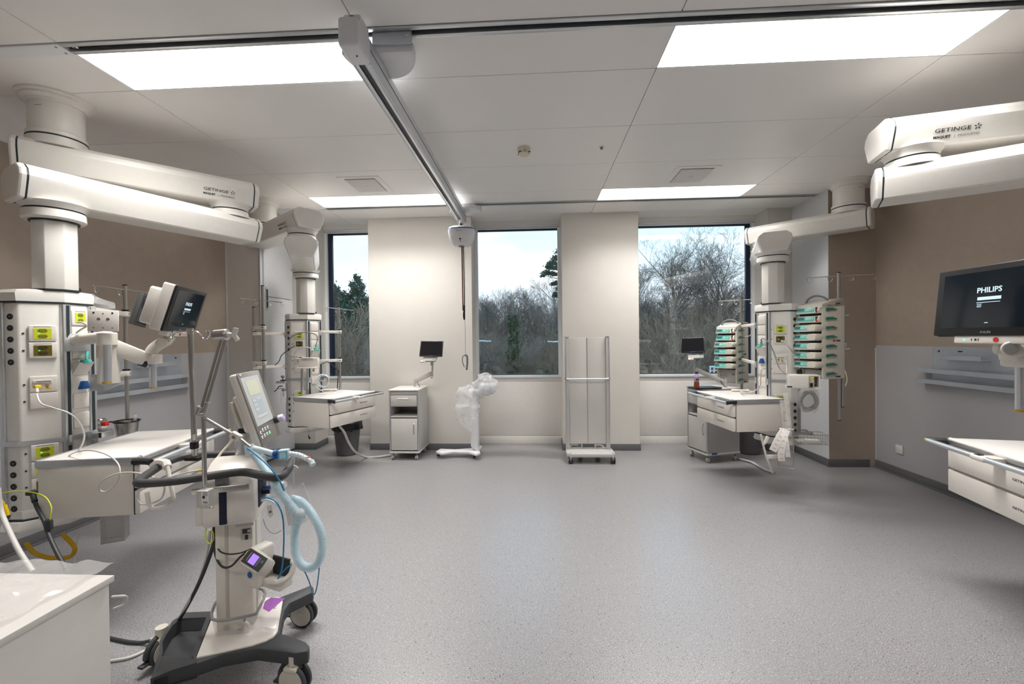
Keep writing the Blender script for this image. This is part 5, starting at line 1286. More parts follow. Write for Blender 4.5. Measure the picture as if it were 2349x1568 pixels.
# body
B0 = V(583, 1150, 1.80); Mb = rotz((B0.x, B0.y, 0), h)
bw, bd, z0, z1 = .195, .25, .665, .885
m = MB(Mb)
prof = [(.012, z0), (-.006, z0+.03), (-.004, z1-.03), (.02, z1), (.10, z1+.035), (.16, z1+.045), (bd-.03, z1+.03), (bd, z1-.02), (bd, z0+.02), (bd-.02, z0)]
k = len(prof); vs = [(-bw, y, z) for y, z in prof]+[(0.0, y, z) for y, z in prof]
m.add(vs, [tuple(range(k))[::-1], tuple(range(k, 2*k))]+[(i, (i+1) % k, k+(i+1) % k, k+i) for i in range(k)], 'white_gloss', bev=.014, seg=3)
bo = m.build('ventilator_body', t, sm=50)
m = MB(Mb); m.box((-.115, -.0055, z0+.115), (.028, .006, .20), 'navy', .002); m.box((-.115, -.010, z1-.02), (.05, .012, .075), 'mid_grey', .004); m.build('strap', bo)
m = MB(Mb); m.box((.002, .13, z0+.115), (.004, .135, .135), 'navy', .002); m.cyl((0, .12, z0+.10), (.035, .12, z0+.10), .013, 'navy', 14); m.cyl((0, .14, z0+.15), (.03, .14, z0+.15), .011, 'cable_grey', 12); m.box((.005, .10, z0+.07), (.01, .02, .008), 'orange', .001)
m.cyl((0, .165, z0+.10), (.03, .165, z0+.10), .011, 'blue', 12); m.build('port_panel', bo)
m = MB(Mb); m.box((-bw-.012, .06, z0+.07), (.035, .09, .12), 'white_gloss', .012, seg=3); m.build('side_module', t)
m = MB(Mb); m.box((-.105, -.058, z1-.040), (.205, .008, .024), 'steel', .002); m.cyl((-.10, -.062, z1-.040), (-.10, -.067, z1-.040), .007, 'chrome', 14); m.cyl((-.135, -.062, z1-.040), (-.135, -.067, z1-.040), .007, 'chrome', 14); m.box((-.115, -.028, z1-.040), (.03, .056, .02), 'steel', .002); m.build('side_rail', t)
# handle ring
zr = .895
ring = [F(322, 1108, zr), F(400, 1103, zr), F(470, 1093, zr), F(532, 1084, zr), F(565, 1083, zr), F(605, 1091, zr), F(642, 1093, zr), F(660, 1078, zr), F(671, 1053, zr), F(662, 1040, zr), F(640, 1035, zr), F(600, 1033, zr), F(545, 1040, zr), F(470, 1043, zr), F(425, 1047, zr), F(388, 1058, zr), F(345, 1083, zr), F(324, 1098, zr)]
m = MB(); m.tube(smooth(ring, 8, True), .0165, 'rail_grip', 14, closed=True); m.build('handle_rail', t)
# neck and user interface
m = MB(); a = V(557, 1042, 1.96); b = V(556, 958, 1.96); m.cyl(a, b, .031, 'alu', 28); m.cyl(V(556, 958, 1.96), V(556, 944, 1.96), .025, 'alu', 24, bev=.006); m.box(V(556, 988, 1.93), (.034, .012, .022), 'black', .002); m.build('neck', t)
x_, d_ = Vector((math.cos(R(105)), math.sin(R(105)), 0)), None
n_ = Vector((math.cos(R(15)), math.sin(R(15)), 0)); d_ = Vector((0, 0, -1))+n_*.31
TLs = V(540.6, 857, 1.84); w, hh = .27, .345
Ms, _, _ = oriented(TLs, TLs+x_*w, TLs+d_.normalized()*hh)
m = MB(Ms); m.box((w/2, -hh/2, -.018), (w, hh, .034), 'white_gloss', .012, seg=3)
m.box((w/2, -hh*.52, -.045), (w*.8, hh*.5, .03), 'white_gloss', .012, seg=3); ui = m.build('screen_housing', t)
m = MB(Ms); m.box((w/2, -hh/2, .0005), (w*.975, hh*.985, .004), 'screen_frame', .008); gp = m.build('glass_front', ui)
m = MB(Ms); m.box((w*.46, -hh*.40, .0032), (w*.78, hh*.66, .0012), 'screen_grey', 0); m.build('display', ui)
m = MB(Ms); m.box((w*.46, -hh*.225, .0042), (w*.50, hh*.20, .0010), 'screen_yellow', 0); m.build('message_field', ui)
m = MB(Ms)
m.box((w*.44, -hh*.47, .0042), (w*.42, hh*.24, .0006), 'screen_lines', 0)
for a_, b_, c_, d2_ in ((.30, .40, .14, .025), (.52, .385, .20, .03), (.30, .46, .14, .03), (.30, .52, .14, .035), (.44, .62, .46, .04)): m.box((w*a_, -hh*b_, .0048), (w*c_, hh*d2_, .0006), 'x' if 0 else 'screen_pale', 0)
m.build('screen_text', ui)
m = MB(Ms)
for i, (a_, b_) in enumerate(((.22, .80), (.34, .80), (.46, .80), (.22, .875), (.34, .875), (.46, .875), (.10, .82), (.10, .88))):
    m.box((w*a_, -hh*b_, .003), (.020, .017, .0018), 'screen_frame', .002); m.box((w*a_, -hh*b_, .0045), (.015, .012, .0008), 'glow_white' if i != 5 else 'green_led', .001); m.box((w*a_, -hh*b_, .0052), (.009, .007, .0006), 'screen_frame', 0)
m.build('key', ui)
m = MB(Ms); m.cyl((w*.90, -hh*.76, .002), (w*.90, -hh*.76, .020), .019, 'dark_grey', 22, bev=.003); m.cyl((w*.90, -hh*.76, .020), (w*.90, -hh*.76, .046), .017, 'cool_white', 22, bev=.004); m.cyl((w*.90, -hh*.76, .0455), (w*.90, -hh*.76, .047), .013, 'screen_violet', 22); m.build('rotary_knob', ui)
m = MB(Ms); m.box((w*.12, -hh*.03, .0035), (.02, .010, .001), 'cool_white', .001); m.build('marking', ui)
m = MB(Ms); m.box((w*.10, -hh*.50, -.066), (.03, .12, .010), 'pump_cream', .004); m.build('rear_handle', ui)
# poles and support arm
m = MB(); m.cyl(V(447, 1050, 1.93), V(436, 757, 1.93), .0118, 'steel', 20); m.cyl(V(436.6, 766, 1.93), V(436, 753, 1.93), .0135, 'chrome', 20); m.build('infusion_pole', t)
m = MB(); m.cyl(V(445.5, 1013, 1.93), V(446, 1028, 1.93), .0175, 'black', 18); m.box(V(447, 1050, 1.93), (.07, .05, .018), 'black', .006); m.box(V(445, 1003, 1.914), (.014, .003, .025), 'paper', 0); m.build('pole_clamp', t)
for sgn in (-1, 1):
    m = MB(); a = V(436, 759, 1.93)
    pts = [a, a+Vector((sgn*.04, -.01, -.004)), a+Vector((sgn*.065, -.015, -.022)), a+Vector((sgn*.08, -.02, -.036)), a+Vector((sgn*.10, -.02, -.030)), a+Vector((sgn*.106, -.02, -.008)), a+Vector((sgn*.098, -.02, .004)), a+Vector((sgn*.09, -.02, .0))]
    if sgn < 0: pts = [a, a+Vector((-.05, 0, -.004)), a+Vector((-.078, .0, -.002)), a+Vector((-.085, -.01, -.02)), a+Vector((-.072, -.02, -.036)), a+Vector((-.060, -.03, -.03)), a+Vector((-.052, -.03, -.012))]
    m.tube(smooth(pts, 5), .0042, 'chrome', 8); m.build('hook', t)
Ya = 1.62
m = MB(); m.cyl(V(470, 1122, Ya), V(467, 955, Ya), .0082, 'steel', 16); m.build('arm_post', t)
m = MB(); m.box(V(471, 1141, Ya-.02), (.044, .04, .064), 'cast_alu', .003); m.box(V(470, 1141, Ya-.0405), (.026, .002, .050), 'paper', 0); m.box(V(467, 1140, Ya-.042), (.009, .002, .010), 'print_dark', 0)
for dz in (.020, .014, .008, -.016, -.02): m.box(V(471, 1141, Ya-.042)+Vector((0, 0, dz)), (.018, .002, .0018), 'print_grey', 0)
m.cyl(V(475, 1162, Ya-.02), V(472, 1158, Ya-.02), .006, 'chrome', 10); m.box(V(474, 1163, Ya-.03), (.05, .012, .008), 'steel', .003); m.build('rail_clamp', t)
m = MB(); m.cyl(V(462, 936, Ya), V(509, 772, Ya+.06), .0060, 'steel', 12); m.cyl(V(473, 930, Ya), V(519, 776, Ya+.06), .0060, 'steel', 12); m.build('arm_rods', t)
m = MB(); m.cyl(V(456, 950, Ya), V(462, 932, Ya), .0145, 'steel', 16); m.cyl(V(470, 945, Ya), V(476, 922, Ya), .011, 'steel', 16); m.cyl(V(460, 946, Ya), V(472, 944, Ya), .011, 'steel', 12); m.build('elbow', t)
m = MB(); m.cyl(V(492, 770, Ya+.06), V(522, 767, Ya+.06), .0235, 'steel', 24, bev=.004); m.build('joint_barrel', t)
m = MB(); m.cyl(V(522, 768, Ya+.06), V(533, 768, Ya+.06), .010, 'white_gloss', 14); m.tube([V(541, 752, Ya+.06), V(540, 760, Ya+.06), V(535, 769, Ya+.06)], .010, 'white_gloss', 10); m.tube([V(536, 766, Ya+.06), V(545, 780, Ya+.06)], .009, 'white_gloss', 10); m.build('lever_knob', t)
m = MB(); m.cyl(V(466, 956, Ya), V(538, 998, Ya-.02), .0060, 'steel', 12); m.cyl(V(548, 1003, Ya-.02), V(574, 1024, Ya-.03), .0045, 'steel', 10); m.build('hose_arm', t)
m = MB(); M = frame(V(542, 1000, Ya-.02), V(550, 1005, Ya-.02)-V(536, 997, Ya-.02)); m = MB(M); m.box((0, 0, 0), (.042, .022, .026), 'white_plastic', .006); m.cyl((0, -.012, 0), (0, -.016, 0), .007, 'chrome', 12); m.build('hose_clip', t)
# humidifier / monitor module on the column
Hc = V(608, 1297, 1.80); Mh_ = rotz((Hc.x, Hc.y, Hc.z), -20)
m = MB(Mh_)
m.box((-.035, .01, -.005), (.055, .09, .17), 'white_plastic', .012, seg=3)
m.box((.025, .03, -.075), (.13, .07, .040), 'white_plastic', .010, seg=3); m.box((.03, .05, -.02), (.12, .012, .085), 'rubber', .008)
m.build('module_holder', t)
Mt_ = Mh_ @ Matrix.Rotation(R(14), 4, 'Y') @ Matrix.Rotation(R(48), 4, 'X')
m = MB(Mt_); m.prism([(-.058, -.034), (.050, -.034), (.062, .0), (.055, .034), (-.045, .040), (-.062, .02)], .02, .085, 'white_plastic', bev=.010); mo = m.build('module_body', t)
m = MB(Mt_); m.box((.004, .004, .087), (.106, .056, .004), 'dark_grey', .003); m.build('front_panel', mo)
m = MB(Mt_); m.box((.002, .004, .0905), (.036, .036, .002), 'screen_violet', 0); m.build('display', mo)
m = MB(Mt_); m.box((-.040, .022, .0905), (.007, .005, .002), 'red', 0); m.box((-.040, -.014, .0905), (.007, .005, .002), 'red', 0); m.box((-.026, .004, .0905), (.008, .034, .0015), 'mid_grey', .001); m.box((.030, .004, .0905), (.008, .034, .0015), 'mid_grey', .001); m.cyl((.045, .012, .089), (.045, .012, .091), .006, 'mid_grey', 12); m.build('key', mo)
m = MB(Mh_); m.cyl((-.045, -.036, -.03), (-.045, -.039, -.03), .013, 'blue', 18); m.box((-.045, -.0355, -.03), (.036, .001, .04), 'cab_edge', 0); m.build('round_sticker', t)
m = MB(Mh_); m.tube(smooth([(.04, -.02, -.05), (.09, .0, -.05), (.115, .03, -.03), (.112, .05, .01), (.10, .05, .015)]), .012, 'white_plastic', 8); m.build('guard_loop', t)
# clear bin on the trolley deck
q0 = [F(486, 1419, .30), F(572, 1411, .30), F(592, 1398, .30), F(604, 1352, .30), F(520, 1352, .30)]
low = [F(494, 1455, .20), F(570, 1448, .20), F(578, 1440, .20), F(585, 1400, .20), F(515, 1400, .20)]
m = MB(); m.loft([[tuple(p) for p in low], [tuple(p) for p in q0]], 'clear_plastic', cap=False); m.prism(ccw([tuple(p)[:2] for p in low]), .196, .199, 'clear_plastic'); bn = m.build('clear_bin', t)
m = MB(); m.tube(smooth(q0, 4, True), .0060, 'cable_grey', 8, closed=True); m.build('rim', bn)
# transparent sheet front of the bin
# items top level on or at the ventilator
m = MB(); c_ = V(537, 1437, 1.80)
for k in range(4):
    m.tube([V(537+(24-3*k)*math.cos(a), 1437+(13-2*k)*math.sin(a), 1.80+.03*math.sin(a)) for a in [2*math.pi*q/30 for q in range(30)]], .0022, 'pump_cream', 5, closed=True)
m.tube(smooth([V(540, 1400, 1.85), V(555, 1392, 1.87), V(575, 1386, 1.88), V(583, 1388, 1.88)]), .0025, 'pump_cream', 6); m.cyl(V(563, 1425, 1.80), V(574, 1438, 1.79), .007, 'white_gloss', 10); m.cyl(V(560, 1419, 1.80), V(563, 1425, 1.80), .005, 'lever_green', 8)
tag(m.build('sensor_cable'), 'thin cream sensor cable coiled in the clear bin of the ventilator', 'cable')
t2 = thing('violet_tag', 'folded violet paper tag on the ventilator trolley', 'tag', V(620, 1400, 1.88))
m = MB(); a, b, c, d = V(607, 1380, 1.90), V(620, 1371, 1.93), V(652, 1373, 1.92), V(617, 1403, 1.84); e_ = V(603, 1395, 1.86)
o_ = Vector((0, .004, .001))
for f in ((a, e_, d, b), (b, d, c)): m.add([*f, *[p+o_ for p in f]], [tuple(range(len(f))), tuple(range(len(f), 2*len(f)))[::-1]]+[(i, (i+1) % len(f), len(f)+(i+1) % len(f), len(f)+i) for i in range(len(f))], 'violet')
m.build('card', t2)
m = MB()
for k in range(4):
    p = b+(d-b)*(.30+.12*k)+(c-b)*.18-o_*.4; u = (c-b).normalized()*(.03-.004*k); v = Vector((0, 0, -.003)); m.add([p, p+u, p+u+v, p+v], [(0, 1, 2, 3)], 'print_dark')
m.build('print', t2)
# breathing hoses
def hose(name, lab, pts, r, ribs=True):
    t3 = thing(name, lab, 'breathing hose', pts[0]); pp = smooth(pts, 26); 
    m = MB(); n = len(pp); L = 0; cum = [0]
    for i in range(1, n): L += (pp[i]-pp[i-1]).length; cum.append(L)
    # resample evenly for the ribs
    step = .0032; out = []; j = 0; s = 0
    while s < L:
        while cum[j+1] < s: j += 1
        f = (s-cum[j])/max(1e-9, cum[j+1]-cum[j]); out.append(pp[j].lerp(pp[j+1], f)); s += step
    N_ = len(out)
    m.tube(out, lambda q: r*(1+(.028 if round(q*(N_-1)) % 2 else -.028)), 'hose_clear', 18); m.build('corrugated_wall', t3, sm=0)
    m = MB(); m.tube(out[::4], r*.62, 'hose_inner', 10); m.build('inner_core', t3); return t3
Yh = 1.72
hA_ = hose('breathing_hose', 'pale blue corrugated breathing hose running down from the holder arm', [V(575, 1032, Yh+.08), V(592, 1052, Yh+.06), V(618, 1088, Yh+.02), V(645, 1130, Yh), V(668, 1160, Yh), V(684, 1178, Yh)], .0165)
hose('breathing_hose', 'pale blue corrugated breathing hose hanging in a long loop', [V(688, 1180, Yh), V(679, 1205, Yh+.01), V(676, 1245, Yh+.01), V(682, 1280, Yh), V(700, 1300, Yh-.01), V(722, 1298, Yh-.02), V(737, 1272, Yh-.02), V(739, 1235, Yh-.01), V(728, 1200, Yh), V(710, 1170, Yh+.02), V(690, 1150, Yh+.04), V(668, 1143, Yh+.06)], .0165)
t2 = thing('hose_elbow', 'clear elbow connector joining the two pale blue hoses', 'connector', V(690, 1178, Yh))
m = MB(); m.ball(V(688, 1178, Yh), .022, 'elbow_clear'); m.build('elbow', t2); m = MB(); m.cyl(V(688, 1184, Yh), V(685, 1196, Yh), .021, 'hose_clear', 18); m.build('cuff', t2)
t2 = thing('y_piece', 'clear tubing connector with a blue-framed square filter and a red cap', 'tubing connector', V(640, 1042, 1.80))
m = MB(); m.tube(smooth([V(578, 1028, 1.80), V(600, 1033, 1.80), V(628, 1040, 1.80)]), lambda q: .015-.003*q, 'elbow_clear', 14); m.cyl(V(571, 1020, 1.80), V(575, 1042, 1.79), .020, 'elbow_clear', 16); m.build('clear_body', t2)
m = MB(); m.cyl(V(629, 1041, 1.80), V(638, 1041, 1.80), .020, 'blue', 18, bev=.004); m.build('blue_ring', t2)
Mf = frame(V(652, 1041, 1.80), (1, .15, .05)); m = MB(Mf); m.box((0, 0, 0), (.042, .030, .042), 'elbow_clear', .005); m.build('filter_housing', t2)
m = MB(Mf)
for a, b in (((-.016, -.016), (.016, -.016)), ((.016, -.016), (.016, .016)), ((.016, .016), (-.016, .016)), ((-.016, .016), (-.016, -.016))): m.cyl((a[0], -.0165, a[1]), (b[0], -.0165, b[1]), .0022, 'filter_blue', 6)
m.build('filter_frame', t2)
m = MB(); m.tube(smooth([V(665, 1040, 1.80), V(685, 1043, 1.79), V(703, 1051, 1.78), V(716, 1060, 1.77)]), lambda q: .0105+.0012*math.sin(q*60), 'elbow_clear', 12); m.cyl(V(714, 1057, 1.775), V(718, 1066, 1.765), .012, 'elbow_clear', 12); m.build('flexible_mount', t2)
m = MB(); m.cyl(V(708, 1054, 1.78), V(706, 1047, 1.78), .010, 'red', 16, bev=.003); m.build('red_cap', t2)
m = MB(); c_ = V(668, 1105, 1.84); 
t2 = thing('water_trap', 'small clear water trap with a white lid beside the ventilator ports', 'water trap', V(632, 1135, 1.86))
m = MB(); m.cyl(V(632, 1148, 1.84), V(632, 1118, 1.84), .022, 'clear_plastic', 20, bev=.004); m.cyl(V(612, 1140, 1.84), V(644, 1140, 1.84), .014, 'clear_plastic', 14); m.build('cup', t2)
m = MB(); m.cyl(V(632, 1118, 1.84), V(634, 1108, 1.84), .020, 'cool_white', 20, bev=.004); m.cyl(V(646, 1112, 1.84), V(655, 1110, 1.84), .014, 'cool_white', 12); m.build('lid', t2)
def cable(name, lab, pts, r, mtl, cat='cable', n=8):
    m = MB(); m.tube(smooth(pts, n), r, mtl, 8); return tag(m.build(name, sm=60), lab, cat)
cable('sensor_tube', 'thin bright blue tube leaving the ventilator ports and hanging beside the module', [V(598, 1143, 1.80), V(612, 1141, 1.78), V(632, 1150, 1.76), V(646, 1175, 1.74), V(651, 1215, 1.74), V(650, 1270, 1.76), V(645, 1310, 1.77), V(629, 1342, 1.78)], .0030, 'hose_blue', 'tube')
cable('sensor_tube', 'thin bright blue tube looping down to the rear trolley wheel', [V(630, 1340, 1.77), V(650, 1310, 1.78), V(672, 1294, 1.80), V(693, 1302, 1.84), V(708, 1330, 1.90), V(719, 1362, 1.98), V(727, 1345, 1.95), V(733, 1290, 1.88), V(733, 1220, 1.80), V(720, 1180, 1.76), V(690, 1155, 1.75)], .0028, 'hose_blue', 'tube')
cable('pressure_tube', 'thin bright blue tube lying along the pale breathing hose', [V(568, 1028, 1.77), V(590, 1045, 1.74), V(620, 1072, 1.71), V(640, 1100, 1.70), V(652, 1125, 1.70)], .0030, 'hose_blue', 'tube')
cable('pressure_tube', 'thin dark blue tube beside the upper breathing hose', [V(596, 1028, 1.80), V(610, 1042, 1.79), V(628, 1047, 1.79), V(640, 1045, 1.79)], .0030, 'hose_blue', 'tube')
cable('clear_tube', 'clear tube curving out of the ventilator ports', [V(600, 1148, 1.80), V(615, 1146, 1.79), V(632, 1154, 1.78), V(644, 1168, 1.78)], .0045, 'elbow_clear', 'tube')
t2 = thing('information_card', 'translucent printed sleeve hanging on a string from the ventilator rail', 'card', V(690, 1180, 1.90))
m = MB(); q = [V(666, 1138, 1.90), V(694, 1105, 1.92), V(724, 1182, 1.92), V(658, 1228, 1.88), V(634, 1150, 1.88)]
m.add([*q, *[p+Vector((0, .003, 0)) for p in q]], [(0, 1, 2, 3, 4), (9, 8, 7, 6, 5)]+[(i, (i+1) % 5, 5+(i+1) % 5, 5+i) for i in range(5)], 'bag_clear'); m.build('sleeve', t2)
m = MB(); a = V(655, 1170, 1.878); b = V(664, 1212, 1.874)
for k in range(5):
    p = V(652+k*4, 1150+k*3, 1.876); q_ = V(662+k*3.2, 1206-k*1, 1.872); dd = Vector((.0026, 0, .0005)); m.add([p, q_, q_+dd, p+dd], [(0, 1, 2, 3)], 'print_grey')
m.build('print', t2)
m = MB(); m.tube(smooth([V(671, 1056, 1.82), V(675, 1052, 1.80), V(673, 1075, 1.86), V(674, 1120, 1.90)]), .003, 'cable_white', 6); m.tube(smooth([V(673, 1067, 1.82), V(678, 1069, 1.82), V(683, 1074, 1.82)]), .004, 'cable_white', 6); m.build('string', t2)
m = MB(); q = [V(612, 1160, 1.82), V(622, 1158, 1.82), V(626, 1180, 1.82), V(620, 1188, 1.82), V(614, 1180, 1.82)]; m.add([*q, *[p+Vector((0, .002, 0)) for p in q]], [(0, 1, 2, 3, 4), (9, 8, 7, 6, 5)], 'paper'); m.add([V(617, 1172, 1.818), V(622, 1171, 1.818), V(622, 1175, 1.818), V(618, 1176, 1.818)], [(0, 1, 2, 3)], 'print_dark')
tag(m.build('paper_label'), 'small white paper label hanging under the ventilator ports', 'label')
cable('sensor_lead', 'thin grey lead curling below the ventilator ports', [V(604, 1190, 1.86), V(610, 1208, 1.86), V(622, 1221, 1.86), V(635, 1222, 1.86), V(645, 1216, 1.86)], .0016, 'cable_grey')
# cables under the ventilator body
cable('power_cable', 'thick black cable running from under the ventilator body down to the floor', [V(498, 1212, 1.86), V(492, 1240, 1.86), V(472, 1300, 1.84), V(440, 1370, 1.82), F(395, 1440, .12), F(340, 1470, .02), F(300, 1472, .01), F(250, 1462, .01)], .0080, 'cable_dark')
cable('black_cable', 'black cable looping from the ventilator body to the small module', [V(490, 1205, 1.85), V(490, 1245, 1.84), V(496, 1278, 1.82), V(510, 1299, 1.80), V(530, 1298, 1.79), V(552, 1276, 1.78), V(572, 1262, 1.77)], .0045, 'cable_dark')
cable('black_cable', 'thinner black cable curving across the ventilator column', [V(494, 1205, 1.85), V(494, 1240, 1.84), V(503, 1262, 1.81), V(522, 1270, 1.79), V(550, 1268, 1.78), V(572, 1260, 1.77)], .0032, 'cable_dark')
cable('hospital_hose', 'pale hose running from under the ventilator down to the floor beside the white cabinet', [V(482, 1215, 1.86), V(476, 1260, 1.86), V(460, 1320, 1.84), V(432, 1380, 1.82), F(400, 1430, .15), F(350, 1480, .02), F(300, 1506, .01), F(250, 1515, .01)], .0062, 'cable_white')
cable('earth_cable', 'green and yellow earth cable looped under the ventilator body', [V(473, 1210, 1.86), V(471, 1225, 1.85), V(478, 1245, 1.84), V(488, 1242, 1.84), V(490, 1225, 1.84), V(484, 1212, 1.85)], .0028, 'lime')
cable('network_cable', 'cream cable slanting down behind the ventilator neck', [V(546, 985, 2.0), V(530, 1012, 2.0), V(510, 1035, 1.98), V(495, 1055, 1.95)], .0055, 'detector')
t2 = thing('mask_holder', 'white open plastic bracket hooked over the ventilator handle rail', 'bracket', V(370, 1180, 1.75))
m = MB(); m.tube(smooth([V(352, 1068, 1.86), V(366, 1060, 1.84), V(381, 1062, 1.82), V(384, 1072, 1.80)]), .017, 'white_gloss', 8)
m.tube(smooth([V(384, 1068, 1.80), V(390, 1100, 1.78), V(398, 1140, 1.77), V(394, 1148, 1.77), V(384, 1160, 1.76), V(355, 1166, 1.76), V(343, 1158, 1.76), V(339, 1140, 1.76), V(337, 1128, 1.76)], 6), .0085, 'white_gloss', 10); m.build('holder_loop', t2)

# ================================================================ CABLES AND HOSES AT THE PENDANTS
t2 = thing('data_cable', 'white network cable with a yellow plug hanging from the nearest pendant across its drawer shelf', 'cable', V(85, 890, 2.2))
m = MB(); m.tube(smooth([V(85, 893, 2.20), V(86, 910, 2.15), V(96, 926, 2.12), V(125, 936, 2.12), V(160, 948, 2.14), V(182, 970, 2.18), V(193, 995, 2.22), V(190, 1015, 2.25), V(180, 1033, 2.28)], 8), .0040, 'cable_white', 8); m.build('cord', t2)
m = MB(); m.box(V(85, 886, 2.20), (.016, .03, .016), 'yellow', .002); m.cyl(V(85, 890, 2.2), V(85.5, 900, 2.17), .006, 'cable_white', 8); m.build('plug', t2)
cable('looped_cable', 'thin pale cable looping over the near edge of the large drawer shelf', [V(150, 1052, 2.20), V(170, 1038, 2.16), V(205, 1032, 2.10), V(245, 1042, 2.05), V(270, 1062, 2.02), V(275, 1085, 2.0), V(268, 1108, 2.0), V(245, 1126, 2.0), V(230, 1124, 2.0), V(233, 1105, 1.99), V(262, 1088, 1.98), V(300, 1083, 1.96), V(340, 1090, 1.90), V(375, 1108, 1.80), V(372, 1140, 1.80), V(350, 1153, 1.80), V(325, 1156, 1.80), V(314, 1142, 1.80), V(322, 1125, 1.80), V(350, 1112, 1.78), V(390, 1095, 1.76), V(430, 1083, 1.76), V(458, 1078, 1.78)], .0035, 'cable_white')
m = MB(); m.cyl(V(455, 1078.5, 1.78), V(468, 1078, 1.78), .006, 'yellow', 10); tag(m.build('yellow_plug'), 'small yellow plug on the cable behind the ventilator arm post', 'plug')
cable('power_lead', 'beige power lead plugged into the side of the nearest pendant', [V(178, 739, 2.42), V(192, 740, 2.36), V(197, 748, 2.36), V(185, 756, 2.42), V(176, 763, 2.45)], .0055, 'detector')
cable('gas_hose', 'thick yellow hose hanging in a loop under the nearest pendant', [V(60, 1245, 2.35), V(80, 1268, 2.38), V(120, 1279, 2.42), V(160, 1276, 2.46), V(172, 1258, 2.46), V(160, 1240, 2.46), V(143, 1225, 2.45)], .0115, 'yellow_hose', 'hose')
t2 = thing('mains_cable', 'thick dark mains cable plugged into the lowest socket of the nearest pendant', 'cable', V(80, 1128, 2.1))
m = MB(); m.tube(smooth([V(76, 1140, 2.12), V(86, 1165, 2.08), V(102, 1195, 2.05), V(112, 1225, 2.02), V(130, 1265, 1.98), V(155, 1310, 1.95), V(175, 1345, 1.93)]), .0095, 'cable_dark', 10); m.build('cord', t2)
m = MB(); m.box(V(79, 1129, 2.14), (.05, .05, .022), 'cable_dark', .006); m.cyl(V(76, 1136, 2.12), V(80, 1150, 2.1), .012, 'cable_dark', 10); m.box(V(112, 1203, 2.03), (.035, .02, .055), 'cable_dark', .008); m.build('plug', t2)
cable('earth_lead', 'thin green and yellow earth lead crossing the lower outlets of the nearest pendant', [V(-20, 1140, 2.1), V(20, 1128, 2.10), V(60, 1127, 2.08), V(100, 1137, 2.06), V(117, 1160, 2.04), V(116, 1182, 2.03), V(114, 1196, 2.03)], .0030, 'lime')
cable('supply_hose', 'thick pale hose in the lower left corner below the nearest pendant', [V(-5, 1120, 1.95), V(2, 1170, 1.95), V(20, 1215, 1.92), V(45, 1265, 1.88), V(75, 1310, 1.85)], .0105, 'cable_white', 'hose')
m = MB(); m.cyl(V(10, 1158, 2.12), V(18, 1182, 2.12), .010, 'yellow', 12); m.cyl(V(18, 1182, 2.12), V(16, 1187, 2.14), .012, 'dark_grey', 12); m.tube(smooth([V(10, 1158, 2.12), V(4, 1148, 2.12), V(-10, 1142, 2.12)]), .005, 'yellow_hose', 8)
tag(m.build('earth_plug'), 'yellow plug in the lowest round outlet of the nearest pendant', 'plug')
cable('clear_line', 'thin translucent tube hanging below the wire basket', [V(186, 1215, 2.6), V(176, 1245, 2.6), V(172, 1280, 2.6), V(178, 1300, 2.6)], .004, 'clear_plastic', 'tube')
# pendant B
cable('gas_lead', 'grey lead arching from the teal plug over the front of the left far pendant', [V(723, 795, 4.60), V(728, 780, 4.55), V(725, 768, 4.50), V(710, 763, 4.50), V(690, 763, 4.50), V(668, 774, 4.55), V(657, 795, 4.58), V(658, 808, 4.58), V(670, 817, 4.55), V(684, 818, 4.55)], .0055, 'cable_grey')
cable('monitor_lead', 'white lead curving above the module holder of the left far pendant', [V(718, 800, 4.6), V(702, 796, 4.5), V(685, 800, 4.5), V(675, 812, 4.52), V(676, 830, 4.6)], .005, 'cable_white')
cable('plug_lead', 'dark lead running down to the left from the lower socket of the left far pendant', [V(676, 793, 4.62), V(660, 803, 4.58), V(646, 815, 4.60), V(640, 828, 4.65), V(631, 837, 4.68)], .0045, 'cable_dark')
cable('side_lead', 'dark leads running from the left far pendant to the window pole', [V(737, 835, 4.9), V(748, 830, 5.0), V(756, 832, 5.1), V(768, 842, 5.14), V(777, 855, 5.14)], .005, 'cable_dark')
cable('pole_lead', 'dark lead hanging along the pole in front of the left window', [V(777, 850, 5.13), V(775, 870, 5.12), V(774, 890, 5.12)], .006, 'cable_dark')
m = MB(); pts = []; path = smooth([V(778, 976, 4.55), V(790, 992, 4.60), V(800, 1015, 4.7), V(815, 1036, 4.85), F(840, 1048, .015), F(870, 1047, .015), F(896, 1043, .015)], 24)
m.tube(path, lambda q: .0125+.0016*math.sin(q*420), 'cable_white', 10); tag(m.build('corrugated_conduit', sm=60), 'white corrugated conduit from the left drawer shelf to the left bedside cabinet', 'conduit')
m = MB(); path = smooth([F(1683, 1047, .015), F(1700, 1053, .015), F(1725, 1060, .015), F(1750, 1074, .015), F(1776, 1084, .015)], 24)
m.tube(path, lambda q: .0125+.0016*math.sin(q*340), 'cable_white', 10); tag(m.build('corrugated_conduit', sm=60), 'white corrugated conduit lying on the floor behind the right bedside cabinet', 'conduit')
m = MB(); m.cyl(V(711, 1006, 4.85), V(707, 998, 4.85), .010, 'black', 10, r2=.004); m.cyl(V(708.5, 998, 4.85), V(708.5, 985, 4.85), .002, 'cable_grey', 6); tag(m.build('hanging_plug'), 'small black plug hanging under the left far pendant', 'plug')
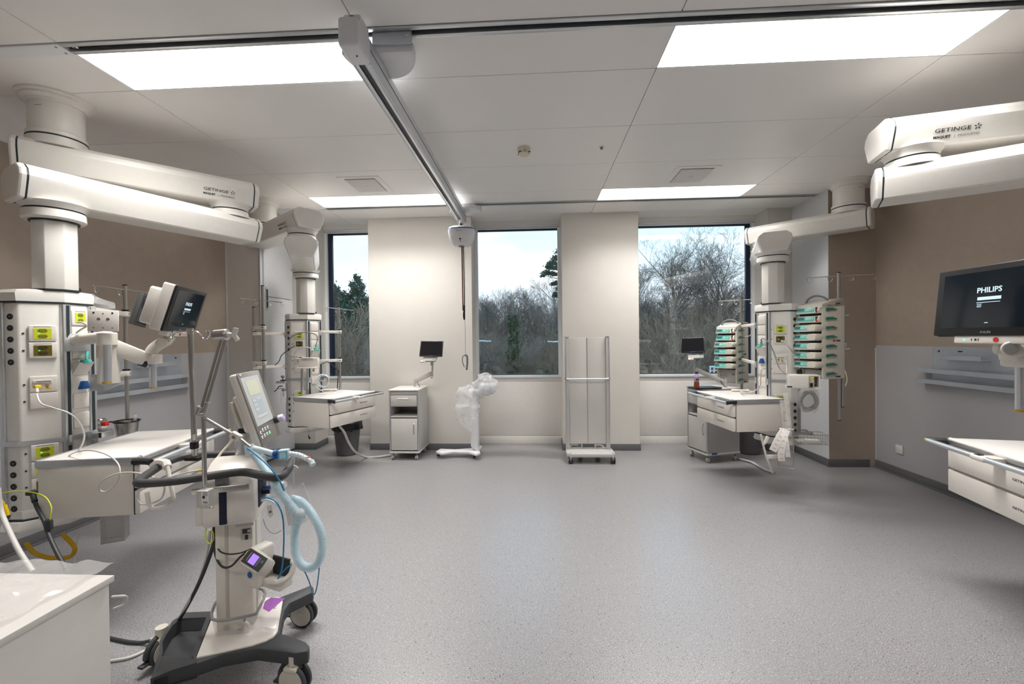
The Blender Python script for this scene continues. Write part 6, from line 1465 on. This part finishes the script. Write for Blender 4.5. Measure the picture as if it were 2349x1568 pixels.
# pendant C
cable('gas_lead', 'grey lead arching from the teal plug across the right pendant', [V(1749, 792, 4.28), V(1746, 780, 4.24), V(1751, 776, 4.22), V(1764, 786, 4.18), V(1776, 810, 4.18), V(1786, 840, 4.16), V(1800, 855, 4.10), V(1812, 858, 4.05)], .0055, 'cable_grey')
cable('plug_lead', 'grey lead running down to the right from the lower socket of the right pendant', [V(1799, 784, 4.24), V(1810, 796, 4.16), V(1822, 812, 4.14), V(1835, 821, 4.12)], .005, 'cable_grey')
m = MB(); m.box(V(1797, 782, 4.26), (.035, .03, .014), 'cable_white', .004); tag(m.build('mains_plug'), 'small white plug in the lower socket of the right pendant', 'plug')
cable('data_lead', 'white network lead hanging from the right pendant to the module holder', [V(1803, 826, 4.24), V(1805, 845, 4.20), V(1804, 868, 4.10)], .0045, 'cable_white')
cable('handset_lead', 'white lead curving down from the right pendant to the handset on the drawer shelf', [V(1755, 845, 4.2), V(1747, 847, 4.18), V(1745, 865, 4.2), V(1743, 885, 4.25), V(1728, 897, 4.35), V(1705, 901, 4.45), F(1700, 897, .86)], .0045, 'cable_white')
m = MB()
for k in range(3): m.tube([F(1716+(18-3*k)*math.cos(a), 899+(3.2-.5*k)*math.sin(a), .858+.004*k) for a in [2*math.pi*q/30 for q in range(30)]], .0035, 'rack_grey', 6, closed=True)
tag(m.build('coiled_cable'), 'coil of grey cable lying on the drawer shelf by the right window', 'cable')
cable('rack_lead', 'white lead looping out of the left pump rack', [V(1711, 744, 5.3), V(1719, 748, 5.28), V(1724, 758, 5.28), V(1721, 769, 5.28), V(1709, 772, 5.3)], .005, 'cable_white')
cable('pole_lead', 'cream lead hanging beside the tube under the right pump rack', [V(1936, 846, 4.2), V(1941, 858, 4.18), V(1943, 872, 4.18), V(1939, 885, 4.2)], .005, 'detector')
cable('table_lead', 'black lead curving out behind the white cabinet near the rear wheel of the ventilator', [F(258, 1368, .35), F(288, 1368, .35), F(286, 1385, .25), F(262, 1395, .2)], .006, 'cable_white')

# ================================================================ WHITE CABINET IN THE FOREGROUND
zc = .76; cr_ = F(263, 1318, zc); 
xf = cr_.x+.0; yb = cr_.y
t = thing('white_cabinet', 'white cabinet cut off by the lower left corner, covered with a plastic sheet', 'cabinet', (xf-.28, yb-.45, 0))
m = MB(); m.box((xf-.30, yb-.45, zc-.009), (.60, .90, .018), 'laminate', .002); m.build('worktop', t)
m = MB(); m.box((xf-.305, yb-.45, (zc-.02+.08)/2), (.59, .885, zc-.02-.08), 'laminate', .002); m.box((xf-.32, yb-.45, .05), (.54, .84, .08), 'mid_grey', 0); m.build('body', t)
t = thing('plastic_sheet', 'crumpled clear plastic sheet lying on the white cabinet in the lower left corner', 'plastic sheet', (xf-.3, yb-.4, zc))
m = MB(); nx, ny = 44, 60; vs = []
for j in range(ny+1):
    for i in range(nx+1):
        x = xf-.60+(.55)*i/nx; y = yb-.86+(.90)*j/ny; over = max(0, y-(yb+.0))
        q = Vector((x*5, y*5, 0)); z = zc+.004+.030*abs(noise.noise(q))+.018*abs(noise.noise(q*2.3+Vector((4, 1, 0))))+.008*abs(noise.noise(q*6))
        vs.append((x-.03*noise.noise(Vector((y*9, 0, 3)))*(i/nx), y, z))
fs = [(j*(nx+1)+i, j*(nx+1)+i+1, (j+1)*(nx+1)+i+1, (j+1)*(nx+1)+i) for j in range(ny) for i in range(nx)]
m.add(vs, fs, 'sheet_clear'); m.build('sheet', t, sm=25)
# ================================================================ OUTSIDE
GZ = -4.0
def gh(x, y):
    q = max(0, (y-34)/40); z = GZ+3.4*min(1, q)**1.3
    if y > 78: z += (y-78)*.13
    return z+.35*noise.noise(Vector((x*.07, y*.07, 0)))
m = MB(); nx, ny = 60, 60; vs = []; fs = []
for j in range(ny+1):
    for i in range(nx+1):
        x = -95+190*i/nx; y = 7+100*j/ny; vs.append((x, y, gh(x, y) if y > 9 else GZ))
for j in range(ny):
    for i in range(nx): fs.append((j*(nx+1)+i, j*(nx+1)+i+1, (j+1)*(nx+1)+i+1, (j+1)*(nx+1)+i))
m.add(vs, fs, 'earth'); struct(m, 'ground')
m = MB(); pc = (.4, 60)
ring = [(pc[0]+2.6*math.cos(a)*(1+.2*math.sin(3*a)), pc[1]+5.5*math.sin(a)) for a in [2*math.pi*k/20 for k in range(20)]]
m.add([(x, y, gh(x, y)+.10) for x, y in ring]+[(pc[0], pc[1], gh(*pc)+.12)], [(k, (k+1) % 20, 20) for k in range(20)], 'meadow')
tag(m.build('lawn'), 'small patch of green lawn beyond the trees in the middle window', 'lawn', kind='stuff')
class LT:
    """light mesh builder for trees"""
    def __init__(s): s.v = []; s.f = []; s.mi = []
    def tube(s, pts, rs, seg, mi=0):
        base = len(s.v); prev = None
        for i, p in enumerate(pts):
            d = (pts[min(i+1, len(pts)-1)]-pts[max(i-1, 0)]).normalized()
            a = d.orthogonal().normalized() if prev is None else (prev-d*prev.dot(d)).normalized(); prev = a; b = d.cross(a)
            for k in range(seg): s.v.append(p+(a*math.cos(2*math.pi*k/seg)+b*math.sin(2*math.pi*k/seg))*rs[i])
        for i in range(len(pts)-1):
            for k in range(seg): s.f.append((base+i*seg+k, base+i*seg+(k+1) % seg, base+(i+1)*seg+(k+1) % seg, base+(i+1)*seg+k)); s.mi.append(mi)
    def leaf(s, p, sz, mi=1, rnd=random):
        a = Vector((rnd.gauss(0, 1), rnd.gauss(0, 1), rnd.gauss(0, .5))).normalized()*sz; b = a.orthogonal().normalized()*sz*.55
        k = len(s.v); s.v += [p, p+a*.5+b, p+a, p+a*.5-b]; s.f.append((k, k+1, k+2, k+3)); s.mi.append(mi)
    def mesh(s, name, mats):
        me = bpy.data.meshes.new(name); me.from_pydata([tuple(q) for q in s.v], [], s.f)
        for q in mats: me.materials.append(MATS[q])
        me.polygons.foreach_set('material_index', s.mi); me.update(); return me
def branch(T, rnd, p, d, L, r, lev, maxlev, up, spread, nb):
    n = 4 if lev < 2 else (3 if lev < maxlev else 2); pts = [p]; rs = [r]; dd = d.copy()
    for i in range(n):
        dd = (dd+Vector((rnd.gauss(0, .13), rnd.gauss(0, .13), rnd.gauss(0, .08)+up))).normalized(); pts.append(pts[-1]+dd*L/n); rs.append(max(.0075, r*(1-.62*(i+1)/n)))
    T.tube(pts, rs, 6 if lev == 0 else (4 if lev < 2 else 3))
    if lev >= maxlev: return
    k = nb[lev]
    for i in range(k):
        t = (.32 if lev == 0 else .18)+(.68 if lev == 0 else .80)*(i+rnd.random())/k; t = min(.99, t); j = int(t*n); f = t*n-j
        q = pts[j].lerp(pts[min(j+1, n)], f); ax = (pts[min(j+1, n)]-pts[j]).normalized(); o = ax.orthogonal().normalized(); o = Matrix.Rotation(rnd.random()*6.283, 3, ax) @ o
        sp = spread*(.75+.5*rnd.random()); nd = (ax*math.cos(sp)+o*math.sin(sp)).normalized()
        branch(T, rnd, q, nd, L*(.62-.22*t)*(.8+.4*rnd.random())*(1.0 if lev else .9), max(.008, rs[j]*.5), lev+1, maxlev, up*1.2, spread, nb)
protos = []
for s_ in range(5):
    rnd = random.Random(100+s_); T = LT()
    branch(T, rnd, Vector((0, 0, 0)), Vector((0, 0, 1)), 11.5, .20, 0, 4, .05, .62+.05*s_, [13, 7, 6, 5]); protos.append(T.mesh('bare_tree', ['bark' if s_ % 2 == 0 else 'bark_pale']))
for s_ in range(3):          # multi-stemmed thicket
    rnd = random.Random(300+s_); T = LT()
    for k in range(15):
        a = rnd.random()*6.283; b = Vector((math.cos(a)*rnd.random()*1.9, math.sin(a)*rnd.random()*1.9, 0))
        branch(T, rnd, b, Vector((rnd.gauss(0, .25), rnd.gauss(0, .25), 1)).normalized(), rnd.uniform(2.6, 4.6), .035, 0, 3, .03, .55, [7, 4, 4]); 
    protos.append(T.mesh('thicket', ['bark_bush' if s_ != 1 else 'bark_pale']))
rnd = random.Random(5)
PH = [max(v.co.z for v in me.vertices) for me in protos]
def plant(k, x, y, sc, lab, name, cat, grp):
    z = gh(x, y)-.05
    o = bpy.data.objects.new(name, protos[k]); COL.objects.link(o); o.location = (x, y, z); o.rotation_euler = (0, 0, rnd.random()*6.283); o.scale = (sc*rnd.uniform(.9, 1.1), sc*rnd.uniform(.9, 1.1), sc)
    WM[o.name] = o.matrix_basis.copy(); tag(o, lab, cat, grp); return o
# tall trees, right window
for (u, y, top, k) in ((.20, 44, .170, 0), (.240, 41, .185, 1), (.290, 43, .225, 2), (.345, 42, .238, 4), (.40, 44, .225, 0), (.445, 40, .238, 2), (.50, 42, .215, 1), (.56, 40, .19, 3), (.26, 50, .12, 4), (.34, 52, .13, 1), (.42, 50, .13, 3)):
    x = u*y; hgt = 1.45+top*y-gh(x, y); plant(k, x, y, hgt/PH[k], 'tall bare winter tree seen through the right window', 'bare_tree', 'tree', 'tall bare trees beyond the right window')
for (u, y, top, k) in ((-.17, 62, .115, 0), (-.135, 60, .10, 1), (-.11, 57, .115, 2), (-.085, 61, .12, 3), (-.06, 56, .13, 4), (-.035, 60, .125, 0), (-.01, 63, .105, 2), (.025, 52, .155, 1), (.05, 60, .11, 3), (.085, 58, .12, 4), (.12, 60, .12, 0), (-.12, 66, .11, 3), (-.05, 68, .12, 1), (.0, 70, .11, 3), (-.20, 60, .11, 3)):
    x = u*y; hgt = 1.45+top*y-gh(x, y); plant(k, x, y, hgt/PH[k], 'bare winter tree seen through the middle window', 'bare_tree', 'tree', 'bare trees beyond the middle window')
for (u, y, top, k) in ((-.53, 52, .09, 1), (-.49, 50, .085, 0), (-.46, 55, .09, 2), (-.43, 52, .10, 3), (-.405, 54, .105, 4), (-.38, 50, .12, 1), (-.35, 55, .1, 0), (-.31, 55, .1, 2), (-.57, 52, .1, 4), (-.47, 60, .1, 3), (-.42, 62, .11, 1)):
    x = u*y; hgt = 1.45+top*y-gh(x, y); plant(k, x, y, hgt/PH[k], 'bare winter tree seen through the left window', 'bare_tree', 'tree', 'bare trees beyond the left window')
for i in range(34):
    u = -.60+1.2*(i+rnd.random())/34; y = rnd.uniform(72, 86); x = u*y; plant(rnd.randrange(5), x, y, (1.45+(.085+.05*max(0, u))*y*rnd.uniform(.8, 1.1)-gh(x, y))/PH[0], 'hazy bare tree in the far row of the wood outside', 'bare_tree', 'tree', 'far row of bare trees outside')
for i in range(60):
    u = -.60+1.2*(i+rnd.random())/60; y = rnd.uniform(62, 84); x = u*y; plant(5+i % 3, x, y, rnd.uniform(1.1, 1.5), 'hazy leafless thicket in the far row of the wood outside', 'thicket', 'shrub', 'far row of thickets outside')
for lo, hi, n, y0, y1, nm in ((.16, .58, 34, 27, 46, 'right'), (-.20, .13, 22, 38, 58, 'middle'), (-.58, -.30, 20, 30, 50, 'left')):
    for i in range(n):
        u = lo+(hi-lo)*(i+rnd.random()*.8)/n; y = rnd.uniform(y0, y1); x = u*y
        if nm == 'middle' and -.025 < u < .022: continue
        plant(5+i % 3, x, y, rnd.uniform(.75, 1.25)*(1.15 if nm != 'middle' else 1.0), 'dense leafless thicket beyond the %s window' % nm, 'thicket', 'shrub', 'thickets beyond the %s window' % nm)
def conifer(lab, x, y, h, rbase, z0f, seed, flat=.35, n=26, lw=.17, cat='tree'):
    rnd = random.Random(seed); T = LT(); T.tube([Vector((0, 0, 0)), Vector((.1, 0, h*.5)), Vector((0, .1, h))], [.24, .17, .03], 7)
    for i in range(n):
        f = i/(n-1); z = h*(z0f+(1-z0f)*f); L = rbase*(1-f)**.75*(.7+.5*rnd.random())+.25; a = i*2.4+rnd.random(); d = Vector((math.cos(a), math.sin(a), .12)).normalized()
        e_ = Vector((0, 0, z))+d*L; T.tube([Vector((0, 0, z)), Vector((0, 0, z))+d*L*.5+Vector((0, 0, .03)), e_], [.05, .03, .012], 4)
        for c in range(int(110+L*130)):
            t = .30+.75*rnd.random(); w = L*.30*(1.1-abs(t-.6)); p = Vector((0, 0, z))+d*L*t+Vector((rnd.gauss(0, w*.55), rnd.gauss(0, w*.55), rnd.gauss(0, flat*.5)+.08)); T.leaf(p, lw*rnd.uniform(.6, 1.2), 1, rnd)
    t = thing('pine_tree' if 'pine' in lab else 'fir_tree', lab, cat, (x, y, gh(x, y)))
    W_ = MATS
    me = T.mesh('crown', ['bark', 'needles']); o = bpy.data.objects.new('crown_and_trunk', me); COL.objects.link(o); o.parent = t; WM[o.name] = WM[t.name]
    return t
for lab, u, y, top, rb, zf, sd in (('dark fir tree rising above the bare trees in the left window', -.4145, 40, .142, 2.3, .45, 1), ('dark round pine crown at the left edge of the left window', -.462, 42, .118, 2.0, .6, 2)):
    x = u*y; conifer(lab, x, y, 1.45+top*y-gh(x, y), rb, zf, sd, n=26 if sd != 3 else 20)
# pine whose branches reach into the middle window from the right
rr = random.Random(31); T = LT(); Yp_ = 36; pb_ = V(1300, 640, Yp_); bz = gh(pb_.x, pb_.y); org = Vector((pb_.x, pb_.y, bz))
T.tube([Vector((0, 0, 0)), Vector((.1, 0, 6)), V(1302, 560, Yp_)-org], [.26, .2, .05], 8)
for (x, y, rx, ry) in ((1276, 590, 9, 5), (1268, 603, 12, 5), (1262, 613, 10, 4), (1280, 612, 12, 6), (1256, 625, 13, 4), (1272, 628, 10, 4), (1246, 631, 6, 2.5), (1286, 575, 10, 7), (1296, 595, 14, 8), (1276, 648, 8, 3.5), (1268, 651, 6, 2), (1275, 675, 7, 5), (1290, 660, 12, 6), (1300, 560, 9, 7), (1318, 600, 14, 9), (1315, 640, 14, 8)):
    c = V(x, y, Yp_+rr.uniform(-.8, .8))-org; k_ = Yp_/FPX; t0 = V(1301, y+8, Yp_)-org; T.tube([t0, (t0+c)/2-Vector((0, 0, .1)), c], [.06, .04, .015], 4)
    for i in range(int(rx*ry*7)):
        v = Vector((rr.gauss(0, .5), rr.gauss(0, .5), rr.gauss(0, .45))); T.leaf(c+Vector((v.x*rx*k_, v.y*rx*k_, v.z*ry*k_+abs(v.x)*-.05)), .15, 1, rr)
t = thing('pine_tree', 'tall pine reaching into the middle window from its right edge', 'tree', org)
o = bpy.data.objects.new('crown_and_trunk', T.mesh('crown_and_trunk', ['bark', 'needles'])); COL.objects.link(o); o.parent = t; WM[o.name] = WM[t.name]
# ivy covered trunk in the middle window
rr = random.Random(9); T = LT(); T.tube([Vector((0, 0, 0)), Vector((.1, 0, 5)), Vector((0, .1, 8.5))], [.22, .16, .06], 7)
for i in range(7000):
    f = rr.random(); a = rr.random()*6.283; r = (.66-.35*f)*rr.random()**.5*(.55+.9*abs(noise.noise(Vector((math.cos(a)*1.5, math.sin(a)*1.5, f*5)))*1.6))+.08
    if noise.noise(Vector((math.cos(a), math.sin(a), f*9+3))) > .04: continue
    T.leaf(Vector((r*math.cos(a), r*math.sin(a), .8+6.4*f)), .15, 1, rr)
t = thing('ivy_tree', 'dark green ivy-covered trunk among the bare trees in the middle window', 'tree', (-.050*38, 38, gh(-.05*38, 38)))
o = bpy.data.objects.new('trunk_and_ivy', T.mesh('trunk_and_ivy', ['bark', 'ivy'])); COL.objects.link(o); o.parent = t; WM[o.name] = WM[t.name]
for i, (u, y, s_) in enumerate(((-.075, 46, 1.0), (.045, 44, .7), (.49, 34, .8))):
    T = LT(); rr = random.Random(40+i)
    for k in range(1600):
        v = Vector((rr.gauss(0, 1), rr.gauss(0, 1), rr.gauss(0, 1))).normalized()*rr.random()**.4; T.leaf(Vector((v.x*1.5*s_, v.y*1.2*s_, 1.6*s_+v.z*1.5*s_)), .22, 0, rr)
    o = bpy.data.objects.new('evergreen_bush', T.mesh('evergreen_bush', ['ivy'])); COL.objects.link(o); o.location = (u*y, y, gh(u*y, y)); WM[o.name] = o.matrix_basis.copy()
    tag(o, ['dull green bush left of the ivy-covered trunk', 'low green bush at the lower right of the middle window', 'green bush low in the right window'][i], 'bush')
def street_lamp(lab, a, b, px, Y_):
    base = V(px, 783, Y_); t = thing('street_lamp', lab, 'street lamp', (base.x, base.y, gh(base.x, base.y)))
    m = MB(); m.cyl((base.x, base.y, gh(base.x, base.y)), (base.x, base.y, base.z), .06, 'lamp_metal', 10, r2=.035); m.build('post', t)
    m = MB(); m.tube(smooth([base, (base+V(a[0], a[1], Y_))/2+Vector((0, 0, .02)), V(a[0], a[1], Y_)]), .045, 'lamp_metal', 8); m.build('arm', t)
    m = MB(); m.box((V(a[0], a[1], Y_)+V(b[0], b[1], Y_))/2, ((V(b[0], b[1], Y_)-V(a[0], a[1], Y_)).length, .16, .07), 'lamp_metal', .02); m.build('lamp_head', t)
street_lamp('white street lamp arm at the left edge of the middle window', (1115, 782), (1127, 782.5), 1076, 24)
street_lamp('white street lamp arm at the right edge of the middle window', (1268, 784), (1256, 782), 1312, 24)
t = thing('metal_frame', 'white metal frame standing outside low in the right window', 'frame', V(1638, 862, 14))
m = MB(); q = [V(1627, 841, 14), V(1649, 840, 14)]
m.tube([q[0], q[1]], .03, 'lamp_metal', 6); 
for xx in (1629, 1638, 1647): 
    p = V(xx, 841, 14); m.cyl(p, (p.x, p.y, GZ), .022, 'lamp_metal', 8)
m.tube([V(1629, 850, 14), V(1647, 849, 14)], .018, 'lamp_metal', 6)
m.build('frame_tube', t)
